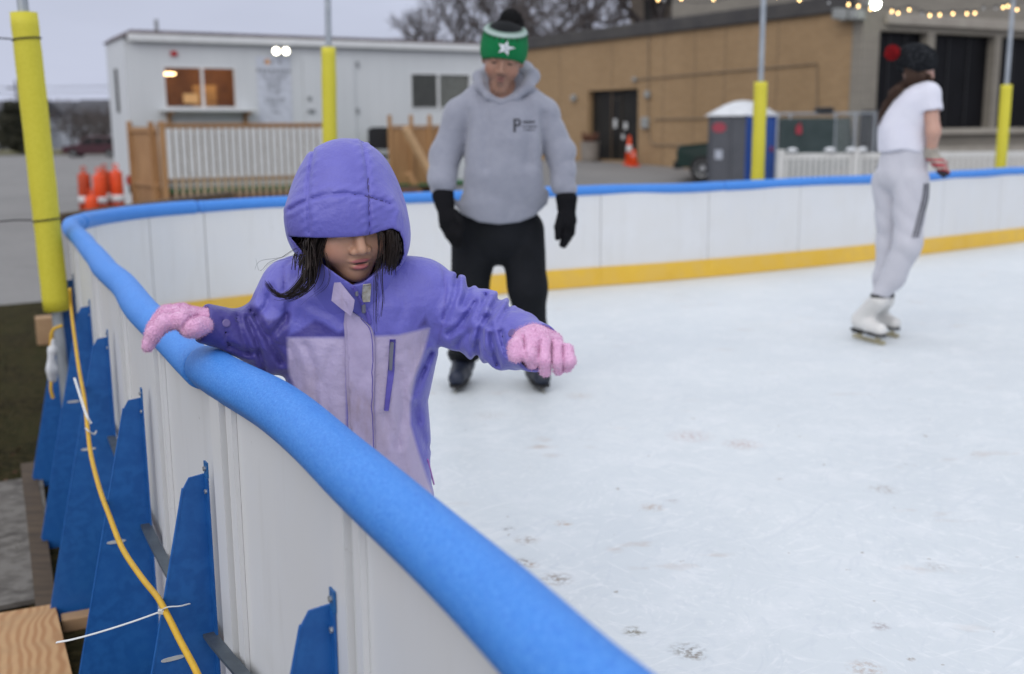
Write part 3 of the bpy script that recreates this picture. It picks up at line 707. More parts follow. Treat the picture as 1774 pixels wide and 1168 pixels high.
# ---- deck in front of the trailer
deck = thing('wooden_deck', TR(np.array([3, -1, 0])), 'cedar deck with slatted railing, stairs and green turf in front of the white trailer', 'deck')
DY = -1.9
zr = loc(TR, 420, 219, DY)[2]; zf = loc(TR, 420, 331, DY)[2]; zb2 = loc(TR, 420, 304, DY)[2]
xl = loc(TR, 281, 250, DY)[0]; xr = loc(TR, 572, 250, DY)[0]; xe = loc(TR, 676, 260, -1.2)[0]
mb = MB(TR); mb.box((xl, DY + .03, zf - .06), (xe + 2.2, -.05, zf - .02)); mb.build('floor', M_oldwood, deck)
mb = MB(TR); mb.box((xl + .02, DY + .05, zf - .018), (xe + 2.15, -.06, zf)); mb.build('turf', mat('green_turf', (.012, .12, .035), (.01, .08, .025), 9, .95, .6, 90, .01), deck)
mb = MB(TR); mb.box((xl, DY - .0, .03), (xe + .3, DY + .028, zf - .03)); mb.build('skirt', mat('red_brown_board', (.16, .085, .06), (.1, .055, .04), 4, .8), deck)
def post(x, y, z0, z1, w=.095): MB(TR).box((x - w / 2, y - w / 2, z0), (x + w / 2, y + w / 2, z1), .008).build('post', M_wood, deck)
for x in (xl, xr): post(x, DY - .05, 0, zr + .10, .11)
post(-.03, -.12, .2, zr + .12); post(xl - .13, DY + .30, 0, zr + .10)
mb = MB(TR); mb.box((xl + .06, DY - .07, zr - .10), (xr - .06, DY - .03, zr + .02), .005); mb.box((xl - .1, DY - .11, zr + .022), (xr + .1, DY + .04, zr + .06), .006); mb.build('top_rail', M_wood, deck)
mb = MB(TR); mb.box((xl + .06, DY - .065, zb2 - .09), (xr - .06, DY - .03, zb2), .004); mb.build('bottom_rail', M_wood, deck)
mb = MB(TR); nbal = 24
for k in range(nbal):
    x = xl + .11 + (xr - xl - .22) * k / (nbal - 1); mb.box((x - .047, DY - .104, zb2 - .03), (x + .047, DY - .071, zr - .03), .003)
M_slat = mat('pale_slat', (.44, .33, .21), (.36, .26, .16), 5, .75, stretch=(1, 1, .25)); mb.build('baluster_panel', M_picket, deck); mb = MB(TR)
for k in range(nbal - 1):
    x = xl + .11 + (xr - xl - .22) * (k + .5) / (nbal - 1); mb.box((x - .028, DY - .125, zf - .1), (x + .028, DY - .106, zb2 + .0), .003)
    mb.box((x - .05, DY - .028, zb2 + .01), (x + .05, DY - .015, zr - .12), .003)
mb.build('slat_panel', M_slat, deck)
p0_, p1_ = TR(np.array([-.02, -.17, 0])), TR(np.array([xl - .08, DY + .05, 0])); SR = Frame(p0_, p1_ - p0_); Ls = float(np.linalg.norm(p1_ - p0_)); mb = MB(SR); mb.box((0, -.02, zr - .10), (Ls, .02, zr), .005); mb.box((0, -.02, zb2 - .2), (Ls, .02, zb2 - .12), .005)
for k in range(15): x = .03 + (Ls - .1) * k / 15; mb.box((x, .021, .05), (x + Ls / 15 * .86, .045, zr - .08))
mb.build('side_railing', M_wood, deck)
# stub railing and stairs on the right
zs = loc(TR, 700, 217, -1.2)[2]; X3 = [loc(TR, p, 250, -1.2)[0] for p in (676, 713, 745)]
for x in X3: post(x, -1.2, 0, zs + .22, .075)
mb = MB(TR); mb.box((X3[0] + .04, -1.22, zs - .04), (X3[2] + .3, -1.18, zs), .004)
for k in range(13):
    x = X3[0] + .08 + .115 * k
    if x < X3[2] + .3: mb.box((x - .052, -1.178, .05), (x + .052, -1.15, zs - .05))
mb.build('stair_railing', M_wood, deck)
ha, hb = loc(TR, 702, 222, -1.75), loc(TR, 752, 312, -1.75); la, lb_ = loc(TR, 706, 300, -1.75), loc(TR, 735, 350, -1.75)
mb = MB(TR); mb.tube([ha, hb + (hb - ha) * .25], .095, 6); mb.build('handrail', mat('light_cedar', (.55, .36, .20), (.46, .29, .15), 6, .7), deck)
mb = MB(TR); mb.tube([la, lb_ + (lb_ - la) * .2], .09, 6)
for k in range(4): mb.box((X3[0] + .35 + .28 * k, -1.74, zf - .06 - .17 * (k + 1)), (X3[0] + .66 + .28 * k, -1.25, zf - .02 - .17 * (k + 1)))
mb.build('stairs', M_wood, deck)
# ---- tan brick building
BX = np.array([8.07, -13.2, 0]) / np.linalg.norm([8.07, -13.2])
BK = Frame(np.array([.7, 42, -.45]) - BX * 9, BX); BL = 9 + 15.47
def brick_mat(name, c1, c2, mort, s=1.0):
    m, nt, b = nodes_of(name); co = attr(nt, 'lc', 'Vector'); sp = nt.nodes.new('ShaderNodeSeparateXYZ'); nt.links.new(co, sp.inputs[0])
    cb = nt.nodes.new('ShaderNodeCombineXYZ'); nt.links.new(math_(nt, 'ADD', sp.outputs[0], sp.outputs[1]), cb.inputs[0]); nt.links.new(sp.outputs[2], cb.inputs[1])
    t = nt.nodes.new('ShaderNodeTexBrick'); t.inputs['Scale'].default_value = 1; t.inputs['Brick Width'].default_value = .22 * s; t.inputs['Row Height'].default_value = .075 * s
    t.inputs['Mortar Size'].default_value = .008 * s; t.inputs['Color1'].default_value = rgb4(c1); t.inputs['Color2'].default_value = rgb4(c2); t.inputs['Mortar'].default_value = rgb4(mort)
    nt.links.new(cb.outputs[0], t.inputs['Vector'])
    c = mixc(nt, math_(nt, 'MULTIPLY', ramp2(nt, add_noise(nt, co, .45, 6, .65, (1, 1, .5)), .4, .75), .5), t.outputs[0], tuple(v * .62 for v in c1))
    nt.links.new(c, b.inputs['Base Color']); b.inputs['Roughness'].default_value = .85; return m
M_brick = brick_mat('tan_brick', (.35, .222, .108), (.295, .184, .086), (.28, .21, .135))
M_grey = brick_mat('grey_stone_brick', (.27, .245, .20), (.23, .205, .17), (.21, .195, .17), 1.4)
M_fascia = mat('dark_fascia', (.045, .042, .042), (.07, .065, .06), 1.5, .7)
brick = thing('brick_building', BK(np.array([12, 2, 0])), 'low tan brick building with a dark recessed doorway and dark roof edge', 'building')
BH = loc(BK, 1200, 52)[2]; BH2 = BH
da, db = loc(BK, 1019, 158), loc(BK, 1104, 279)
mb = MB(BK); wall_holes(mb, 0, BL, -.3, BH, 0, .3, [(da[0], db[0], db[2], da[2])]); mb.box((0, .301, -.3), (BL, 9, BH - .01)); mb.build('wall', M_brick, brick)
mb = MB(BK); mb.box((-.2, -.12, BH + .002), (BL + .05, .5, BH + .42), .02); mb.box((-.2, .6, BH), (BL, 9.1, BH + .2)); mb.build('roof_edge', M_fascia, brick)
mb = MB(BK); mb.box((da[0] + .005, .2, db[2]), (db[0] - .005, .26, da[2] - .005))
M_door = mat('black_door', (.012, .011, .010), (.02, .018, .015), 2, .5, spec=.2); dr = mb.build('door', M_door, brick)
mid = (da[0] + db[0]) / 2
mb = MB(BK); mb.box((mid - .30, .17, db[2]), (mid - .27, .199, da[2] - .02)); mb.box((mid + .27, .17, db[2]), (mid + .3, .199, da[2] - .02)); mb.box((mid - .269, .17, db[2] + 2.02), (mid + .269, .199, db[2] + 2.06)); mb.build('door_frame', mat('brown_frame', (.05, .04, .03), rough=.5), dr)
M_paper = mat('white_paper', (.62, .63, .62), rough=.8)
for px, py, w, h in ((1064, 214, .16, .30), (1082, 218, .16, .24), (1077, 237, .18, .16)):
    q = loc(BK, px, py, .15); mb = MB(BK); mb.box((q[0] - w / 2, .185, q[2] - h / 2), (q[0] + w / 2, .1985, q[2] + h / 2)); mb.build('door_notice', M_paper, dr)
M_cond = mat('conduit_grey', (.235, .175, .115), rough=.6); M_box = mat('utility_box_grey', (.30, .31, .30), rough=.5)
def bline(*pts): return [np.array([*loc(BK, p, q, -.03)]) for p, q in pts]
mb = MB(BK)
for pts in (bline((1124, 62), (1123, 160), (1123, 205)), bline((1102, 138), (1200, 129), (1330, 118), (1416, 110), (1416, 190)), bline((1134, 207), (1225, 205)), bline((1124, 222), (1126, 244), (1133, 252), (1230, 251))):
    mb.tube(pts, .022, 6)
mb.build('conduit', M_cond, brick)
for px, py, w, h, nm in ((1121, 213, .32, .36, 'meter_box'), (1125, 164, .2, .22, 'junction_box'), (1103, 138, .14, .14, 'junction_box'), (997, 170, .22, .22, 'wall_lamp')):
    q = loc(BK, px, py); mb = MB(BK); mb.box((q[0] - w / 2, -.16, q[2] - h / 2), (q[0] + w / 2, -.002, q[2] + h / 2), .03); mb.build(nm, M_box, brick)
M_joint = mat('dark_joint', (.16, .11, .07), rough=.9)
for px in (970, 1060, 1150, 1203, 1255, 1345):
    q = loc(BK, px, 150); mb = MB(BK); mb.box((q[0] - .012, -.004, -.2), (q[0] + .012, .01, BH - .01)); mb.build('expansion_joint', M_joint, brick)
for px, py in ((1450, 24), (1462, 26), (1480, 25)):
    q = loc(BK, px, py, -.3); mb = MB(BK); mb.box((q[0] - .12, -.36, q[2] - .13), (q[0] + .12, -.002, q[2] + .13), .02); mb.build('security_lamp', M_box, brick)
# upper storey and brown block rising behind
UPF = Frame(BK(np.array([11.5, 8, 0])), BX)
up_b = thing('rear_building', UPF(np.array([6, 2, 0])), 'dim brown brick block rising behind the tan building roof, half hidden by branches', 'building')
M_rear = brick_mat('brown_rear_brick', (.17, .135, .10), (.13, .10, .075), (.13, .11, .09), 1.5)
q0, q1 = loc(UPF, 1092, 8), loc(UPF, 1335, 5)
mb = MB(UPF); mb.box((q0[0], 0, 0), (q1[0] + 9, 8, q0[2] + 6)); mb.build('wall', M_rear, up_b)
for k in range(5): mb = MB(UPF); mb.box((q0[0] + 1 + 2.6 * k, -.03, BH + 1.2), (q0[0] + 2.2 + 2.6 * k, -.002, BH + 3.0)); mb.build('window', M_dark, up_b)
# ---- grey stone building with big dark windows, on the right
GR = Frame((8.95, 28.5, -.2), (.877, .481, 0))
grey = thing('stone_building', GR(np.array([6, 2, 0])), 'tall grey stone building with big dark windows behind the skater in white', 'building')
w1a, w1b = loc(GR, 1525, 50), loc(GR, 1598, 222); w2a, w2b = loc(GR, 1621, 60), loc(GR, 1714, 222); w3a = loc(GR, 1736, 70)
wz0, wz1 = (w1b[2] + w2b[2]) / 2, (w1a[2] + w2a[2]) / 2; pit = w2b[0] - w2a[0]
gh = [(w1a[0], w1b[0], wz0, wz1), (w2a[0], w2b[0], wz0, wz1), (w3a[0], w3a[0] + pit, wz0, wz1), (w3a[0] + pit + .5, w3a[0] + 2 * pit + .5, wz0, wz1)]
mb = MB(GR); wall_holes(mb, .0, 22, -.4, 9, 0, .4, gh); mb.box((0.0, .401, -.4), (.3, 8, 9)); mb.build('wall', M_grey, grey)
M_black = mat('black_glass', (.004, .004, .005), (.008, .008, .01), .8, .45, spec=.12)
for h in gh:
    mb = MB(GR); mb.box((h[0] + .01, .25, h[2] + .01), (h[1] - .01, .3, h[3] - .01)); wn_ = mb.build('window', M_black, grey)
    mb = MB(GR)
    for k in range(1, 3): xk = h[0] + (h[1] - h[0]) * k / 3; mb.box((xk - .02, .22, h[2] + .011), (xk + .02, .249, h[3] - .011))
    mb.build('mullion', mat('dark_mullion', (.02, .02, .022), rough=.5) if 'dark_mullion' not in bpy.data.materials else bpy.data.materials['dark_mullion'], wn_)
M_stone = mat('pale_stone', (.36, .33, .28), (.30, .27, .23), 2, .8)
mb = MB(GR); mb.box((.75, -.14, wz1 + .15), (22, -.002, wz1 + .42), .02); mb.build('ledge', M_stone, grey)
mb = MB(GR); mb.box((1.6, -.18, wz0 - .17), (22, -.002, wz0 - .02), .02); mb.box((1.6, -.10, -.3), (22, -.002, wz0 - .5), .01); mb.build('sill', M_stone, grey)
q = loc(GR, 1515, 7, -.4)
mb = MB(GR); mb.box((q[0] - .14, -.42, q[2] - .10), (q[0] + .14, -.3, q[2] + .12), .02); mb.tube([(q[0], -.3, q[2]), (q[0], -.003, q[2] + .05)], .03, 6); fl = mb.build('floodlight', M_box, grey)
mb = MB(GR); mb.ball((q[0], -.44, q[2]), (.15, .04, .12), 12); mb.build('lamp_lens', emit('flood_green_white', (.93, 1.0, .80), 30.0), fl)
mb = MB(GR); q = loc(GR, 1516, 205, -.3); mb.box((q[0] - .35, -.5, -.2), (q[0] + .3, -.1, q[2] + .2), .05); tag(mb.build('waste_bin', mat('black_plastic', (.015, .015, .017), rough=.5), origin=GR(np.array([q[0], -.3, -.2]))), 'black bin against the grey stone pillar behind the skater', 'bin')

# ================================================================== OBJECTS
M_yel = mat('yellow_foam', (.60, .535, .036), (.55, .49, .034), 3, .6, .08, 160, .0015, fine=(90, (.61, .545, .045)))
M_galv = mat('galvanised_pipe', (.40, .43, .46), (.30, .33, .36), 9, .4, metal=.5)
M_tie = mat('black_tie', (.012, .012, .014), rough=.5)
plab = ['thick yellow padded post at the near corner of the rink, leaning, with two black ties', 'yellow padded post standing behind the hooded child, before the trailer', 'yellow padded post in front of the blue portable toilet', 'rightmost yellow padded post, on the far boards before the dark windows']
def padded_post(px_b, py_b, py_t, px_t, Y, label, r, ties=()):
    b0 = atY(px_b, py_b, Y); t0 = atY(px_t, py_t, Y); d = (t0 - b0) / (t0[2] - b0[2])
    foot = b0 + d * (-.44 - b0[2]); root = thing('padded_post', foot, label, 'padded post', 'yellow padded light poles round the rink')
    top = b0 + d * (3.3 - b0[2]); MB().tube([foot, b0, t0, top], .024, 10).build('pole', M_galv, root, smooth=False)
    k = 24; mb = MB(); path = np.array([b0 + (t0 - b0) * u for u in np.linspace(0, 1, k)]); rad = r * (1 + .012 * np.sin(np.linspace(0, 19, k)) + .01 * rng.normal(size=k)); rad[0] *= .96; rad[-1] *= .97
    mb.tube(path, rad, 24); sl = mb.build('foam_sleeve', M_yel, root, smooth=True)
    for py in ties:
        u = (py - py_b) / (py_t - py_b); c = b0 + (t0 - b0) * u; a = np.linspace(0, 2 * np.pi, 25); mb = MB()
        mb.tube([c + np.array([math.cos(q) * (r + .002), math.sin(q) * (r + .002), .006 * math.cos(q)]) for q in a], .0035, 6, caps=False)
        mb.tube([c + np.array([-r - .001, -.02, 0]), c + np.array([-r - .06, -.05, .003]), c + np.array([-r - .13, -.06, -.002])], .0032, 6); mb.build('cable_tie', M_tie, sl)
    return root
padded_post(98, 538, 22, 41, 4.95, plab[0], .058, (66, 375))
padded_post(573, 345, 82, 569, 8.45, plab[1], .055)
padded_post(1312, 325, 142, 1318, 9.75, plab[2], .058)
padded_post(1732, 305, 147, 1744, 11.75, plab[3], .058)

# ---- yellow cord, zip ties
M_cord = mat('yellow_cord', (.66, .40, .03), (.58, .34, .025), 20, .55, .3, 300, .001)
def on_brackets(px, py, extra=.014):
    d = ray(px, py); z = 0.0; off = .1
    for _ in range(40):
        off = .031 + .055 + max(0, (.505 - z)) * .19 + extra
        r = s_near(px, py, off)
        if r is None: break
        z = .6 * z + .4 * r[1]
    s, z = s_near(px, py, off); p, n_ = at_s(s); return np.array([*(p + n_ * off), z])
cpx = [(121, 500), (124, 540), (130, 590), (137, 640), (146, 690), (152, 745), (158, 790), (172, 845), (190, 895), (212, 950), (245, 1000), (273, 1035), (290, 1066), (312, 1110), (336, 1155), (352, 1190), (380, 1250)]
cp = [on_brackets(*q) for q in cpx]
mb = MB(); mb.tube(smooth_path(cp, 160), .0065, 10); tag(mb.build('extension_cord', M_cord, origin=cp[0], smooth=True), 'yellow extension cord running down along the blue brackets', 'cord')
M_zip = mat('white_nylon', (.72, .73, .72), rough=.35, spec=.5)
def strap(pts, w, label):
    mb = MB(); P = smooth_path(pts, 24); mb.tube(P, w, 6, flat=.35); return mb
def zpt(px, py, ref, dx=0): # a point at the depth of ref
    return atY(px, py, ref[1] + dx)
c = cp[11] * .35 + cp[12] * .65
zt = thing('zip_tie', c, 'long white zip tie round the yellow cord, its tail sticking out over the plywood', 'zip tie')
strap([zpt(283, 1058, c, -.012), zpt(230, 1077, c, -.02), zpt(170, 1096, c, -.02), zpt(125, 1108, c, -.012), zpt(98, 1113, c, -.005)], .0038, '').build('tail', M_zip, zt)
mb = strap([zpt(276, 1060, c, -.013), zpt(290, 1052, c, -.02), zpt(312, 1050, c, -.016), zpt(328, 1046, c, 0.01)], .0034, ''); mb.build('loop', M_zip, zt)
h = zpt(279, 1060, c, -.016); MB(Frame(h, (.95, .2, -.2))).box((-.006, -.004, -.005), (.006, .004, .005), .0015).build('head', M_zip, zt)
c2 = cp[6]; mb = strap([zpt(129, 655, c2, .2), zpt(140, 690, c2, .1), zpt(150, 720, c2, .03), zpt(158, 734, c2, .03)], .0042, ''); tag(mb.build('zip_tie', M_zip, origin=zpt(158, 734, c2)), 'loose white zip tie end lying along the cord, higher up', 'zip tie')
c3 = cp[5]; mb = strap([zpt(148, 742, c3, -.02), zpt(155, 748, c3, -.03), zpt(163, 752, c3, -.0), zpt(167, 747, c3, .02)], .0034, ''); tag(mb.build('zip_tie', M_zip, origin=c3), 'small curled zip tie fastening the cord halfway down', 'zip tie')
# ---- white plastic bag by the farthest bracket
def bag_fn(P):
    c = atY(89, 632, 4.35); q = P - c; q = np.c_[q[:, 0], q[:, 1], q[:, 2]]
    d = d_chain(P, [c + [0.010, 0, .10], c + [0.008, 0, .06], c + [-.0, 0, -.02], c + [-.004, 0, -.055]], [.008, .014, .023, .021], .02)
    return d + .006 * wav(P, 40, 5) + .003 * np.sin(P[:, 0] * 150 + P[:, 2] * 20)
cb_ = atY(89, 632, 4.35)
o = sdf_obj('plastic_bag', bag_fn, cb_ - [.1, .1, .2], cb_ + [.1, .1, .2], .007, mat('white_plastic', (.70, .72, .74), rough=.4), None); tag(o, 'crumpled white plastic bag hanging beside the far bracket, over the grass', 'bag')
mb = MB(); mb.tube(smooth_path([atY(92, 690, 4.33), atY(88, 672, 4.33), cb_ + [0, -.0, -.02], cb_ + [.012, 0, .13], cb_ + [.05, .02, .16]], 20), .007, 8); tag(mb.build('cord_end', M_cord, origin=cb_), 'short yellow cord end showing below the white plastic bag', 'cord')
# ---- boards lying on the ground at lower left
def plank_mat(name, c1, c2, sc, ang):
    m, nt, b = nodes_of(name); co = attr(nt, 'lc', 'Vector')
    n1 = add_noise(nt, co, 2.2, 2, .5); v = nt.nodes.new('ShaderNodeVectorMath'); v.operation = 'ADD'; s_ = nt.nodes.new('ShaderNodeVectorMath'); s_.operation = 'SCALE'; s_.inputs['Scale'].default_value = .35
    nt.links.new(n1, s_.inputs[0]); nt.links.new(co, v.inputs[0]); nt.links.new(s_.outputs[0], v.inputs[1])
    w = nt.nodes.new('ShaderNodeTexWave'); w.inputs['Scale'].default_value = sc; w.inputs['Distortion'].default_value = 3.0; w.inputs['Detail'].default_value = 3; w.inputs['Detail Scale'].default_value = 1.5
    mp = nt.nodes.new('ShaderNodeMapping'); mp.inputs['Rotation'].default_value = (0, 0, ang); mp.inputs['Scale'].default_value = (1, .18, 1); nt.links.new(v.outputs[0], mp.inputs[0]); nt.links.new(mp.outputs[0], w.inputs['Vector'])
    c = mixc(nt, ramp2(nt, w.outputs[0], .15, .9), c1, c2); c = mixc(nt, ramp2(nt, add_noise(nt, co, 6, 5), .5, .75), c, tuple(x * .8 for x in c1))
    nt.links.new(c, b.inputs['Base Color']); b.inputs['Roughness'].default_value = .65; return m
def slab_at(pxs, z, th, m, name, label, cat):
    P = [atz(px, py, z) for px, py in pxs]; o = P[0]; fr = Frame(o, P[1] - P[0]); L = [np.array([(p - o) @ fr.x, (p - o) @ fr.y]) for p in P]; n = len(L)
    g = 1; mb = MB(fr); V = [(*l, 0) for l in L] + [(*l, -th) for l in L]
    mb.add(V, [tuple(range(n)), tuple(range(2 * n - 1, n - 1, -1))] + [(i, i + n, (i + 1) % n + n, (i + 1) % n) for i in range(n)]); return tag(mb.build(name, m, origin=o), label, cat)
M_grayply = mat('weathered_plywood', (.15, .138, .124), (.085, .077, .07), 2.6, .85, .3, 30, .004, spec=.15, fine=(14, (.18, .168, .152)))
slab_at([(-420, 910), (73, 822), (83, 905), (79, 907), (96, 1030), (-300, 1110)], -.405, .018, M_grayply, 'plywood_sheet', 'weathered grey plywood sheet on the ground at the lower left', 'plywood')
slab_at([(-260, 1105), (95, 1046), (135, 1210), (150, 1270), (-300, 1290)], -.385, .022, plank_mat('new_plank', (.52, .31, .145), (.40, .20, .08), 9, .25), 'plywood_offcut', 'new orange-brown plywood board with strong grain, in the bottom corner', 'plywood')
# ---- leaves and grass on the lawn (nobody could count them)
def blades(n, xr, yr, h, m, name, wide):
    V = []; Fc = []
    for _ in range(n):
        y = yr[0] + (yr[1] - yr[0]) * rng.random() ** 1.4; xm = -.4915 * y + .35; x = xm - .25 - rng.random() ** 1.2 * xr; z = float(gz(x, y)) + .01; a = rng.random() * 6.28; hh = h * (.4 + rng.random()); w = wide * (.5 + rng.random())
        t = rng.normal(size=2) * hh * .6; k = len(V); V += [(x - w * math.cos(a), y - w * math.sin(a), z), (x + w * math.cos(a), y + w * math.sin(a), z), (x + t[0], y + t[1], z + hh)]; Fc.append((k, k + 1, k + 2))
    return tag(link_mesh(name, V, Fc, m), kind='stuff')
blades(9000, 2.6, (1.5, 10.2), .035, mat('winter_grass', (.06, .052, .018), (.035, .036, .013), 2, .9), 'grass', .003)
blades(1600, 1.3, (1.5, 5.5), .02, mat('dead_leaves', (.10, .055, .03), (.05, .03, .018), 9, .9), 'leaf_litter', .02)
# ---- dark timber behind the corner
tb0, tb1 = atY(100, 379, 7.9), atY(236, 361, 8.3)
fr = Frame(tb0, tb1 - tb0); Lx = np.linalg.norm(tb1 - tb0); tr = thing('timber_trestle', [*(tb0 * .5 + tb1 * .5)[:2], -.45], 'dark brown timber beam on legs behind the rink corner, below the cones', 'trestle')
MB(fr).box((-.02, -.05, -.05), (Lx + .8, .05, .035), .008).build('beam', M_oldwood, tr)
for u in (.15, Lx + .6):
    q = fr(np.array([u, 0, -.052])); MB().tube([q, [q[0] - .05, q[1] + .1, -.45]], .035, 6).build('leg', M_oldwood, tr); MB().tube([q, [q[0] + .03, q[1] - .12, -.45]], .03, 6).build('leg', M_oldwood, tr)
# ---- orange traffic drums beside the trailer
M_or = mat('traffic_orange', (.80, .085, .015), (.66, .06, .012), 6, .45, spec=.4); M_refl = mat('white_band', (.72, .72, .72), rough=.4); M_rub = mat('black_rubber', (.02, .02, .02), rough=.8); M_dor = mat('faded_orange', (.50, .06, .015), (.38, .05, .015), 5, .6)
clab = ['orange channelizer cone standing a little apart, leftmost of the cluster by the trailer', 'bright orange channelizer cone with a wide white band, second in the cluster', 'dull orange channelizer cone half hidden in the middle of the cluster', 'orange channelizer cone nearest the white trailer corner', 'small orange cone low between the first two channelizers']
for i, (px, Y, hgt, m) in enumerate(((147, 20.8, 1.02, M_dor), (173, 20.6, 1.0, M_or), (183, 21.6, 1.04, M_dor), (203, 20.8, 1.06, M_or), (157, 20.2, .62, M_or))):
    q = atY(px, 330, Y); x, y = q[0], q[1]; z = float(gz(x, y)); root = thing('traffic_cone', (x, y, z), clab[i], 'traffic cone', 'orange cones clustered beside the trailer' if i < 4 else None)
    r0, r1 = (.13, .112)
    MB().lathe([(.19, 0), (.20, .02), (.18, .07), (.10, .09)], (x, y, z), 16).build('base', M_rub, root, smooth=False)
    MB().lathe([(r0, .08), (r1, hgt - .16), (r1 * .9, hgt - .13), (.03, hgt - .11), (.025, hgt - .06)], (x, y, z), 16).build('body', m, root, smooth=True)
    mb = MB(); a = np.linspace(0, 2 * np.pi, 16); mb.tube([(x + .05 * math.cos(t), y, z + hgt - .04 + .04 * math.sin(t)) for t in a], .014, 6, caps=False); mb.build('handle', m, root)
    if hgt > .7:
        for f0, f1 in ((.34, .46),):
            rr = lambda f: r0 + (r1 - r0) * (f * hgt - .08) / (hgt - .24) + .003
            MB().lathe([(rr(f0), f0 * hgt), (rr(f1), f1 * hgt)], (x, y, z), 16).build('band', M_refl, root, smooth=True)
# cones and planter by the doorway
for i, (px, h, lb) in enumerate(((1090, .95, 'tall orange cone with white bands by the dark doorway'), (1098, .55, 'small orange cone beside the tall one at the doorway'))):
    q = BK(loc(BK, px, 279 + i, -.5 - .25 * i)); x, y = q[0], q[1]; z = float(gz(x, y)); root = thing('traffic_cone', (x, y, z), lb, 'traffic cone')
    MB().box((x - .19, y - .19, z), (x + .19, y + .19, z + .05), .01).build('base', M_or, root)
    MB().lathe([(.15, .05), (.04, h - .03), (.0, h)], (x, y, z), 14).build('body', M_or, root, smooth=True)
    MB().lathe([(.106 if i == 0 else .1, .45 * h * .95), (.078, .66 * h)], (x, y, z), 14).build('band', M_refl, root, smooth=True)
q = BK(loc(BK, 1028, 278, -.3)); x, y = q[0] - .12, q[1]; z = float(gz(x, y)); root = thing('planter', (x, y, z), 'stone planter with withered plants left of the dark doorway', 'planter')
MB().lathe([(.26, 0), (.30, .1), (.33, .62), (.36, .66), (.30, .68), (.0, .64)], (x, y, z), 14).build('pot', mat('concrete_pot', (.26, .23, .2), rough=.9), root)
mb = MB()
for k in range(60):
    a, b2 = rng.random() * 6.28, rng.random(); mb.tube([(x + .15 * math.cos(a) * b2, y + .15 * math.sin(a) * b2, z + .64), (x + .3 * math.cos(a), y + .3 * math.sin(a), z + .8 + .22 * rng.random())], .012, 4)
mb.build('plants', mat('withered_plant', (.16, .07, .045), rough=.9), root)
# ---- chair on the deck
def chair_at(o, x, label):
    fr = Frame(o, x); fr.z = fr.z * 1.32; fr.x = fr.x * 1.08; root = thing('stacking_chair', o, label, 'chair'); M_ch = bpy.data.materials['black_plastic']
    mb = MB(fr); mb.box((-.24, -.24, .42), (.24, .22, .47), .02); mb.build('seat', M_ch, root)
    mb = MB(fr)
    th = np.linspace(-1, 1, 9)
    for k in range(8):
        u0, u1 = th[k], th[k + 1]; mb.prism([(.24 * u0, .56), (.24 * u1, .56), (.235 * u1, .93 - .04 * u1 ** 4), (.235 * u0, .93 - .04 * u0 ** 4)], .215 - .05 * (u0 + u1) ** 2 / 4, .25 - .05 * (u0 + u1) ** 2 / 4)
    mb.build('backrest', M_ch, root)
    for sx in (-.22, .22):
        MB(fr).tube([(sx, -.22, .43), (sx * 1.08, -.26, 0)], .013, 6).build('leg', M_ch, root); MB(fr).tube([(sx, .20, .43), (sx * 1.08, .28, 0)], .013, 6).build('leg', M_ch, root)
        MB(fr).tube([(sx, .21, .43), (sx, .235, .9)], .013, 6).build('frame', M_ch, root)
q = loc(TR, 662, 324, -.75); chair_at(TR(np.array([q[0], -.75, zf])), TR.x + TR.y * -.25, 'black stacking chair on the deck against the trailer, before the stair railing')
# ---- portable toilet
PT = atY(1290, 300, 26.0); ptz = float(gz(PT[0], PT[1])); PF = Frame((PT[0], PT[1], ptz), np.array([.80, -.60, 0]))
toilet = thing('portable_toilet', PF.o, 'grey portable toilet with blue door side and white domed roof', 'portable toilet')
PS = 1.0; M_pg = mat('grey_plastic', (.085, .09, .105), (.07, .075, .088), 2, .5); M_pb = mat('blue_plastic', (.02, .085, .36), (.018, .07, .30), 2, .45)
cx = lambda px, yv: loc(PF, px, 260, yv)[0]
# local box: corner edge at origin, side wall runs back-left, door runs to the right
sx_, dy_ = None, None
SW = Frame(PF.o, np.array([.93, -.36, 0])); DW = Frame(PF.o, np.array([.75, .66, 0]))
lx0 = loc(SW, 1226, 260)[0]; rx1 = loc(DW, 1344, 260)[0]; ztop = loc(SW, 1290, 199)[2]; zroof = loc(SW, 1290, 176)[2]
Pn = lambda u, v: PF.o + SW.x * u + DW.x * v         # u: -side .. 0, v: 0 .. door
mbw = MB()
def slabw(p0, p1, out, z0, z1, th):
    p0, p1 = np.array(p0), np.array(p1); d = p1 - p0; L = np.linalg.norm(d); f = Frame(p0, d); m_ = MB(f); m_.box((0, 0, z0 - 0), (L, th, z1)); return m_, f, L
m1, f1, L1 = slabw(Pn(lx0, 0), Pn(0, 0), 0, .02, ztop, .04); m1.box((L1 * .55, -.03, .1), (L1 * .62, -.001, ztop - .1), .008); m1.box((L1 * .06, -.02, .1), (L1 * .10, -.001, ztop - .1), .008)
side = m1.build('side_wall', M_pg, toilet)
m2, f2, L2 = slabw(Pn(0, 0), Pn(0, rx1), 0, .02, ztop, .04); m2.box((.02, -.035, .12), (.09, -.001, ztop - .05), .01); m2.box((L2 - .09, -.035, .12), (L2 - .02, -.001, ztop - .05), .01); m2.build('door_frame', M_pb, toilet)
m3 = MB(f2); m3.box((.13, -.03, .15), (L2 - .13, -.002, ztop - .16), .01); m3.box((.2, -.045, .3), (L2 - .2, -.0305, .95), .01); dd = m3.build('door', M_pb, toilet)
m3 = MB(f2); m3.box((L2 - .3, -.05, ztop * .55), (L2 - .18, -.031, ztop * .55 + .12), .008); m3.build('door_sign', mat('red_label', (.34, .05, .075), rough=.5), dd)
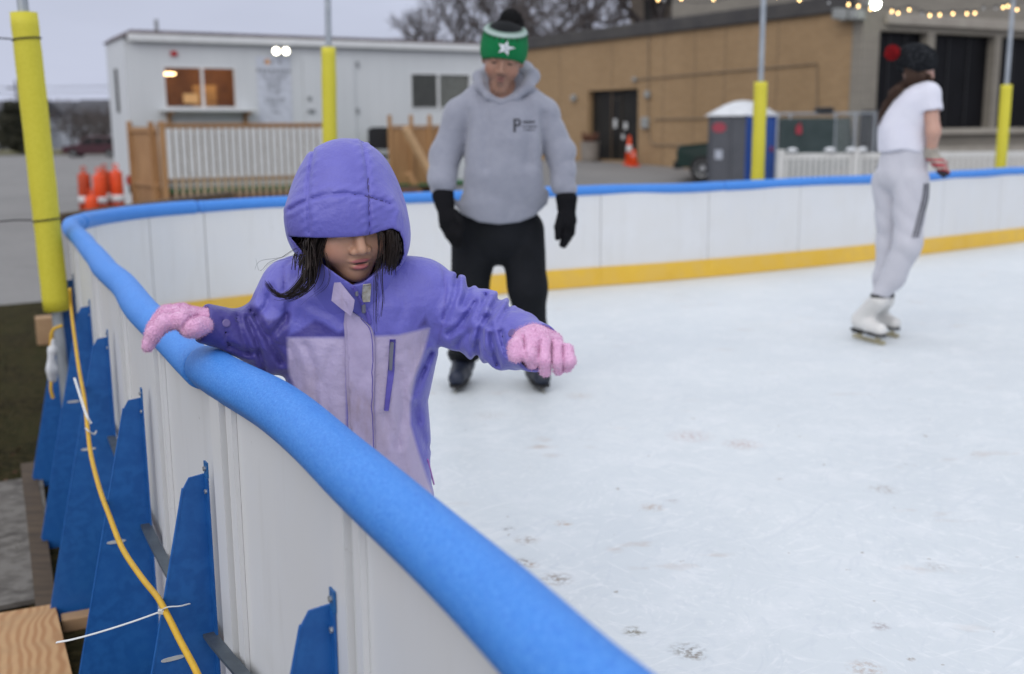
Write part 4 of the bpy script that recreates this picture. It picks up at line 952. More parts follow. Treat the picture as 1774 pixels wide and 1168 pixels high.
m4, f4, L4 = slabw(Pn(0, rx1), Pn(lx0, rx1), 0, .02, ztop, .04); m4.build('back_wall', M_pg, toilet); m5, f5, L5 = slabw(Pn(lx0, rx1), Pn(lx0, 0), 0, .02, ztop, .04); m5.build('rear_wall', M_pg, toilet)
V = []; nn = 9
for i in range(nn):
    for j in range(nn):
        u, v = i / (nn - 1), j / (nn - 1); b_ = (math.sin(math.pi * u) ** .55) * (math.sin(math.pi * v) ** .55); p = Pn(lx0 * (1.06 - 1.12 * u), rx1 * (-.06 + 1.12 * v)); V.append((p[0], p[1], ptz + ztop - .02 + (zroof - ztop + .06) * b_))
link_mesh('dome_roof', V, [(i * nn + j, i * nn + j + 1, (i + 1) * nn + j + 1, (i + 1) * nn + j) for i in range(nn - 1) for j in range(nn - 1)], mat('translucent_roof', (.66, .68, .70), rough=.5), toilet, smooth=True)
m6 = MB(f1); q = loc(f1, 1246, 221); m6.lathe([(0, -.004), (.16, -.006), (.15, -.014), (0, -.015)], (q[0], 0, q[2]), 20, axis=1); sg = link_mesh('red_label', PF.o[None] * 0 + np.array([f1(np.array([q[0] + .17 * math.cos(t), -.008, q[2] + .12 * math.sin(t)])) for t in np.linspace(0, 6.283, 20, endpoint=False)] + [f1(np.array([q[0] + .17 * math.cos(t), -.001, q[2] + .12 * math.sin(t)])) for t in np.linspace(0, 6.283, 20, endpoint=False)]), [tuple(range(20))] + [(i, i + 20, (i + 1) % 20 + 20, (i + 1) % 20) for i in range(20)], bpy.data.materials['red_label'], side)
q = loc(f1, 1245, 268); m7 = MB(f1); m7.box((q[0] - .09, -.012, q[2] - .11), (q[0] + .09, -.001, q[2] + .11), .004); m7.build('white_label', mat('pale_label', (.42, .45, .52), rough=.5), side)
# ---- chain-link fence with dark tarp
CH = Frame((*atY(1345, 260, 25.2)[:2], -.42), (.985, .17, 0)); chf = thing('chainlink_fence', CH.o, 'chain-link fence panel with dark green screen and red emblem beside the portable toilet', 'fence')
ct = loc(CH, 1400, 197)[2]; ce = loc(CH, 1515, 230)[0]; cm = loc(CH, 1446, 230)[0]; ca_ = loc(CH, 1368, 230)[0]
mb = MB(CH)
for x in (0, ca_, cm, (cm + ce) / 2, ce): MB(CH).tube([(x, 0, 0), (x, 0, ct + .03)], .028, 8).build('post', M_galv, chf)
mb.tube([(0, 0, ct), (ce, 0, ct)], .024, 8); mb.tube([(0, 0, .1), (ce, 0, .1)], .02, 8); mb.build('rail', M_galv, chf)
mb = MB(CH)
for k in range(int((ce + ct) / .11)):
    for sg_ in (1, -1):
        x0_ = k * .11 - (ct if sg_ > 0 else 0); a0 = max(0, -x0_) if sg_ > 0 else 0
        p, q = np.array([x0_, .1]), np.array([x0_ + ct - .1, ct]);
        if sg_ < 0: p, q = np.array([x0_ + .0, ct]), np.array([x0_ + ct - .1, .1])
        d = q - p; t0 = max(0, -p[0] / d[0]); t1 = min(1, (ce - p[0]) / d[0])
        if t1 > t0: p2, q2 = p + d * t0, p + d * t1; mb.tube([(p2[0], .03, p2[1]), (q2[0], .03, q2[1])], .003, 3, caps=False)
mb.build('mesh', M_galv, chf)
mb = MB(CH); tx, tz = np.meshgrid(np.linspace(ca_ - .25, cm - .02, 24), np.linspace(.12, ct - .12, 10)); mb.sheet(tx, -.035 + .015 * np.sin(tx * 9) * np.cos(tz * 3), tz); tp = mb.build('screen', mat('green_screen', (.028, .045, .045), (.045, .065, .066), 3, .7), chf, smooth=True)
q = loc(CH, 1382, 222); mb = MB(CH)
fl_ = [(-.07, -.12), (.0, -.15), (.07, -.12), (.075, -.02), (.05, .05), (.01, .16), (-.015, .05), (-.05, .07), (-.075, 0)]
mb.prism([(q[0] + a, q[2] + b) for a, b in fl_], -.075, -.068); mb.build('emblem', mat('red_emblem', (.36, .04, .06), rough=.6), tp)
q = loc(CH, 1424, 192); mb = MB(CH); mb.box((q[0] - .12, -.1, ct + .026), (q[0] + .28, .2, ct + .14), .04); tag(mb.build('folded_tarp', bpy.data.materials['black_plastic'], origin=CH(np.array([q[0], 0, ct + .026]))), 'dark folded bundle lying on top of the chain-link fence', 'tarp')
# ---- white picket fence
PK = Frame((*atY(1352, 300, 20.2)[:2], -.45), (.995, .10, 0)); pk = thing('picket_fence', PK.o, 'low white vinyl picket fence beyond the far boards', 'fence'); pt_ = loc(PK, 1400, 264)[2]
M_vin = mat('white_vinyl', (.66, .66, .64), (.60, .60, .58), 3, .45); npan = 5; pw = 1.42
for k in range(npan + 1): mb = MB(PK); mb.box((k * pw - .06, -.06, 0), (k * pw + .06, .06, pt_ + .05), .01); mb.build('post', M_vin, pk); 
for k in range(npan):
    mb = MB(PK); x0_ = k * pw + .07; mb.box((x0_, -.02, pt_ - .12), (k * pw + pw - .07, .02, pt_ - .02), .005); mb.box((x0_, -.02, .1), (k * pw + pw - .07, .02, .2), .005)
    for j in range(12): x = x0_ + .05 + (pw - .24) * j / 11; mb.box((x - .036, -.034, .05), (x + .036, -.0205, pt_ - .03 + .0), .004)
    mb.build('panel', M_vin, pk)
for k, (px, sz) in enumerate(((1373, .13), (1438, .15), (1475, .14), (1494, .12))):
    q = loc(PK, px, 262); mb = MB(PK); mb.ball((q[0], 0, pt_ + .035), (sz * .75, .09, .05), 12); o = mb.build('snow_lump', mat('dirty_snow', (.72, .74, .76), rough=.8) if 'dirty_snow' not in bpy.data.materials else bpy.data.materials['dirty_snow'], origin=PK(np.array([q[0], 0, pt_])), smooth=True); tag(o, 'small white lump resting on top of the picket fence', 'snow lump', 'white lumps on the picket fence')
# ---- vehicles
def car(fr, L, Wd, prof, win, wheels, wr, paint, label, name, cat, grill=False):
    root = thing(name, fr.o, label, cat); mb = MB(fr); hw = Wd / 2; belt = prof['belt']
    # body: side profile swept across with tumblehome
    P = np.array(prof['line']); n = len(P); V = []; ys = (-1, -.93, .93, 1)
    for yv in ys:
        for x, z in P:
            ins = 1.0 if abs(yv) < .99 else 0; t = max(0, (z - belt)) * .22; cx_, cz_ = L / 2, belt * .8
            V.append((x if ins else cx_ + (x - cx_) * .985, yv * (hw - t), z if ins else cz_ + (z - cz_) * .97))
    Fc = [(a * n + i, a * n + (i + 1) % n, (a + 1) * n + (i + 1) % n, (a + 1) * n + i) for a in range(3) for i in range(n)] + [tuple(range(n - 1, -1, -1)), tuple(range(3 * n, 4 * n))]
    mb.add(V, Fc); mb.build('body', paint, root)
    for w in win:
        t = lambda z: hw - max(0, z - belt) * .22
        for sd in (-1, 1):
            m2 = MB(fr); m2.add([(x, sd * (t(z) + .004), z) for x, z in w] + [(x, sd * (t(z) - .05), z) for x, z in w], [tuple(range(len(w))), tuple(range(2 * len(w) - 1, len(w) - 1, -1))] + [(i, (i + 1) % len(w), (i + 1) % len(w) + len(w), i + len(w)) for i in range(len(w))]); m2.build('window', M_black, root)
    for wx in wheels:
        for sd in (-1, 1):
            y1 = sd * (hw + .015); y0 = sd * (hw - .22)
            m2 = MB(fr); m2.lathe([(wr * .6, y0), (wr * .97, y0), (wr, (y0 + y1) / 2), (wr * .97, y1), (wr * .62, y1 + sd * .0)], (wx, 0, wr), 20, axis=1); wh = m2.build('wheel', M_rub, root)
            m2 = MB(fr); m2.lathe([(.0, y1 + sd * .012), (wr * .2, y1 + sd * .014), (wr * .3, y1 - sd * .02), (wr * .6, y1 + sd * .004), (wr * .6, y1 - sd * .08), (0, y1 - sd * .08)], (wx, 0, wr), 14, axis=1); m2.build('rim', mat('alloy', (.42, .43, .44), rough=.35, metal=.7) if 'alloy' not in bpy.data.materials else bpy.data.materials['alloy'], wh)
    m2 = MB(fr); m2.box((-.10, -hw * .93, .34), (.06, hw * .93, .56), .03); m2.build('bumper', M_rub if grill else paint, root)
    for sd in (-1, 1):
        m2 = MB(fr); m2.box((-.02, sd * hw * .62 - .13, .68), (.10, sd * hw * .62 + .13, .84), .03); m2.build('headlight', bpy.data.materials['pale_label'], root)
    return root
suvz = atY(115, 271, 88.0); fr = Frame((suvz[0], 88.0, float(gz(suvz[0], 88.0))), (1, .04, 0))
car(fr, 4.6, 1.8, dict(belt=.98, line=[(0, .35), (0, .78), (.15, .92), (1.15, 1.02), (1.75, 1.58), (2.2, 1.68), (4.2, 1.66), (4.55, 1.1), (4.6, .4), (4.2, .33), (3.2, .3), (1.3, .3), (.4, .33)]),
    [[(1.4, 1.05), (1.85, 1.52), (2.4, 1.58), (2.4, 1.04)], [(2.48, 1.04), (2.48, 1.58), (3.3, 1.57), (3.3, 1.04)], [(3.38, 1.04), (3.38, 1.57), (4.1, 1.5), (4.3, 1.08)]], (.85, 3.7), .36, mat('maroon_paint', (.05, .008, .017), (.04, .007, .014), 1, .4, spec=.4), 'maroon sport utility car parked far off across the car park', 'parked_car', 'car')
q = BK(loc(BK, 1183, 299, -2.2)); fr = Frame((q[0], q[1], float(gz(q[0], q[1])) + .0), (.93, -.36, 0)); M_grn = mat('dark_green_paint', (.005, .024, .018), (.004, .018, .014), 1, .35, spec=.35)
car(fr, 4.6, 1.7, dict(belt=1.0, line=[(0, .4), (-.02, .85), (.08, .98), (.82, 1.05), (1.12, 1.62), (1.4, 1.7), (4.5, 1.68), (4.6, 1.0), (4.6, .45), (4.2, .35), (1.4, .35), (.4, .36)]),
    [[(.98, 1.1), (1.24, 1.56), (2.3, 1.6), (2.3, 1.08)], [(2.4, 1.08), (2.4, 1.6), (3.3, 1.6), (3.3, 1.08)]], (.72, 3.7), .36, M_grn, 'dark green off-road vehicle, its front end showing beside the portable toilet', 'parked_car', 'car', True)
# ---- houses, hedge trees and utility poles beyond the car park
M_hw = mat('white_clapboard', (.50, .52, .55), (.44, .46, .49), .5, .7); M_hr = mat('grey_shingle', (.085, .085, .095), (.06, .06, .068), .6, .9)
def house(x0, x1, Y, h, rh, label, m=None):
    z = float(gz((x0 + x1) / 2, Y)); root = thing('house', ((x0 + x1) / 2, Y, z), label, 'house'); f = Frame((x0, Y, z)); L = x1 - x0
    mb = MB(f); mb.box((0, 0, 0), (L, 9, h)); mb.build('wall', m or M_hw, root)
    mb = MB(f); mb.add([(-.5, -.6, h + .01), (L + .5, -.6, h + .01), (L + .5, 4.5, h + rh), (-.5, 4.5, h + rh), (-.5, 9.6, h + .01), (L + .5, 9.6, h + .01), (-.5, -.6, h - .15), (L + .5, -.6, h - .15), (L + .5, 9.6, h - .15), (-.5, 9.6, h - .15)], [(0, 1, 2, 3), (3, 2, 5, 4), (0, 3, 4, 9, 6), (1, 7, 8, 5, 2), (0, 6, 7, 1), (4, 5, 8, 9), (6, 9, 8, 7)]); mb.build('roof', M_hr, root)
    k = max(2, int(L / 3))
    for r_ in range(2 if h > 4.5 else 1):
        for i in range(k): mb = MB(f); x = L * (i + .5) / k; mb.box((x - .5, -.05, 1.0 + 2.7 * r_), (x + .5, -.002, 2.4 + 2.7 * r_)); mb.build('window', M_black, root)
    return root
Hx = lambda px, Y: float(atY(px, 240, Y)[0])
house(Hx(-60, 150), Hx(62, 150), 150, 4.6, 1.9, 'pale house with grey roof at the far left edge, behind the dark bush')
house(Hx(66, 165), Hx(112, 165), 165, 5.0, 1.8, 'narrow pale house behind the yellow padded post, across the car park')
house(Hx(128, 150), Hx(197, 150), 150, 4.4, 2.2, 'low house with a wide dark roof among bare trees, left of the trailer', mat('grey_clapboard', (.26, .27, .30), rough=.8))
M_bark = mat('bark', (.10, .085, .075), (.065, .055, .05), 5, .9); M_twig = mat('bare_twigs', (.095, .080, .076), (.07, .06, .058), 1.5, .9)
def bare_tree(x, y, h, label, spread=.5, seed=1, r0=.22, depth=6, lean=0, first=.3, group=None):
    g = np.random.default_rng(seed); z = float(gz(x, y)); root = thing('bare_tree', (x, y, z), label, 'tree', group)
    tr = MB(); br_ = MB(); top = np.array([x + lean, y, z + h * first])
    tr.tube([(x, y, z), (x + lean * .5, y, z + h * first * .5), top], [r0 * 1.2, r0, r0 * .85], 8)
    def grow(p, d, L, r, k):
        q = p + d * L * .5 + g.normal(size=3) * L * .05; e_ = p + d * L + g.normal(size=3) * L * .07; e_[2] += .02 * L
        br_.tube([p, q, e_], [r, r * .85, r * .65], 5 if k > 3 else 3, caps=False)
        if k == 0: return
        for _ in range(3 if k > 1 else 4):
            t = .45 + .55 * g.random(); s = p + (e_ - p) * t; nd = d + g.normal(size=3) * spread; nd[2] += .12; nd /= np.linalg.norm(nd); grow(s, nd, L * (.62 + .2 * g.random()), max(r * .55, .014), k - 1)
    for i in range(5):
        a = i * 1.257 + g.random(); d = np.array([math.cos(a) * .75, math.sin(a) * .75, .8]); d /= np.linalg.norm(d); grow(top, d, h * .24, r0 * .6, depth - 1)
    grow(top, np.array([0, 0, 1.]), h * .26, r0 * .7, depth - 1)
    tr.build('trunk', M_bark, root, smooth=True); br_.build('branches', M_twig, root); return root
X_ = lambda px, Y: float(atY(px, 60, Y)[0])
bare_tree(X_(790, 62), 62, 11.5, 'wide bare tree behind the trailer, left of the man in the green hat', .55, 3, .26, 6, group='bare trees behind the buildings')
bare_tree(X_(915, 66), 66, 13.5, 'bare tree with thick limbs directly behind the man in the green hat', .55, 4, .30, 6, group='bare trees behind the buildings')
bare_tree(X_(1025, 70), 70, 14.0, 'bare tree right of the man, over the roof edge of the tan building', .5, 5, .28, 6, group='bare trees behind the buildings')
bare_tree(X_(1150, 46), 46, 13.0, 'dark bare tree spreading over the tan building roof before the brown block', .5, 6, .26, 6, group='bare trees behind the buildings')
bare_tree(X_(1300, 42), 43, 13.0, 'bare tree above the tan building, near the string lights', .5, 8, .26, 6, group='bare trees behind the buildings')
fl_lab = ['low bare grey tree behind the maroon car', 'bare grey tree above the dark house roof', 'small bare tree between the pale house and the dark roof', 'thin bare tree close to the white trailer end', 'bare tree just right of the yellow padded post, before the houses', 'bare tree farthest left, over the pale house']
for i, (px, Y, h) in enumerate(((150, 125, 6.6), (172, 140, 8.0), (110, 130, 7.2), (192, 120, 7.0), (125, 128, 6.0), (70, 170, 8.0))): bare_tree(X_(px, Y), Y, h, fl_lab[i], .6, 20 + i, .16, 5, first=.2, group='bare trees among the far houses')
# dark evergreen bush
bx, by = X_(18, 108), 108; bz = float(gz(bx, by)); root = thing('evergreen_tree', (bx, by, bz), 'dark rounded evergreen on the grass verge at the left edge', 'tree'); V = []; Fc = []
for _ in range(5200):
    u = rng.normal(size=3); u /= np.linalg.norm(u); rr = rng.random() ** .4; zc = rng.random(); c = np.array([bx + u[0] * 2.3 * rr * (1 - .55 * zc ** 2), by + u[1] * 2.0 * rr, bz + .5 + 4.4 * zc]) + .12 * rng.normal(size=3); a, b2 = rng.normal(size=3) * .17, rng.normal(size=3) * .17; k = len(V); V += [c - a, c + a, c + b2]; Fc.append((k, k + 1, k + 2))
link_mesh('crown', V, Fc, mat('dark_evergreen', (.03, .032, .022), (.05, .048, .03), 1.2, .9), root); MB().tube([(bx, by, bz), (bx, by, bz + 2.5)], [.2, .12], 8).build('trunk', M_bark, root)
for i, (px, Y, h) in enumerate(((19, 140, 8.6),)):
    x = X_(px, Y); z = float(gz(x, Y)); root = thing('utility_pole', (x, Y, z), 'tall utility pole with crossarm at the far left, before the pale house', 'utility pole'); MB().tube([(x, Y, z), (x, Y, z + h)], [.17, .12], 8).build('pole', M_bark, root); MB().box((x - 1.1, Y - .08, z + h - 1.0), (x + 1.1, Y + .02, z + h - .85)).build('crossarm', M_bark, root); mb = MB(); mb.lathe([(.0, 0), (.3, 0), (.3, .9), (0, .95)], (x + .45, Y - .2, z + h - 2.4), 10); mb.build('transformer', M_box, root)
    mb = MB()
    for dy, zz in ((-1, 0), (1, 0), (0, -.7)): mb.tube([(x + dy + 60 * (t - .3), Y + 8 * (t - .3), z + h - .8 + zz + 3.2 * (t - .3) ** 2) for t in np.linspace(0, 1, 14)], .03, 4)
    tag(mb.build('power_line', M_tie, origin=(x, Y, z + h)), 'thin power lines crossing the sky above the far houses', 'power line')
# far wood line closing the horizon
V = []; Fc = []
for _ in range(26000):
    x = rng.uniform(-330, 160); y = 260 + 40 * rng.random(); hh = 7.5 + 1.5 * math.sin(x * .05) + 1.2 * math.sin(x * .21 + 1); z0 = float(gz(x, y)); c = np.array([x, y, z0 + hh * rng.random() ** .7]); a = np.array([rng.normal() * .5, 0, rng.normal() * .9]); b2 = np.array([rng.normal() * .5, 0, rng.normal() * .9]); k = len(V); V += [c - a, c + a, c + b2]; Fc.append((k, k + 1, k + 2))
tag(link_mesh('distant_wood', V, Fc, mat('distant_wood', (.13, .115, .115), (.10, .09, .092), .1, .95)), kind='stuff')
# ---- string lights
bulbs = [(1345, -6, 1), (1385, 0, 1), (1436, 5, 0), (1470, 8, 1), (1487, 11, 1), (1508, 16, 1), (1545, 20, 1), (1556, 23, 1), (1575, 17, 1), (1597, 25, 0), (1611, 27, 1), (1628, 26, 1), (1651, 24, 1), (1675, 24, 1), (1689, 23, 1), (1704, 15, 0), (1725, 15, 0), (1738, 13, 1), (1746, 11, 1), (1762, 17, 1)]
def ypos(px): return 9.75 + (px - 1318) / (1744 - 1318) * 2.0
sl = thing('string_lights', atY(1540, 15, ypos(1540)), 'string of small warm bulbs hung between the far rink poles', 'string lights')
pts = [atY(1321, -22, 9.75)] + [atY(p, q - 5, ypos(p)) for p, q, _ in bulbs[::2]] + [atY(1757, 4, 11.75), atY(1850, 0, 12.3)]
MB().tube(smooth_path(pts, 80), .004, 5).build('cable', M_tie, sl)
MB().tube(smooth_path([atY(1321, -22, 9.75), atY(1240, 2, 10.2), atY(1180, 3, 10.6), atY(1120, -4, 11)], 40), .004, 5).build('cable', M_tie, sl)
M_bulb = emit('warm_bulb', (1.0, .64, .26), 4.5); M_off = mat('frosted_bulb', (.50, .50, .50), rough=.3)
for p, q, on in bulbs + [(1140, 0, 1), (1150, 1, 0), (1180, -2, 1), (1236, -1, 1)]:
    c = atY(p, q, ypos(p) if p > 1300 else 10.5); mb = MB(); mb.ball(c, (.011, .011, .015), 10); b_ = mb.build('bulb', M_bulb if on else M_off, sl, smooth=True); mb = MB(); mb.lathe([(.008, .014), (.009, .04), (.0, .042)], tuple(c), 8); mb.build('socket', M_tie, b_)
# ================================================================== PEOPLE
def rotm(yaw, pitch, roll):
    cy, sy, cp_, sp_, cr, sr = math.cos(yaw), math.sin(yaw), math.cos(pitch), math.sin(pitch), math.cos(roll), math.sin(roll)
    Rz = np.array([[cy, -sy, 0], [sy, cy, 0], [0, 0, 1]]); Rx = np.array([[1, 0, 0], [0, cp_, -sp_], [0, sp_, cp_]]); Ry = np.array([[cr, 0, sr], [0, 1, 0], [-sr, 0, cr]])
    return Rz @ Rx @ Ry
def d_head(q, w=1.0, child=False, long=0.0):
    """head in its own frame (metres): x to the viewer's right when it faces you, -y forward, z up, chin near z = -.1"""
    jw = .060 if child else .062
    d = d_ell(q, (0, .012, .022), (.073 * w, .09, .082)); d = smin(d, d_ell(q, (0, -.02, -.032), (jw * w, .062, .062)), .03)
    d = smin(d, d_ell(q, (0, -.052, -.082), (.024 * w, .022, .020)), .025)
    if long: d = smin(d, d_ell(q, (0, -.040, -.088 - long), (.030 * w, .030, .020)), .03)
    for s in (-1, 1):
        d = smin(d, d_ell(q, (s * .037 * w, -.052, -.026), (.026, .026, .026)), .02)      # cheeks
        d = smax(d, -d_ell(q, (s * .031 * w, -.092, .012), (.018, .014, .012)), .014)     # eye sockets
        d = smin(d, d_ell(q, (s * .031 * w, -.068, .010), (.014, .012, .0115)), .004)      # lids / eyes
        d = smin(d, d_cap(q, (s * .016 * w, -.081, .026), (s * .044 * w, -.071, .027), .006, .005), .012)   # brow ridge
        d = smin(d, d_ell(q, (s * .074 * w, .012, -.002), (.010, .018, .028)), .008)      # ears
    d = smin(d, d_cap(q, (0, -.080, .012), (0, -.096, -.020), .0075, .0105), .012)
    for s in (-1, 1): d = smin(d, d_ell(q, (s * .0125, -.088, -.0255), (.0085, .010, .0075)), .006)
    for s in (-1, 1): d = smax(d, -d_ell(q, (s * .0065, -.0965, -.0335), (.0042, .006, .004)), .003)
    d = smin(d, d_ell(q, (0, -.077, -.0475), (.021, .0105, .0062)), .006); d = smin(d, d_ell(q, (0, -.076, -.0600), (.0175, .011, .0070)), .006)
    d = smax(d, -d_ell(q, (0, -.092, -.0538), (.0195 if not child else .021, .013, .0017 if not child else .0036)), .002)
    return d
def head_attrs(q, th=1.0):
    lip = np.minimum(np.hypot(q[:, 0] / .0215, (q[:, 2] + .0475) / .0052), np.hypot(q[:, 0] / .0185, (q[:, 2] + .0605) / .0066))
    lip = np.where(q[:, 1] < -.05, 1 - lip, -1); mouth = np.where(q[:, 1] < -.05, 1 - np.hypot(q[:, 0] / .019, (q[:, 2] + .0538) / .0022), -1)
    brow = np.max([np.where(q[:, 1] < -.03, 1 - np.hypot((q[:, 0] - s * .031) / .019, (q[:, 2] - .030 + 18 * (q[:, 0] - s * .031) ** 2) / (.0045 * th)), -1) for s in (-1, 1)], axis=0)
    eye = np.max([np.where(q[:, 1] < -.04, 1 - np.hypot((q[:, 0] - s * .031) / .013, (q[:, 2] - .007) / (.0030 * th)), -1) for s in (-1, 1)], axis=0)
    cheek = np.max([1 - np.linalg.norm(q - np.array([s * .040, -.06, -.028]), axis=1) / .03 for s in (-1, 1)], axis=0)
    beard = np.where(q[:, 1] < -.02, np.maximum(1 - np.hypot(q[:, 0] / .030, (q[:, 2] + .041) / .007), 1 - np.hypot(q[:, 0] / .022, (q[:, 2] + .079) / .016)), -1)
    return dict(lip=lip, mouth=mouth, brow=brow, eye=eye, cheek=cheek, beard=beard)
def skin_mat(name, c, blush, lipc, beard=0.0):
    m, nt, b = nodes_of(name); co = objco(nt)
    col = mixc(nt, ramp2(nt, add_noise(nt, co, 45, 4), .3, .7), c, tuple(v * .90 for v in c))
    st = lambda a, lo, hi, f: math_(nt, 'MULTIPLY', ramp2(nt, attr(nt, a), lo, hi), f)
    col = mixc(nt, st('cheek', .0, .9, .75), col, blush)
    if beard: col = mixc(nt, st('beard', .0, .6, beard), col, (.05, .035, .03))
    col = mixc(nt, st('lip', .0, .35, .85), col, lipc); col = mixc(nt, st('mouth', .0, .3, .9), col, (.03, .008, .008))
    col = mixc(nt, st('brow', .0, .5, .85), col, (.02, .014, .012)); col = mixc(nt, st('eye', .1, .4, .95), col, (.02, .014, .012))
    nt.links.new(col, b.inputs['Base Color']); b.inputs['Roughness'].default_value = .5; b.inputs['Subsurface Weight'].default_value = .12; b.inputs['Subsurface Radius'].default_value = (.01, .004, .002); b.inputs['Subsurface Scale'].default_value = .5
    bump(nt, b, add_noise(nt, co, 400, 2), .08, .001); return m
def fuzz(V, Fc, n, L, wdt, seed=1, lie=.5, NV=None):
    """short soft fibres over a surface, returned as thin triangles"""
    g = np.random.default_rng(seed); Fa = np.array(Fc); a, b, c = V[Fa[:, 0]], V[Fa[:, 1]], V[Fa[:, 2]]; nr = np.cross(b - a, c - a); ar = np.linalg.norm(nr, axis=1); nr = nr / (ar[:, None] + 1e-12)
    if NV is not None: nr = nr * np.sign((nr * NV[Fa[:, 0]]).sum(1, keepdims=True) + 1e-12)
    i = g.choice(len(Fa), n, p=ar / ar.sum()); u = g.random((n, 1)); v = g.random((n, 1)); p = a[i] + (b[i] - a[i]) * u + (V[Fa[i, 3]] - a[i]) * v
    d = nr[i] + lie * g.normal(size=(n, 3)); d /= np.linalg.norm(d, axis=1, keepdims=True); s = np.cross(d, g.normal(size=(n, 3))); s /= np.linalg.norm(s, axis=1, keepdims=True) + 1e-9
    ln = L * (.5 + g.random((n, 1))); W = np.concatenate([p - s * wdt - d * .001, p + s * wdt - d * .001, p + d * ln]); k = len(V)
    out = np.concatenate([V, W]), list(map(tuple, Fc)) + [(k + j, k + n + j, k + 2 * n + j) for j in range(n)]
    return out if NV is None else out + (np.concatenate([NV, nr[i], nr[i], nr[i]]),)
def sdf_fuzzy(name, fn, lo, hi, h, m, parent, n, L, wdt, seed=1, lie=.5):
    V, Q = nets(fn, *[axis(l, u, h) for l, u in zip(lo, hi)]); V2, F2, N2 = fuzz(V, Q, n, L, wdt, seed, lie, grad(fn, V)); return link_mesh(name, V2, F2, m, parent, smooth=True)
def bounds(pts, pad):
    P = np.array(pts); return P.min(0) - pad, P.max(0) + pad
def fabric(name, c, c2, rough=.7, weave=900, wb=.15, crease=25, cb=.25, sheen=.2, zones=(), spec=.3, hi=.65, lo=.35, sc=9):
    """zones: (attribute, threshold, colour, soft width): colour where the attribute is below the threshold"""
    m, nt, b = nodes_of(name); co = objco(nt); col = mixc(nt, ramp2(nt, add_noise(nt, co, sc, 5, .6), lo, hi), c, c2)
    for a, th, zc, soft, amt in zones:
        f = ramp2(nt, math_(nt, 'ADD', math_(nt, 'MULTIPLY', attr(nt, a), 1.0), .5 - th), .5 - soft, .5 + soft, (1, 1, 1), (0, 0, 0)); 
        col = mixc(nt, math_(nt, 'MULTIPLY', f, amt), col, zc)
    nt.links.new(col, b.inputs['Base Color']); b.inputs['Roughness'].default_value = rough; b.inputs['Sheen Weight'].default_value = sheen; b.inputs['Specular IOR Level'].default_value = spec
    if cb: bump(nt, b, add_noise(nt, co, crease, 4, .55), cb, .008)
    if wb: bump(nt, b, add_noise(nt, co, weave, 2), wb, .0006)
    return m

# ------------------------------------------------------------------ the hooded child
GY0 = 2.2
def G(px, py, Y=GY0): return atY(px, py, Y)
kid_o = np.array([G(625, 700)[0], GY0 + .02, 0])
R_h = rotm(math.radians(24), math.radians(16), math.radians(-6)); KS = 1.03
h_o = G(626, 459, 2.065) - KS * R_h @ np.array([0, -.088, -.054])
hq = lambda P: ((P - h_o) @ R_h) / KS
neck = h_o + R_h @ np.array([0, .03, -.085]) * KS
J = dict(shL=G(510, 505, 2.19), elL=G(474, 604, 2.19), wrL=G(385, 566, 2.13), shR=G(728, 502, 2.19), elR=G(838, 566, 2.16), wrR=G(912, 596, 2.04), pel=G(625, 850, 2.22), hipL=G(585, 880, 2.22), hipR=G(668, 880, 2.22))
def kid_body(P):
    d = d_head(hq(P), 1.0, True) * KS
    d = smin(d, d_cap(P, neck, G(618, 520, 2.19), .042, .048), .025)
    d = smin(d, d_chain(P, [G(618, 520, 2.19), G(622, 640, 2.21), J['pel']], [.07, .075, .085], .03), .03)
    d = smin(d, d_chain(P, [G(618, 520, 2.19), J['shL'], J['elL'], J['wrL']], [.05, .036, .028, .020], .02), .02); d = smin(d, d_chain(P, [G(618, 520, 2.19), J['shR'], J['elR'], J['wrR']], [.05, .036, .028, .020], .02), .02)
    for s, hp in ((-1, 'hipL'), (1, 'hipR')):
        x = kid_o[0] + s * .085; d = smin(d, d_chain(P, [J[hp], (x, GY0 + .02, .27), (x, GY0 + .05, .10)], [.062, .045, .032], .02), .02)
    return d
lo, hi = bounds([J['wrL'], J['wrR'], (kid_o[0], GY0 - .2, .06), (kid_o[0], GY0 + .16, h_o[2] + .12)], .05)
M_skinK = skin_mat('child_skin', (.50, .275, .175), (.56, .23, .17), (.42, .11, .12))
V, Q = nets(kid_body, axis(lo[0], hi[0], .011, (h_o[0] - .085, h_o[0] + .085, .0024)), axis(lo[1], hi[1], .011, (h_o[1] - .115, h_o[1] + .03, .0024)), axis(lo[2], hi[2], .011, (h_o[2] - .12, h_o[2] + .06, .0024)))
kid = link_mesh('person', V, Q, M_skinK, origin=kid_o, smooth=True, attrs=head_attrs(hq(V)))
tag(kid, 'child in purple and lilac hooded jacket with pink gloves, leaning on the foam rail', 'person')

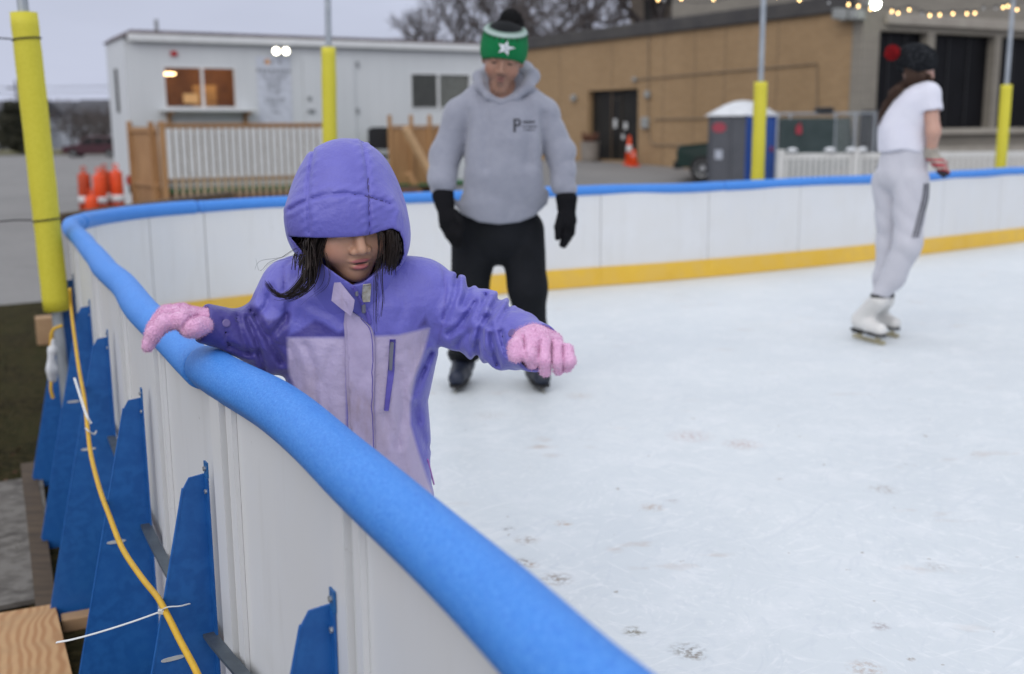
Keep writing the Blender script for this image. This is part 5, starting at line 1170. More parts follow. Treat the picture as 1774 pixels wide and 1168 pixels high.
# jacket ------------------------------------------------------------
zP = lambda py, Y=GY0: G(625, py, Y)[2]
tz = np.array([zP(p) for p in (900, 850, 780, 700, 640, 600, 560, 520, 490, 462, 440)])[::1]
txl = np.array([G(p, q)[0] for p, q in ((502, 900), (503, 850), (501, 780), (500, 700), (500, 640), (498, 600), (498, 560), (503, 520), (520, 490), (560, 462), (580, 440))])
txr = np.array([G(p, q)[0] for p, q in ((762, 900), (756, 850), (748, 780), (740, 700), (744, 640), (748, 600), (754, 560), (752, 520), (730, 490), (676, 462), (650, 440))])
tyc = np.array([2.225, 2.225, 2.22, 2.215, 2.21, 2.205, 2.20, 2.195, 2.19, 2.185, 2.185]); tb = np.array([.118, .118, .116, .112, .112, .112, .110, .104, .092, .07, .05])
def arm_fold(P, a, b, L, seed, amp, f=75):
    """cross-wrinkles on a sleeve: round ridges with sharp creases between them, roughly across the arm"""
    ax = (b - a) / np.linalg.norm(b - a); t = (P - a) @ ax; r = P - a - t[:, None] * ax
    ph = t * f + 3.4 * wav(P, 8, seed) + r[:, 2] * 16 + r[:, 1] * 10; ph2 = t * f * .55 - r[:, 2] * 30 + 2.5 * wav(P, 10, seed + 2)
    w = .62 - np.abs(np.sin(ph)) ** .75 + .7 * (.6 - np.abs(np.sin(ph2)) ** .7)
    return amp * w * sstep(-.03, .04, t) * (1 - sstep(L - .04, L + .01, t)) * np.clip(.7 + .7 * wav(P, 12, seed + 1), .1, 1.5)
def px2(P): return proj(P)[0]
# creases of the jacket, drawn over the photo: (polyline, depth m, half-width px)
CREASE = [([(813, 488), (812, 496), (808, 512), (802, 527)], .010, 6), ([(824, 524), (811, 546), (794, 567), (778, 578)], .008, 5), ([(791, 482), (789, 508), (782, 529), (770, 552)], .007, 5),
    ([(842, 512), (842, 516), (836, 529), (826, 552)], .008, 5), ([(872, 508), (862, 518), (852, 535), (845, 562)], .011, 5), ([(873, 512), (858, 545), (850, 564)], .006, 4), ([(840, 552), (832, 577), (827, 604), (826, 626)], .011, 6),
    ([(849, 568), (852, 590), (858, 612), (862, 630)], .008, 5), ([(884, 528), (866, 553), (856, 566)], .005, 4), ([(790, 597), (800, 588), (815, 576)], .005, 5), ([(868, 575), (872, 598), (880, 615)], .005, 4), 
    ([(428, 552), (444, 590), (458, 640)], .007, 5), ([(436, 540), (455, 572), (480, 612), (488, 626)], .008, 6), ([(470, 500), (462, 530), (446, 548)], .006, 6), ([(505, 520), (492, 555), (470, 580)], .006, 6), ([(412, 548), (420, 580), (432, 610)], .005, 5), ([(400, 600), (425, 612), (450, 612)], .005, 5), ([(385, 545), (392, 575), (396, 600)], .004, 4),
    ([(746, 612), (740, 625), (728, 650), (716, 682)], .006, 5), ([(718, 708), (728, 745), (738, 775)], .0035, 6), ([(735, 640), (722, 690), (724, 730)], .003, 6), 
    ([(530, 600), (545, 640), (548, 700)], .004, 7), ([(575, 610), (560, 660), (570, 740)], .003, 7), ([(690, 640), (700, 700), (690, 770)], .004, 8), ([(665, 720), (690, 770), (700, 830)], .003, 7), ([(505, 690), (530, 720), (560, 735)], .004, 6), ([(540, 530), (575, 545), (592, 560)], .003, 7), ([(680, 500), (700, 530), (690, 560)], .003, 8), ([(610, 620), (640, 640), (612, 680), (642, 700), (612, 750)], .0025, 5)]
def creases(Q):
    d = 0
    for l, a, w in CREASE:
        s = seg2(Q, l) / w; d = d + a * np.exp(-s ** 2 * 1.3) - .45 * a * np.exp(-((s - 2.1) / 1.1) ** 2)
    return np.minimum(d, .0085)
HEMZ = zP(862)
def jacket_core(P):
    z = P[:, 2]; o = np.argsort(tz); xl, xr, yc, b = (np.interp(z, tz[o], a[o]) for a in (txl, txr, tyc, tb))
    cx, ax = (xl + xr) / 2, (xr - xl) / 2; n = 2.5
    k = (np.abs((P[:, 0] - cx) / ax) ** n + np.abs((P[:, 1] - yc) / b) ** n) ** (1 / n); d = (k - 1) * np.minimum(ax, b) * .95
    d = smax(d, z - zP(455), .03)
    d = smin(d, d_chain(P, [G(612, 478, 2.19), J['shL']], [.072, .058], .02), .03); d = smin(d, d_chain(P, [G(612, 478, 2.19), J['shR']], [.072, .058], .02), .03)
    return d
cuffL0, cuffL1 = G(400, 572, 2.14), G(352, 560, 2.11)
cuffR0, cuffR1 = G(896, 584, 2.07), G(932, 603, 2.005)
def sleeves(P):
    a = d_chain(P, [J['shL'], G(483, 560, 2.19), G(470, 602, 2.19)], [.067, .063, .054], .025)
    a = smin(a, d_chain(P, [G(472, 602, 2.19), G(425, 578, 2.165), cuffL1], [.046, .044, .040], .02), .022)
    fL_ = sstep(.05, .09, np.linalg.norm(P - cuffL1, axis=1)); fR_ = sstep(.05, .09, np.linalg.norm(P - cuffR1, axis=1))
    a = a + fL_ * arm_fold(P, J['shL'], G(472, 605, 2.19), .15, 3, .0070, 52) + fL_ * arm_fold(P, G(474, 606, 2.19), cuffL1, .14, 5, .0062, 66)
    b = d_chain(P, [J['shR'], G(800, 548, 2.18), J['elR'], G(882, 585, 2.09), cuffR1], [.062, .061, .061, .055, .048], .022)
    b = b + fR_ * arm_fold(P, J['shR'], J['elR'], .17, 11, .0095, 44) + fR_ * arm_fold(P, J['elR'], cuffR1, .16, 13, .0075, 56)
    return a, b
def bore(P, a, b, r):
    """hollow of a sleeve end"""
    ax = (b - a) / np.linalg.norm(b - a); t = (P - a) @ ax; q = P - a - t[:, None] * ax; return np.maximum(np.linalg.norm(q, axis=1) - r, -t)
def jacket(P):
    d = jacket_core(P)
    d = d + .0065 * (.5 - np.abs(np.sin(P[:, 0] * 13 * np.sign(P[:, 0] - G(625, 600)[0]) - P[:, 2] * 24 + 2.2 * wav(P, 7, 24)))) * (.5 + .5 * wav(P, 9, 25)) + .0045 * wav(P, 13, 21) * sstep(zP(470), zP(520), P[:, 2]) + .0028 * wav(P * [1, 1, .45], 34, 22)
    d = d + .006 * np.sin(P[:, 0] * 26 + P[:, 2] * 8 + 2 * wav(P, 6, 23)) * (1 - sstep(HEMZ, HEMZ + .16, P[:, 2]))     # loose hem
    a, b = sleeves(P)
    d = smin(d, a, .024); d = smin(d, b, .028)
    Q = px2(P); fr_ = P[:, 1] < 2.2
    cf = sstep(.03, .07, np.minimum(np.linalg.norm(P - cuffL1, axis=1), np.linalg.norm(P - cuffR1, axis=1)))
    d = d + creases(Q) * (P[:, 1] < 2.24) * cf
    g = np.minimum(seg2(Q, [(700, 438), (735, 446), (766, 457), (772, 500), (769, 545)]), seg2(Q, [(520, 438), (492, 462), (494, 520), (496, 560)])); d = d + .0035 * np.exp(-(g / 3.2) ** 2) * fr_
    for cuff0, cuff1, r in ((cuffL0, cuffL1, .0315), (cuffR0, cuffR1, .042)): d = smax(d, -bore(P, cuff0, cuff1, r), .003)
    for c0, c1, rm in ((cuffL0, cuffL1, .02), (cuffR0, cuffR1, .025)):
        ax = (c1 - c0) / np.linalg.norm(c1 - c0); near = np.linalg.norm(P - c1, axis=1) < .09; d = np.where(near, smax(d, (P - c1) @ ax - .004, .006), d)
    d = smax(d, -d_cap(P, G(612, 500, 2.165), G(606, 400, 2.14), .052, .075), .006)          # neck opening
    d = smax(d, HEMZ - P[:, 2] + .006 * np.sin(P[:, 0] * 21 + 1), .006)
    hollow = np.maximum(jacket_core(P) + .022, -(zP(700) - P[:, 2])); d = smax(d, -hollow, .004)
    return d
Lpoly = [(497, 585), (600, 585), (600, 910), (545, 910), (532, 745), (516, 685), (500, 645)]
Rpoly = [(648, 583), (690, 581), (745, 568), (736, 605), (719, 655), (711, 700), (711, 735), (724, 780), (742, 835), (757, 870), (760, 910), (648, 910)]
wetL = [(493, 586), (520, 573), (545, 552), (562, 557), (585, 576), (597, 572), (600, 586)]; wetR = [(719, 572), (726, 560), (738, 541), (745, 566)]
wetShadeA = [(436, 500), (462, 552), (497, 548), (500, 660), (300, 660), (300, 500), (400, 508)]  # left sleeve: wet cloth, with the arm's shading painted into the same dark colour
def jacket_attrs(V):
    Q = px2(V); m = GY0 / F; back = np.where(V[:, 1] > np.interp(V[:, 2], tz[np.argsort(tz)], tyc[np.argsort(tz)]) - .01, .2, 0); arms = np.minimum(*sleeves(V)); core = jacket_core(V); onarm = np.where((arms < core) & ((V[:, 0] < G(497, 560)[0]) | (V[:, 0] > G(748, 560)[0])), .2, 0)
    lil = np.minimum(poly2(Q, Lpoly), poly2(Q, Rpoly)) * m + back + onarm
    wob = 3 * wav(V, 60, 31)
    wet = np.minimum(np.minimum(poly2(Q, wetL), poly2(Q, wetR)) * m + back, (poly2(Q, wetShadeA) + 4 * wob) * m) + wob * .0012
    seam = np.minimum.reduce([seg2(Q, l) for l in ([(700, 438), (735, 446), (766, 457)], [(766, 457), (772, 500), (768, 550), (758, 600)], [(520, 438), (492, 462), (494, 520), (497, 590)], [(768, 563), (830, 570), (860, 580)])]) * m + back * 2
    return dict(lil=lil, wet=wet, seam=seam)
PURP = (.140, .134, .490); PURP2 = (.118, .110, .43)
M_jack = fabric('purple_jacket', PURP, PURP2, rough=.5, weave=1100, wb=.10, crease=42, cb=.55, sheen=.15, spec=.5, zones=(('wet', 0, (.052, .040, .22), .002, .92), ('lil', 0, (.43, .365, .525), .0008, 1.0), ('seam', .0011, (.09, .07, .34), .0006, .7)))  # the wet colour also carries painted shading on the left sleeve
def add_dirt(m, amount, col, scale=14, lo=.52, hi=.75, stretch=(1, 1, .35)):
    nt = m.node_tree; b = nt.nodes['Principled BSDF']; s = b.inputs['Base Color'].links[0].from_socket; co = objco(nt)
    f = math_(nt, 'MULTIPLY', ramp2(nt, add_noise(nt, co, scale, 6, .65, stretch), lo, hi), amount); nt.links.new(mixc(nt, f, s, col), b.inputs['Base Color'])
# grime only on the lilac panels
nt = M_jack.node_tree; b_ = nt.nodes['Principled BSDF']; s_ = b_.inputs['Base Color'].links[0].from_socket
f_ = math_(nt, 'MULTIPLY', ramp2(nt, add_noise(nt, objco(nt), 11, 6, .65, (1.6, 1, .5)), .48, .74), ramp2(nt, math_(nt, 'ADD', attr(nt, 'lil'), .5), .498, .502, (.5, .5, .5), (0, 0, 0)))
nt.links.new(mixc(nt, f_, s_, (.30, .235, .27)), b_.inputs['Base Color'])
lo, hi = bounds([G(320, 640, 2.0), G(970, 500, 2.35), (0 - .4, 2.36, HEMZ), G(600, 430, 2.06)], .02)
lo[1] = 1.95; hi[1] = 2.36
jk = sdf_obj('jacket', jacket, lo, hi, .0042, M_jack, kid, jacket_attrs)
# fleece lining showing in the cuffs
M_lining = mat('dark_lining', (.025, .018, .05), rough=.9)
for c0, c1, r in ((cuffL0, cuffL1, .0312), (cuffR0, cuffR1, .0415)):
    ax = (c1 - c0) / np.linalg.norm(c1 - c0); mb = MB(); mb.tube([c0, c1 - ax * .003], [r - .006, r - .001], 24, caps=False); mb.tube([c1 + ax * (.004 * math.cos(t) - .002) + 0 for t in (0, 1)], .001, 3)
    mb.build('cuff_lining', M_lining, jk, smooth=True)
# collar ------------------------------------------------------------
def collar(P):
    a, b = G(612, 520, 2.165), G(612, 462, 2.12); ax = (b - a) / np.linalg.norm(b - a); t = (P - a) @ ax; q = P - a - t[:, None] * ax
    r = np.sqrt((q[:, 0] / 1.12) ** 2 + (q[:, 1] / .98) ** 2 + q[:, 2] ** 2); rr = .074 - .10 * t
    d = np.abs(r - rr - .0025 * wav(P, 30, 41)) - .0045
    Q = px2(P); fr_ = P[:, 1] < 2.14
    top = np.interp(Q[:, 0], [540, 560, 590, 612, 628, 655, 680], [448, 458, 480, 494, 490, 470, 450]); zt_ = (Q[:, 1] - top) * (-GY0 / F)
    d = smax(d, np.where(fr_, zt_, t - .085), .003); return smax(d, -t - .03, .004)
c_ = G(612, 495, 2.15); sdf_obj('collar', collar, c_ - [.11, .12, .08], c_ + [.11, .1, .09], .0036, fabric('collar_purple', PURP, PURP2, rough=.5, cb=.2), kid)
# hood ----------------------------------------------------------------
hood_open = [(501, 409), (520, 411), (545, 412), (575, 412), (605, 411), (638, 408), (660, 401), (680, 396), (692, 402), (699, 420), (699, 440), (692, 458), (676, 472), (655, 484), (632, 494), (612, 500), (592, 490), (572, 474), (552, 460), (536, 448), (524, 436), (511, 420)]
seamsH = [[(543, 262), (536, 300), (533, 345), (536, 405)], [(628, 246), (636, 290), (639, 340), (640, 405)], [(503, 364), (515, 356), (540, 345), (570, 337), (600, 335), (635, 340), (662, 348), (674, 353)]]
def hood_outer(P):
    d = d_ell(P, G(602, 347, 2.165), (.104, .130, .121)); d = smin(d, d_ell(P, G(603, 392, 2.165), (.119, .130, .095)), .05); d = smin(d, d_ell(P, G(596, 372, 2.095), (.106, .062, .066)), .03)
    d = smin(d, d_ell(P, G(672, 420, 2.13), (.040, .07, .06)), .03)
    return smin(d, d_cap(P, G(610, 440, 2.2), G(614, 478, 2.2), .088, .098), .04)
def hood(P):
    Q = px2(P); m = 2.1 / F; d = hood_outer(P) + .0026 * wav(P, 26, 51) + .0028 * wav(P * [.6, 1, 1.3], 44, 52)
    s = np.minimum.reduce([seg2(Q, l) for l in seamsH]); d = d + (P[:, 1] < 2.17) * (.0042 * np.exp(-(s / 2.6) ** 2) - .0016 * np.exp(-((s - 9) / 7) ** 2) * (1 + .55 * np.sin(Q[:, 1] * .36 + 2.6 * wav(P, 34, 53) + Q[:, 0] * .21)))
    d = d  - .003 * np.exp(-(seg2(Q, [(690, 420), (684, 385), (690, 365)]) / 5) ** 2)
    cav = hood_outer(P) + .015; op = np.maximum(poly2(Q, hood_open) * m, P[:, 1] - 2.15)
    d = smax(d, -cav, .002); d = smax(d, -op, .0025); return smax(d, zP(486) - P[:, 2], .004)
def hood_attrs(V):
    Q = px2(V); s = np.minimum.reduce([seg2(Q, l) for l in seamsH]) * (2.1 / F); s = np.where(V[:, 1] < 2.16, s, .2); st = np.where((np.sin(Q[:, 1] * 1.1 + Q[:, 0] * 1.1) > -.2), s, .2)
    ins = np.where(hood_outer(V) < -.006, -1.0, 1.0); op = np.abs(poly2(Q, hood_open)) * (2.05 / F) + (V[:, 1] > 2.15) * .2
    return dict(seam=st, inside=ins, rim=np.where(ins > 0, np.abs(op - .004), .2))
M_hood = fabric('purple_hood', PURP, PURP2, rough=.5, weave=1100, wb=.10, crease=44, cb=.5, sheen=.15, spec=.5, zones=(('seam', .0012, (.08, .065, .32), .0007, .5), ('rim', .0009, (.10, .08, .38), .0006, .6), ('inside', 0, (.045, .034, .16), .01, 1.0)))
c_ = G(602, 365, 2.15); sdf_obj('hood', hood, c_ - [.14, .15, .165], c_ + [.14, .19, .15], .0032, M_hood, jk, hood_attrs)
# placket, folded flap, zips, tag, pocket ------------------------------
M_lilac = fabric('lilac_cloth', (.43, .365, .53), (.37, .31, .46), rough=.7, weave=800, wb=.2, crease=40, cb=.25, sc=22); add_dirt(M_lilac, .75, (.27, .20, .20), 18, .46, .72)
M_zip_p = mat('purple_zip', (.09, .07, .33), (.12, .10, .42), 40, .45); M_pull = mat('grey_pull', (.20, .20, .24), rough=.35, metal=.4); M_tag = mat('dirty_white_tag', (.52, .50, .46), (.30, .27, .20), 60, .8)
jk_fn = lambda P: jacket(P)
rw = rows_between([(598, 530), (598, 600), (602, 690), (606, 780), (612, 905)], [(628, 552), (648, 582), (648, 690), (650, 780), (652, 905)], 46, 9); pl = patch('placket', rw, jk_fn, 1.98, 2.3, .0055, M_lilac, jk)
for side, x in (('l', .10), ('r', .93)):
    l = rw[:, 0] * (1 - x) + rw[:, -1] * x; P = trace(jk_fn, l, 1.98, 2.3); N = grad(jk_fn, P, .004); MB().tube(P + N * .0058, .0008, 4).build('stitching', M_zip_p if side == 'r' else M_lilac, pl)
fp = [G(*q) for q in ((581, 478, 2.062), (598, 500, 2.054), (614, 520, 2.046), (612, 534, 2.048), (608, 548, 2.054), (591, 535, 2.056), (574, 521, 2.06), (577, 500, 2.062))]
V = np.array(fp + [p + np.array([0, .005, -.001]) for p in fp] + [np.mean(fp, 0) + np.array([0, -.002, 0])]); n = 8
link_mesh('folded_flap', V, [(i, (i + 1) % n, 16) for i in range(n)] + [(i, i + n, (i + 1) % n + n, (i + 1) % n) for i in range(n)] + [tuple(range(2 * n - 1, n - 1, -1))], M_lilac, jk, smooth=False)
zl = np.array([(612, 497), (619, 508), (625, 520), (631, 533), (637, 545), (641, 560)], float); P = trace(lambda P: smin(jk_fn(P), collar(P), .004), zl, 1.98, 2.2); MB().tube(smooth_path(P - [0, .003, 0], 30), .0038, 6).build('zipper', M_zip_p, jk)
P0 = P[3] - [0, .008, 0]; MB(Frame(P0, (1, 0, 0), (.25, 0, 1))).box((-.004, -.003, -.010), (.004, .003, .008), .002).build('zip_pull', M_pull, jk); MB(Frame(P[1] - [0, .007, 0])).box((-.003, -.003, -.005), (.003, .003, .005), .0015).build('zip_pull', M_pull, jk)
patch('size_tag', rows_between([(629, 493), (627, 508), (627, 522)], [(642, 491), (641, 506), (640, 521)], 8, 5), lambda P: smin(jk_fn(P), collar(P), .004), 1.98, 2.2, .004, M_tag, jk)
patch('pocket_zip', rows_between([(675, 588), (672, 640), (667, 690), (665, 710)], [(685, 588), (682, 640), (676, 690), (673, 711)], 24, 5), jk_fn, 1.98, 2.3, .0035, M_zip_p, jk)
P = trace(jk_fn, np.array([(680, 592), (678, 612), (677, 640)], float), 1.98, 2.3); MB().tube(P - [0, .006, 0], [.0035, .0042, .0034], 6).build('zip_pull', M_pull, jk)
P = trace(jk_fn, np.array([(741, 795), (746, 815), (752, 838)], float), 1.98, 2.3); MB().tube(P - [0, .004, 0], [.002, .0022, .002], 6).build('hand_pocket_zip', mat('pink_pull', (.45, .15, .5), rough=.5), jk)
# dark snap on each cuff
for px, py, y0 in ((392, 560, 1.95), (887, 577, 1.9)):
    P = trace(jk_fn, np.array([(px, py)], float), y0, 2.3)[0]; N = grad(jk_fn, P[None], .004)[0]; MB(Frame(P, np.cross(N, [0, 0, 1.0]), N)).lathe([(.008, -.001), (.008, .0022), (.006, .003), (0, .003)], (0, 0, 0), 14).build('snap', mat('mauve_snap', (.16, .12, .30), rough=.4) if 'mauve_snap' not in bpy.data.materials else bpy.data.materials['mauve_snap'], jk)
# gloves ---------------------------------------------------------------
M_glove = mat('pink_fleece', (.78, .45, .66), (.70, .37, .57), 40, .95, .8, 220, .004, sheen=.5)
def gloveL(P):       # lies over the foam, fingers hanging down the outer side, seen along the index finger
    w = G(366, 558, 2.115); d = d_cap(P, w, G(330, 558, 2.10), .027, .029)
    for k in range(4):
        o = np.array([-.006 * k, .0215 * k - .012, .002 * k]); l = (1, 1.06, 1.0, .86)[k]
        a, b, c, e_ = G(318, 553, 2.07) + o, G(290, 556, 2.065) + o, G(270, 576, 2.06) + o, G(259, 597, 2.06) + o; e_ = c + (e_ - c) * l
        d = smin(d, d_chain(P, [G(338, 556, 2.10) + o * .6, a, b, c, e_], [.018, .0158, .0150, .0140, .0118], .008), .009)
    t = d_chain(P, [G(352, 563, 2.075), G(338, 568, 2.06), G(327, 570, 2.058)], [.018, .0175, .0160], .01); d = smin(d, t, .003) + .004 * np.exp(-(seg2(px2(P), [(346, 545), (328, 551), (318, 562), (318, 575)]) / 2.2) ** 2); return d + .0012 * wav(P, 120, 61)
lo, hi = bounds([G(250, 615, 2.02), G(385, 530, 2.16)], .012); lo[1], hi[1] = 2.01, 2.18
sdf_fuzzy('glove', gloveL, lo, hi, .0030, M_glove, kid, 10000, .0042, .00038, 3, .45)
def gloveR(P):       # held out, palm down, knuckles to the camera
    d = d_cap(P, G(912, 590, 2.03), G(925, 596, 1.99), .033, .036); d = smin(d, d_ell(P, G(936, 590, 2.012), (.042, .026, .022)), .02)
    tips = [((919, 592), (917, 613), (923, 629)), ((943, 594), (942, 624), (945, 643)), ((965, 600), (967, 626), (967, 640)), ((982, 606), (985, 625), (981, 636))]
    for k, (a, b, c) in enumerate(tips):
        r = (.0136, .0134, .0130, .0115)[k]; d = smin(d, d_chain(P, [G(*a, 1.97), G(*b, 1.952), G(*c, 1.962)], [r, r * 1.02, r * .9], .008), .0028)
    t = d_chain(P, [G(906, 586, 1.995), G(897, 602, 1.965), G(894, 615, 1.955)], [.016, .0165, .0145], .008); d = smin(d, t, .003); Q = px2(P)
    for l in ([(907, 582), (909, 600), (912, 618)], [(935, 590), (934, 615), (934, 638)], [(956, 594), (957, 620), (957, 644)], [(975, 600), (976, 622), (975, 640)]): d = d + .0045 * np.exp(-(seg2(Q, l) / 2.2) ** 2)
    return d + .0010 * wav(P, 120, 62)
lo, hi = bounds([G(880, 655, 1.93), G(995, 560, 2.06)], .012); lo[1], hi[1] = 1.925, 2.07
sdf_fuzzy('glove', gloveR, lo, hi, .0028, M_glove, kid, 10000, .0042, .00038, 4, .45)
# hair -------------------------------------------------------------------
M_hair = mat('dark_hair', (.012, .008, .007), (.022, .013, .010), 40, .5, spec=.25)
hb_ = MB(); g = np.random.default_rng(5)
def lock(path, n, spread, r, taper=.25, wob=.004):
    P = smooth_path(path, 18); u = np.linspace(0, 1, 18)
    for _ in range(n):
        o = g.normal(size=3) * spread * [1, .8, .4]; e2 = g.normal(size=3) * wob; ph = g.random() * 6; Q = P + o * (1 - .35 * u[:, None]) + e2[None] * np.sin(u[:, None] * 4 + ph) * u[:, None]; m_ = int(18 * (1 - .35 * g.random() ** 2)); hb_.tube(Q[:m_], np.linspace(r, r * taper, m_) * (.7 + .6 * g.random()), 4, caps=False)
lock([G(552, 385, 2.09), G(548, 420, 2.075), G(542, 455, 2.06), G(520, 492, 2.045), G(495, 513, 2.04), G(474, 505, 2.045), G(457, 480, 2.05)], 60, .0055, .0008)
lock([G(550, 388, 2.075), G(550, 420, 2.062), G(545, 460, 2.05), G(535, 495, 2.045), G(505, 516, 2.04), G(485, 512, 2.045)], 55, .006, .0008)
lock([G(560, 385, 2.06), G(561, 410, 2.055), G(553, 435, 2.05), G(546, 460, 2.05), G(540, 478, 2.05)], 45, .005, .0008)
lock([G(535, 385, 2.10), G(533, 415, 2.09), G(533, 440, 2.075), G(538, 465, 2.06)], 60, .007, .0012)
lock([G(675, 385, 2.07), G(678, 415, 2.06), G(677, 445, 2.055), G(672, 475, 2.05)], 60, .005, .0008)
lock([G(684, 390, 2.09), G(687, 420, 2.08), G(684, 448, 2.07), G(676, 470, 2.06)], 70, .0065, .0012)
lock([G(655, 388, 2.05), G(659, 420, 2.048), G(656, 450, 2.045), G(650, 490, 2.035), G(650, 540, 2.045), G(652, 590, 2.06)], 7, .0026, .0008, .3)
lock([G(660, 395, 2.05), G(662, 440, 2.045), G(658, 480, 2.035), G(660, 520, 2.04), G(656, 560, 2.05)], 6, .004, .0007, .3)
lock([G(560, 440, 2.05), G(568, 470, 2.04), G(563, 495, 2.04), G(540, 515, 2.05), G(520, 535, 2.06)], 4, .004, .0006, .3)
lock([G(530, 430, 2.07), G(490, 445, 2.06), G(460, 455, 2.06), G(448, 470, 2.05), G(452, 440, 2.05)], 4, .006, .0004, .3, .012)
for s in (-1, 1):                                     # fullness inside the hood
    for k in range(240):
        a = g.random(); p0 = h_o + R_h @ (np.array([s * (.060 + .020 * g.random()), -.045 + .10 * g.random(), .06 - .02 * g.random()])); p1 = p0 + np.array([s * .008, -.01, -.06]); p2 = p1 + np.array([.006 * g.normal(), -.012 + .01 * g.normal(), -.02 - .065 * g.random()]); hb_.tube(smooth_path([p0, p1, p2], 7), [.0014, .0015, .0016, .0016, .0014, .001, .0005], 4, caps=False)
for k in range(70):                                  # fringe under the hood's brim
    x = -.055 + .11 * g.random(); p0 = h_o + R_h @ np.array([x, -.06, .075]); p1 = h_o + R_h @ np.array([x * 1.05, -.092, .045]); p2 = h_o + R_h @ np.array([x * 1.1 + .004 * g.normal(), -.092, .016 + .01 * g.random()]); hb_.tube(smooth_path([p0, p1, p2], 6), [.0012, .0013, .0013, .0012, .0009, .0004], 4, caps=False)
hv = np.concatenate(hb_.V)
for _ in range(2):
    Qh = px2(hv); dh = hood_outer(hv); cov = (poly2(Qh, hood_open) > -2) & (Qh[:, 1] < 470) & (dh > -.016) & (dh < .03) & (hv[:, 2] > G(600, 440, 2.1)[2])
    hv[cov] -= grad(hood_outer, hv[cov], .004) * (dh[cov] + .018)[:, None]
hb_.V = [hv]; hb_.build('hair', M_hair, kid, smooth=True)
# snow trousers and skates (behind the boards) ----------------------------
def kpants(P):
    d = d_chain(P, [G(625, 820, 2.22), J['pel']], [.10, .105], .02)
    for s in (-1, 1): x = kid_o[0] + s * .085; d = smin(d, d_chain(P, [G(625 + s * 40, 870, 2.22), (x, GY0 + .015, .28), (x, GY0 + .05, .13)], [.088, .07, .062], .03), .03)
    return smax(d + .004 * wav(P, 22, 71), .11 - P[:, 2], .01)
lo, hi = bounds([(kid_o[0] - .2, 2.08, .09), (kid_o[0] + .2, 2.40, .6)], .02); sdf_obj('snow_trousers', kpants, lo, hi, .009, fabric('dark_trousers', (.03, .03, .045), (.025, .025, .035), .8), kid)
def skate(parent, x, y, zb, ang, size, m_boot, m_sole, m_blade, pitch=0.0, low=0.0, top=None):
    c, s = math.cos(ang), math.sin(ang); fx = np.array([c * math.cos(pitch), s * math.cos(pitch), -math.sin(pitch)]); f = Frame((x, y, zb), fx, (0, 0, 1)); S = size
    T = lambda P: (P - f.o) @ np.stack([f.x, f.y, f.z], 1) / S
    tp = np.array([.02, 0, .26 - low]) if top is None else T(np.asarray(top)[None])[0]
    def boot(P):
        q = T(P) + [0, 0, low]; d = d_chain(q, [tp + [0, 0, low], (.015, 0, .12)], [.052, .048], .02); d = smin(d, d_chain(q, [(.0, 0, .095), (.10, 0, .088), (.19, 0, .082)], [.043, .040, .036], .02), .03)
        d = smax(d, .058 - q[:, 2], .006); d = smax(d, q[:, 2] - (tp[2] + low + .02), .006); return d * S
    C = [f(np.array([a, b, e_]) * S) for a in (-.09, .30) for b in (-.08, .08) for e_ in (.03, .31)]; lo, hi = bounds(C, .005); b_ = sdf_obj('skate', boot, lo, hi, .007 * S, m_boot, parent)
    mb = MB(f); n = 14
    out = [(-.045, -.03), (.05, -.033), (.15, -.038), (.21, -.028), (.232, 0), (.21, .028), (.15, .038), (.05, .033), (-.045, .03)]
    V = [(a * S, b2 * S, z * S) for z in (.046 - low, .0575 - low) for a, b2 in out]; k = len(out); mb.add(V, [tuple(range(k - 1, -1, -1)), tuple(range(k, 2 * k))] + [(i, (i + 1) % k, (i + 1) % k + k, i + k) for i in range(k)])
    mb.box((-.04 * S, -.024 * S, (.034 - low) * S), (.03 * S, .024 * S, (.0459 - low) * S)); mb.build('sole', m_sole, b_)
    bh = .02 - low * .5; mb = MB(f); mb.prism([(-.06 * S, bh * .2 * S), (-.05 * S, .0 * S), (.215 * S, .0), (.24 * S, bh * .6 * S), (.232 * S, bh * 1.4 * S), (.2 * S, bh * S), (-.055 * S, bh * S)], -.002, .002)
    for a in (-.01, .16): mb.prism([(a * S, (bh + .0001) * S), ((a + .03) * S, (bh + .0001) * S), ((a + .045) * S, (.0335 - low) * S + .0001), ((a - .015) * S, (.0335 - low) * S + .0001)], -.004, .004)
    mb.build('blade', m_blade, b_)
    return b_
M_wboot = mat('white_leather', (.66, .65, .63), (.58, .57, .55), 8, .45); M_bblade = mat('blade_steel', (.50, .49, .44), rough=.25, metal=.8); M_bsole = mat('black_sole', (.02, .02, .022), rough=.6)
for s in (-1, 1): skate(kid, kid_o[0] + s * .085, GY0 + .07, 0, math.radians(-90 + s * 12), .72, M_wboot, M_bsole, M_bblade)
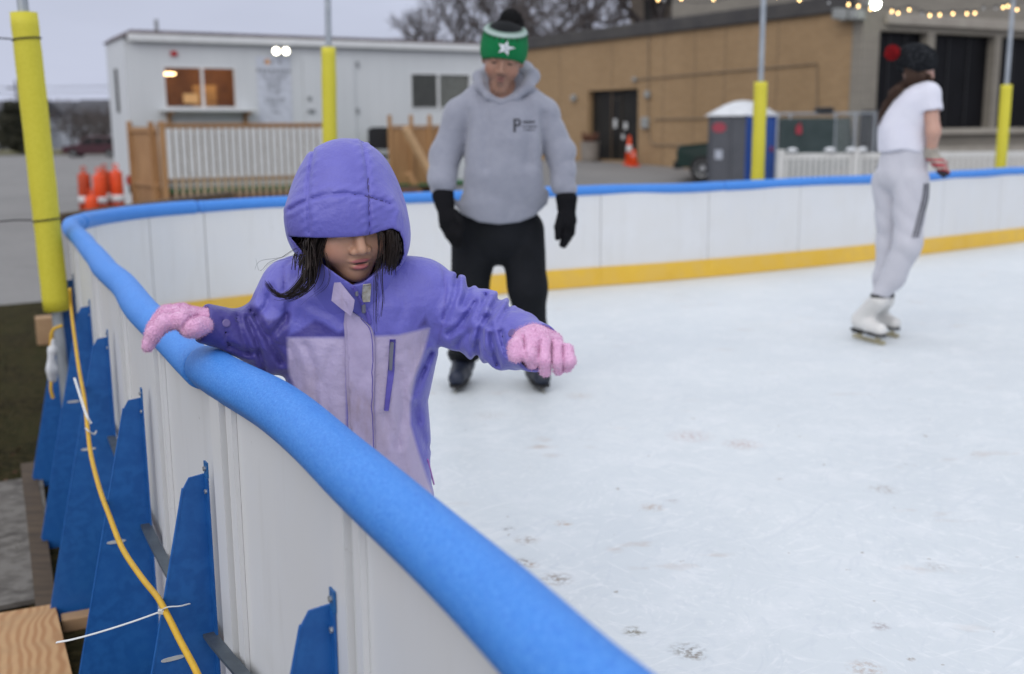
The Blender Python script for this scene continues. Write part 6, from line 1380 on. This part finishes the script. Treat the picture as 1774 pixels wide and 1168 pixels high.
# ------------------------------------------------------------------ the man in the green hat
MY = 4.98
def M(px, py, Y=MY): return atY(px, py, Y)
R_m = rotm(math.radians(-3), math.radians(20), math.radians(7)); MS = 1.10; m_o = M(867, 138, 4.80) - MS * R_m @ np.array([0, -.088, -.054])
mq = lambda P: ((P - m_o) @ R_m) / MS
def fan(name, poly, fn, y0, y1, lift, m, parent, ctr=None):
    """a flat printed or sewn-on shape: photo outline laid on a garment, fanned round its centre"""
    Pq = np.array(poly, float); c = np.array(ctr, float) if ctr is not None else Pq.mean(0); n = len(Pq); R = np.concatenate([Pq, (Pq + c) / 2, c[None]])
    V = trace(fn, R, y0, y1); V = V + grad(fn, V, .004) * lift
    return V, [(i, (i + 1) % n, (i + 1) % n + n, i + n) for i in range(n)] + [(i + n, (i + 1) % n + n, 2 * n) for i in range(n)]
def decal(name, polys, fn, y0, y1, lift, m, parent):
    Vs, Fs, k = [], [], 0
    for p in polys: V, Fc = fan(name, p, fn, y0, y1, lift, m, parent); Vs.append(V); Fs += [tuple(i + k for i in f) for f in Fc]; k += len(V)
    return link_mesh(name, np.concatenate(Vs), Fs, m, parent, smooth=True)
def bar(x0, y0, x1, y1): return [(x0, y0), (x1, y0), (x1, y1), (x0, y1)]
man_o = np.array([M(862, 650)[0], 5.08, 0])
fL, fR = atz(803, 668, 0), atz(925, 668, 0); fL[1] += .08; fR[1] += .08
mJ = dict(shL=M(800, 200, 4.97), elL=M(772, 270, 4.95), wrL=M(769, 338, 4.86), shR=M(941, 198, 4.97), elR=M(968, 262, 4.96), wrR=M(980, 340, 4.90))
def man_body(P):
    d = d_head(mq(P), 1.02, False, .018) * MS; nk = m_o + R_m @ np.array([0, .03, -.085]); d = smin(d, d_cap(P, nk, M(872, 190, 4.97), .055, .062), .03)
    d = smin(d, d_chain(P, [M(872, 195, 4.98), M(868, 280, 4.98), M(864, 380, 5.02)], [.13, .14, .14], .03), .03)
    for a, b, c in (('shL', 'elL', 'wrL'), ('shR', 'elR', 'wrR')): d = smin(d, d_chain(P, [M(870, 190, 4.98), mJ[a], mJ[b], mJ[c]], [.08, .052, .040, .028], .02), .02)
    for f, hx, kx in ((fL, 832, 817), (fR, 898, 911)): d = smin(d, d_chain(P, [M(hx, 395, 5.02), M(kx, 512, 4.99), (f[0], f[1] + .02, .12)], [.085, .055, .038], .02), .02)
    return d
lo, hi = bounds([mJ['wrL'], mJ['wrR'], (man_o[0], 4.8, .06), (man_o[0], 5.25, m_o[2] + .13), m_o + [0, -.12, 0]], .05)
V, Q = nets(man_body, axis(lo[0], hi[0], .016, (m_o[0] - .10, m_o[0] + .10, .0034)), axis(lo[1], hi[1], .016, (m_o[1] - .125, m_o[1] + .02, .0034)), axis(lo[2], hi[2], .016, (m_o[2] - .14, m_o[2] + .07, .0034)))
man = link_mesh('person', V, Q, skin_mat('man_skin', (.31, .165, .11), (.32, .13, .09), (.24, .095, .08), .45), origin=man_o, smooth=True, attrs=head_attrs(mq(V), 1.9))
tag(man, 'man in grey hooded sweatshirt and green pompom hat, standing on skates behind the child', 'person')
# hooded sweatshirt
def sect(py, xl, xr, Y): z = [M(866, q, Y)[2] for q in py]; return np.array(z), np.array([M(a, q, Y)[0] for a, q in zip(xl, py)]), np.array([M(a, q, Y)[0] for a, q in zip(xr, py)])
hz_, hxl, hxr = sect((400, 375, 350, 300, 240, 200, 175, 150), (796, 789, 787, 795, 800, 798, 806, 835), (938, 941, 943, 946, 944, 944, 936, 905), MY)
hyc = np.array([5.0, 5.0, 4.99, 4.97, 4.97, 4.98, 4.98, 4.98]); hb = np.array([.165, .175, .18, .175, .165, .15, .13, .09])
oo = np.argsort(hz_)
def hood_core(P):
    z = P[:, 2]; xl, xr, yc, b = (np.interp(z, hz_[oo], a[oo]) for a in (hxl, hxr, hyc, hb)); ax = (xr - xl) / 2
    k = (np.abs((P[:, 0] - (xl + xr) / 2) / ax) ** 2.4 + np.abs((P[:, 1] - yc) / b) ** 2.4) ** (1 / 2.4); d = (k - 1) * np.minimum(ax, b) * .95
    d = smax(d, z - M(866, 168)[2], .05); d = smin(d, d_chain(P, [M(866, 160, 4.99), mJ['shL']], [.10, .082], .03), .05); return smin(d, d_chain(P, [M(876, 162, 4.99), mJ['shR']], [.10, .078], .03), .05)
def hoodie(P):
    d = hood_core(P) + .011 * wav(P * [1, 1, .45], 16, 81) + .007 * (.5 - np.abs(np.sin(P[:, 0] * 9 + P[:, 2] * 12 + 2.5 * wav(P, 5, 86))))
    q0 = px2(P)
    for l, a, w_ in (([(806, 195), (803, 250), (797, 320), (796, 345)], .026, 7), ([(942, 200), (943, 250), (947, 320)], .028, 7), ([(800, 285), (780, 270), (762, 258)], .020, 6), ([(796, 330), (786, 300), (768, 275), (750, 262)], .020, 6), ([(962, 240), (955, 262), (942, 275)], .022, 6), ([(985, 255), (972, 285), (958, 312)], .022, 7), ([(832, 160), (846, 215), (842, 290)], .014, 9), ([(905, 165), (922, 200), (916, 280)], .014, 9), ([(860, 190), (862, 260), (856, 340)], .006, 9), ([(742, 312), (770, 320), (796, 312)], .016, 5), ([(955, 312), (982, 304), (1002, 310)], .016, 5), ([(750, 328), (780, 332), (800, 330)], .012, 4), ([(960, 328), (980, 322), (1000, 326)], .012, 4), ([(950, 262), (965, 280), (985, 272)], .009, 5), ([(880, 300), (890, 340), (880, 380)], .006, 9)): d = d + a * np.exp(-(seg2(q0, l) / w_) ** 2)
    d = d + .007 * np.sin(P[:, 0] * 24 + 2 * wav(P, 4, 82)) * (1 - sstep(M(866, 330)[2], M(866, 200)[2], P[:, 2]))
    a = d_chain(P, [mJ['shL'], mJ['elL'], M(767, 318, 4.88)], [.076, .067, .062], .03) + arm_fold(P, mJ['shL'], mJ['wrL'], .44, 85, .012, 24) + .006 * wav(P, 18, 83)
    b = d_chain(P, [mJ['shR'], mJ['elR'], M(977, 322, 4.91)], [.072, .064, .056], .03) + arm_fold(P, mJ['shR'], mJ['wrR'], .44, 87, .012, 24) + .006 * wav(P, 18, 84)
    hem = np.interp(q0[:, 0], [785, 800, 830, 865, 900, 925, 945], [352, 371, 385, 389, 385, 375, 357]); d = smax(d, (q0[:, 1] - hem) * (MY / F), .012)
    a = smax(a, M(768, 340, 4.87)[2] - P[:, 2], .02); b = smax(b, M(980, 342, 4.9)[2] - P[:, 2], .02)
    d = smin(smin(d, a, .02), b, .02)
    return smax(d, -d_cap(P, M(868, 158, 4.87), M(872, 120, 4.90), .050, .10), .015)
M_hoodie = fabric('grey_fleece', (.265, .275, .325), (.24, .25, .30), rough=.95, weave=500, wb=.1, crease=14, cb=.3, sheen=.3, sc=30)
lo, hi = bounds([M(730, 400, 4.8), M(1010, 140, 5.2)], .03); lo[1], hi[1] = 4.72, 5.2
ho = sdf_obj('hooded_sweatshirt', hoodie, lo, hi, .0085, M_hoodie, man)
ring = [M(868, 178, 4.86), M(893, 168, 4.87), M(914, 150, 4.90), M(921, 132, 4.97), M(908, 124, 5.06), M(880, 120, 5.10), M(848, 124, 5.07), M(831, 134, 4.98), M(832, 150, 4.91), M(846, 167, 4.87), M(868, 178, 4.86)]
def mhood(P): return d_chain(P, ring, [.013, .018, .027, .034, .042, .045, .040, .028, .022, .017, .013], .015) + .004 * wav(P, 30, 91)
lo, hi = bounds(ring, .06); sdf_obj('hood', mhood, lo, hi, .007, M_hoodie, ho)
M_print = mat('dark_print', (.035, .037, .045), rough=.8)
wr = random.Random(5)
Pp = [bar(889.5, 206, 893.5, 229), bar(893.5, 206, 900, 209), bar(898.5, 209, 902, 217), bar(893.5, 216, 900, 219)]
for x in np.arange(906, 925, 3.6): Pp.append(bar(x, 209.5, x + 2.4, 213.5))
for yy, xa, xb in ((219.5, 905, 929), (225.5, 907, 927)):
    x = xa
    while x < xb:
        w = wr.uniform(1.3, 2.2); Pp.append(bar(x, yy - 1.2, x + w, yy + wr.uniform(.6, 1.4))); x += w + wr.choice((.9, .9, 2.4))
decal('chest_print', Pp, hoodie, 4.6, 5.1, .0025, M_print, ho)
# hat
def hat_z(q): return .028 - .47 * (q[:, 1] + .085)
def hat(P):
    q = mq(P); d = d_ell(q, (0, .012, .040), (.088, .104, .098)); d = smin(d, np.maximum(np.hypot(q[:, 0] / .95, q[:, 1] - .012) - .083, np.abs(q[:, 2] - .07) - .045), .02); d = smin(d, d_ell(q, (0, .016, .108), (.058, .064, .030)), .03)
    cuff = np.where(q[:, 2] < .112, -.005, 0) - np.where(np.abs(q[:, 2] - .115) < .006, .003, 0); d = d + cuff + .0012 * np.sin(np.arctan2(q[:, 0], -q[:, 1]) * 52)
    d = smax(d, hat_z(q) - q[:, 2], .004); return smax(d, -(d_ell(q, (0, .012, .022), (.078, .094, .088))), .002)
def hat_attrs(V):
    q = mq(V); a = np.arctan2(q[:, 0], -q[:, 1]); teeth = np.where((np.sin(a * 22) > .1) & (q[:, 2] > .096) & (q[:, 2] < .107), -.01, .01)
    return dict(top=.121 - q[:, 2], trim=np.abs(q[:, 2] - .115) - .0062, teeth=teeth)
M_hat = fabric('green_knit', (.008, .165, .055), (.006, .13, .043), rough=.95, weave=300, wb=.3, crease=20, cb=.1, sheen=.03, spec=.15, zones=(('teeth', 0, (.012, .03, .018), .004, .75), ('top', 0, (.010, .011, .012), .001, 1.0), ('trim', 0, (.42, .50, .48), .0015, .9)))
lo, hi = bounds([m_o], .16); hi[2] += .05; ht = sdf_obj('hat', hat, lo, hi, .0045, M_hat, man, hat_attrs)
pc = M(885, 43, 4.90); V, Q = nets(lambda P: d_ell(P, pc, (.054, .052, .056)) + .004 * wav(P, 60, 95), *[axis(a - .075, a + .075, .006) for a in pc]); V, Q = fuzz(V, Q, 3500, .012, .0012, 9, .5); link_mesh('pompom', V, Q, mat('black_yarn', (.010, .010, .011), rough=.95), ht, smooth=True)
st = []
for k in range(12): a = -math.pi / 2 + .20 + k * math.pi / 6; r = (13.5, 6.6)[k % 2] * (1.25 if k == 4 else 1); st.append((875 + r * math.cos(a), 83.5 + r * math.sin(a) * .92))
st = []
for k in range(10): a = -math.pi / 2 + .30 + k * math.pi / 5; r = (14.5, 6.4)[k % 2] * (1.25 if k == 2 else 1); st.append((875.5 + r * math.cos(a), 83.5 + r * math.sin(a) * .92))
em = decal('star_emblem', [st], hat, 4.6, 4.95, .003, mat('white_felt', (.66, .68, .72), rough=.9), ht)
decal('emblem_mark', [bar(873, 80, 875, 88), bar(875, 80, 878.5, 82), bar(877.5, 82, 879.5, 86.5), bar(875, 86.5, 878.5, 88)], hat, 4.6, 4.95, .0042, mat('grey_thread', (.30, .36, .36), rough=.9), ht)
# trousers, gloves, skates
def mpants(P):
    d = d_chain(P, [M(866, 350, 5.0), M(864, 398, 5.02)], [.155, .165], .03)
    d = smin(d, d_chain(P, [M(824, 400, 5.01), M(813, 508, 4.99), M(807, 585, 5.05), (fL[0], fL[1] + .01, .13)], [.110, .088, .074, .076], .04), .012)
    d = smin(d, d_chain(P, [M(903, 400, 5.01), M(913, 500, 4.98), M(919, 580, 5.04), (fR[0], fR[1] + .01, .12)], [.108, .088, .078, .078], .04), .012)
    d = d + .007 * wav(P * [1, 1, .6], 15, 101) + .009 * (.5 - np.abs(np.sin(P[:, 2] * 62 + 2 * wav(P, 8, 102)))) * (1 - sstep(.16, .36, P[:, 2]))
    return smax(d, .105 - P[:, 2], .01)
lo, hi = bounds([M(755, 640, 4.8), M(975, 350, 5.25)], .03); lo[1], hi[1], lo[2] = 4.78, 5.28, .09
sdf_obj('trousers', mpants, lo, hi, .010, fabric('black_track_cloth', (.007, .008, .010), (.010, .011, .014), rough=.8, crease=12, cb=.4, sheen=0, spec=.15), man)
M_bglove = fabric('black_knit', (.007, .007, .008), (.010, .010, .012), rough=.95, weave=300, wb=.2, cb=.2, sheen=0, spec=.1)
def mgl(wr_, cuff, palm, fings, thumb):
    def f(P):
        d = d_chain(P, [cuff, wr_], [.050, .044], .01); d = smin(d, d_chain(P, [wr_, palm], [.036, .044], .02), .015)
        for c in fings: d = smin(d, d_chain(P, c, [.0165, .0150, .0125], .01), .008)
        return smin(d, d_chain(P, thumb, [.018, .0165, .0135], .01), .01) + .0018 * wav(P, 60, 111)
    return f
gl = mgl(M(770, 352, 4.85), M(768, 340, 4.86), M(776, 382, 4.82), [[M(x0, 392, 4.81 - .006 * k), M(x1, 408, 4.80 - .008 * k), M(x2, y2, 4.81 - .005 * k)] for k, (x0, x1, x2, y2) in enumerate(((767, 776, 784, 421), (774, 783, 791, 425), (781, 789, 796, 424), (787, 794, 799, 417)))], [M(788, 368, 4.80), M(797, 385, 4.78), M(799, 398, 4.78)])
lo, hi = bounds([M(745, 430, 4.7), M(812, 332, 4.95)], .02); sdf_obj('glove', gl, lo, hi, .0055, M_bglove, man)
gr = mgl(M(981, 356, 4.9), M(981, 345, 4.9), M(983, 382, 4.89), [[M(x0, 393, 4.88 + .012 * k), M(x1, y1, 4.87 + .012 * k), M(x2, y2, 4.88 + .012 * k)] for k, (x0, x1, y1, x2, y2) in enumerate(((978, 978, 408, 973, 424), (983, 983, 410, 977, 426), (988, 987, 407, 981, 421), (991, 990, 403, 986, 414)))], [M(972, 372, 4.86), M(967, 393, 4.85), M(966, 412, 4.85)])
lo, hi = bounds([M(955, 432, 4.8), M(1003, 337, 5.0)], .02); sdf_obj('glove', gr, lo, hi, .0055, M_bglove, man)
M_nboot = mat('navy_boot', (.016, .022, .045), (.02, .024, .035), 12, .5)
for f, a in ((fL, -97), (fR, -80)): skate(man, f[0], f[1], 0, math.radians(a), 1.12, M_nboot, M_bsole, M_bblade, low=.022)

# ------------------------------------------------------------------ the skater in white
SY = 6.12
def S_(px, py, Y=SY): return atY(px, py, Y)
R_s = rotm(math.radians(112), math.radians(8), 0); s_o = S_(1590, 122, 6.14); sq = lambda P: (P - s_o) @ R_s
sk_o = np.array([S_(1530, 600)[0], 6.1, 0])
n0, n1 = atz(1466, 580, 0), atz(1548, 604, 0); a_near = math.atan2(*(n1 - n0)[[1, 0]]); k0 = n0 + (n1 - n0) * .28
f0, f1 = atz(1505, 572, 0), atz(1560, 588, 0); f0, f1 = f0 + [0, .02, 0], f1 + [0, .02, 0]; a_far = math.atan2(*(f1 - f0)[[1, 0]]); k1 = f0 + (f1 - f0) * .22
sJ = dict(sh=S_(1609, 163, 6.03), el=S_(1617, 228, 5.99), wr=S_(1612, 268, 6.04), sh2=S_(1596, 160, 6.28), el2=S_(1612, 225, 6.34), wr2=S_(1617, 272, 6.20))
legN = [S_(1572, 300, 6.08), S_(1573, 422, 6.02), S_(1523, 512, 6.08), np.array([k0[0], k0[1], .12])]
legF = [S_(1545, 300, 6.22), S_(1543, 420, 6.22), S_(1530, 505, 6.2), np.array([k1[0], k1[1], .14])]
def sk_body(P):
    d = d_head(sq(P), .98); d = smin(d, d_cap(P, s_o + R_s @ np.array([0, .03, -.08]), S_(1598, 165, 6.15), .045, .05), .03)
    d = smin(d, d_chain(P, [S_(1596, 172, 6.15), S_(1575, 225, 6.15), S_(1560, 300, 6.15)], [.08, .085, .085], .03), .03)
    for a, b, c in (('sh', 'el', 'wr'), ('sh2', 'el2', 'wr2')): d = smin(d, d_chain(P, [S_(1597, 166, 6.15), sJ[a], sJ[b], sJ[c]], [.06, .044, .038, .026], .02), .02)
    for l in (legN, legF): d = smin(d, d_chain(P, l, [.066, .048, .034, .034], .02), .02)
    return d
lo, hi = bounds([S_(1490, 300, 5.9), S_(1650, 300, 6.45), (sk_o[0], 6.1, .05), s_o + [0, 0, .13], legF[3], legN[3]], .05)
V, Q = nets(sk_body, axis(lo[0], hi[0], .014, (s_o[0] - .1, s_o[0] + .13, .005)), axis(lo[1], hi[1], .014), axis(lo[2], hi[2], .014, (s_o[2] - .13, s_o[2] + .08, .005)))
skr = link_mesh('person', V, Q, skin_mat('skater_skin', (.50, .29, .22), (.52, .25, .2), (.40, .14, .13)), origin=sk_o, smooth=True, attrs=head_attrs(sq(V)))
tag(skr, 'skater in white T-shirt and pale sweatpants, dark knit hat with a red pompom', 'person')
tz_, txl_, txr_ = sect((268, 258, 245, 225, 200, 180, 165, 150, 140), (1527, 1525, 1525, 1527, 1534, 1544, 1555, 1572, 1585), (1600, 1605, 1606, 1608, 1614, 1622, 1625, 1622, 1612), SY)
to = np.argsort(tz_); tbb = np.array([.125, .125, .125, .125, .135, .145, .14, .10, .06])
def tshirt(P):
    z = P[:, 2]; xl, xr, b = (np.interp(z, tz_[to], a[to]) for a in (txl_, txr_, tbb)); ax = (xr - xl) / 2; dx, dy = P[:, 0] - (xl + xr) / 2, P[:, 1] - 6.14
    d = ((np.abs(dx / ax) ** 2.3 + np.abs(dy / b) ** 2.3) ** (1 / 2.3) - 1) * np.minimum(ax, b) * .95; d = smax(d, z - S_(1600, 143)[2], .03)
    d = d + .006 * wav(P * [1, 1, .6], 18, 121) + .007 * (.5 - np.abs(np.sin(P[:, 0] * 14 + P[:, 2] * 16 + 2 * wav(P, 6, 122)))) * (1 - sstep(S_(1600, 230)[2], S_(1600, 170)[2], z))
    for a, e in (('sh', 'el'), ('sh2', 'el2')):
        A, B = sJ[a], sJ[a] + (sJ[e] - sJ[a]) * .48; s = d_chain(P, [S_(1598, 158, 6.15), A, B], [.055, .060, .064], .02); ax_ = (B - A) / np.linalg.norm(B - A); s = smax(s, (P - B) @ ax_, .006); s = smax(s, -np.maximum(d_cap(P, A, B + ax_ * .05, .048, .052), -((P - A) @ ax_ - .02)), .004); d = smin(d, s, .02)
    return smax(d, S_(1560, 262)[2] + .008 * np.sin(P[:, 0] * 30) - z, .008)
lo, hi = bounds([S_(1512, 270, 5.92), S_(1650, 132, 6.45)], .03); sdf_obj('t_shirt', tshirt, lo, hi, .009, fabric('white_cotton', (.66, .66, .73), (.62, .62, .70), rough=.9, crease=14, cb=.25), skr)
def spants(P):
    d = d_chain(P, [S_(1566, 268, 6.14), S_(1561, 300, 6.14)], [.122, .136], .03)
    d = smin(d, d_chain(P, [S_(1577, 315, 6.07), S_(1573, 424, 6.02), S_(1546, 480, 6.06), S_(1524, 511, 6.08)], [.098, .068, .056, .043], .03), .012); d = smin(d, d_chain(P, [S_(1541, 315, 6.20), S_(1540, 422, 6.21), S_(1530, 480, 6.2), S_(1526, 508, 6.19)], [.096, .066, .054, .043], .03), .012)
    d = d + .008 * wav(P * [1, 1, .5], 16, 131) + .006 * (.5 - np.abs(np.sin(P[:, 2] * 15 + 22 * P[:, 0] + 3.5 * wav(P, 6, 132)))); return smax(smax(d, P[:, 2] - S_(1566, 256)[2], .006), S_(1525, 521)[2] - P[:, 2], .006)
lo, hi = bounds([S_(1490, 525, 5.88), S_(1630, 250, 6.45)], .03); pn = sdf_obj('sweatpants', spants, lo, hi, .009, fabric('pale_grey_fleece', (.50, .50, .545), (.46, .46, .505), rough=.95, crease=12, cb=.3), skr)
for k in range(3):
    o = k * 4.4 - 5; patch('side_stripe', rows_between([(1604 - o * .9, 318), (1601 - o, 345), (1592 - o, 380), (1584 - o, 412)], [(1605.9 - o * .9, 318), (1602.8 - o, 345), (1593.8 - o, 380), (1585.8 - o, 412)], 20, 3), spants, 5.6, 6.4, .003, mat('navy_stripe', (.008, .009, .02), rough=.8) if 'navy_stripe' not in bpy.data.materials else bpy.data.materials['navy_stripe'], pn)
def shat(P):
    q = sq(P); d = d_ell(q, (0, .018, .040), (.098, .118, .104)) + .0035 * np.sin(q[:, 2] * 240 + 3 * np.sin(np.arctan2(q[:, 0], q[:, 1]) * 8)) + .003 * wav(P, 50, 141); d = smin(d, d_ell(q, (0, .075, .065), (.075, .06, .06)), .03)
    d = smax(d, (.018 - .30 * (q[:, 1] + .08)) - q[:, 2], .006); return smax(d, -d_ell(q, (0, .012, .022), (.078, .094, .088)), .002)
lo, hi = bounds([s_o], .17); sh = sdf_obj('hat', shat, lo, hi, .006, fabric('charcoal_knit', (.010, .011, .013), (.042, .045, .05), rough=.95, weave=120, wb=.5, crease=60, cb=.4, sc=60, lo=.5, hi=.7, sheen=0, spec=.1), skr)
pc = S_(1546, 92, 6.10); V, Q = nets(lambda P: d_ell(P, pc, (.034, .034, .034)) + .003 * wav(P, 70, 145), *[axis(a - .055, a + .055, .006) for a in pc]); V, Q = fuzz(V, Q, 2500, .012, .001, 10, .5); link_mesh('pompom', V, Q, mat('red_yarn', (.36, .008, .012), (.18, .004, .008), 60, rough=.95), sh, smooth=True)
hb2 = MB(); g = np.random.default_rng(12)
for k in range(260):
    p0 = S_(1570 + 14 * g.random(), 132 + 10 * g.random(), 6.06 + .14 * g.random()); p1 = S_(1556 + 10 * g.normal() * .6, 158, 6.06 + .12 * g.random()); p2 = S_(1541 + 8 * g.normal() * .7, 182, 6.10 + .1 * g.random()); p3 = S_(1529 + 9 * g.normal() * .7, 196 + 24 * g.random(), 6.12 + .08 * g.random()); hb2.tube(smooth_path([p0, p1, p2, p3], 9), np.linspace(.0022, .0007, 9), 3, caps=False)
for k in range(160):
    o = g.normal(size=3) * [.006, .012, 0]; hb2.tube(smooth_path([S_(1606, 128, 6.07) + o, S_(1613, 142, 6.06) + o, S_(1617, 158, 6.05) + o, S_(1622, 168 + 8 * g.random(), 6.06) + o], 7), np.linspace(.002, .0007, 7), 3, caps=False)
for k in range(260):
    a = g.random(); hb2.tube(smooth_path([S_(1566 + 40 * a, 118 + 8 * g.random(), 6.05 + .03 * g.random()), S_(1568 + 36 * a, 136, 6.04 + .03 * g.random()), S_(1570 + 34 * a, 150 + 6 * g.random(), 6.06 + .03 * g.random())], 6), [.002, .0024, .0024, .0022, .0015, .0007], 3, caps=False)
hb2.build('hair', mat('brown_hair', (.055, .028, .018), (.085, .045, .028), 30, .5), skr, smooth=True)
def hand(w, e, far):
    ax = (w - e) / np.linalg.norm(w - e); x_ = np.array([.5, -.2, -.55]); x_ /= np.linalg.norm(x_)
    def f(P):
        d = d_chain(P, [w - ax * .03, w, w + x_ * .06], [.034, .032, .036], .015)
        for k in range(4): o = np.array([0, -.024 + .016 * k, .004 * k]); a = w + x_ * .075 + o; d = smin(d, d_chain(P, [a, a + x_ * .03 + [.0, 0, -.012], a + x_ * .028 + [-.022, 0, -.032]], [.0125, .0115, .010], .008), .006)
        return smin(d, d_chain(P, [w + x_ * .02 + [-.01, -.03, 0], w + x_ * .06 + [-.012, -.042, -.01], w + x_ * .08 + [-.02, -.035, -.02]], [.014, .0125, .011], .008), .008)
    return f
M_kglove = fabric('striped_knit', (.36, .33, .28), (.30, .27, .23), rough=.95, weave=200, wb=.3, cb=.2, zones=(('red', 0, (.42, .04, .06), .004, 1.0), ('blk', 0, (.02, .018, .028), .004, 1.0)))
for a, b in (('wr', 'el'), ('wr2', 'el2')):
    w, e = sJ[a], sJ[b]; lo, hi = bounds([w], .15); zz = w[2]
    sdf_obj('glove', hand(w, e, 0), lo, hi, .006, M_kglove, skr, lambda V: dict(red=np.where(np.sin((V[:, 2] - zz) * 200) > -.1, -.01, .01) + .03 * ((V[:, 2] - zz) > -.022), blk=(V[:, 2] - zz) + .085))
tN, tF = S_(1523, 520, 6.08), S_(1534, 519, 6.19)
skate(skr, k0[0], k0[1], 0.0, a_near, 1.02, M_wboot, M_bsole, mat('gold_blade', (.50, .44, .28), rough=.3, metal=.6), top=tN); skate(skr, k1[0], k1[1], 0.0, a_far, 1.0, M_wboot, M_bsole, bpy.data.materials['gold_blade'], top=tF)
for t_ in (tN, tF):
    mb = MB(); mb.lathe([(.046, -.0), (.050, .02), (.047, .036)], tuple(t_), 16); mb.build('ankle_sock', M_bsole, skr, smooth=True)
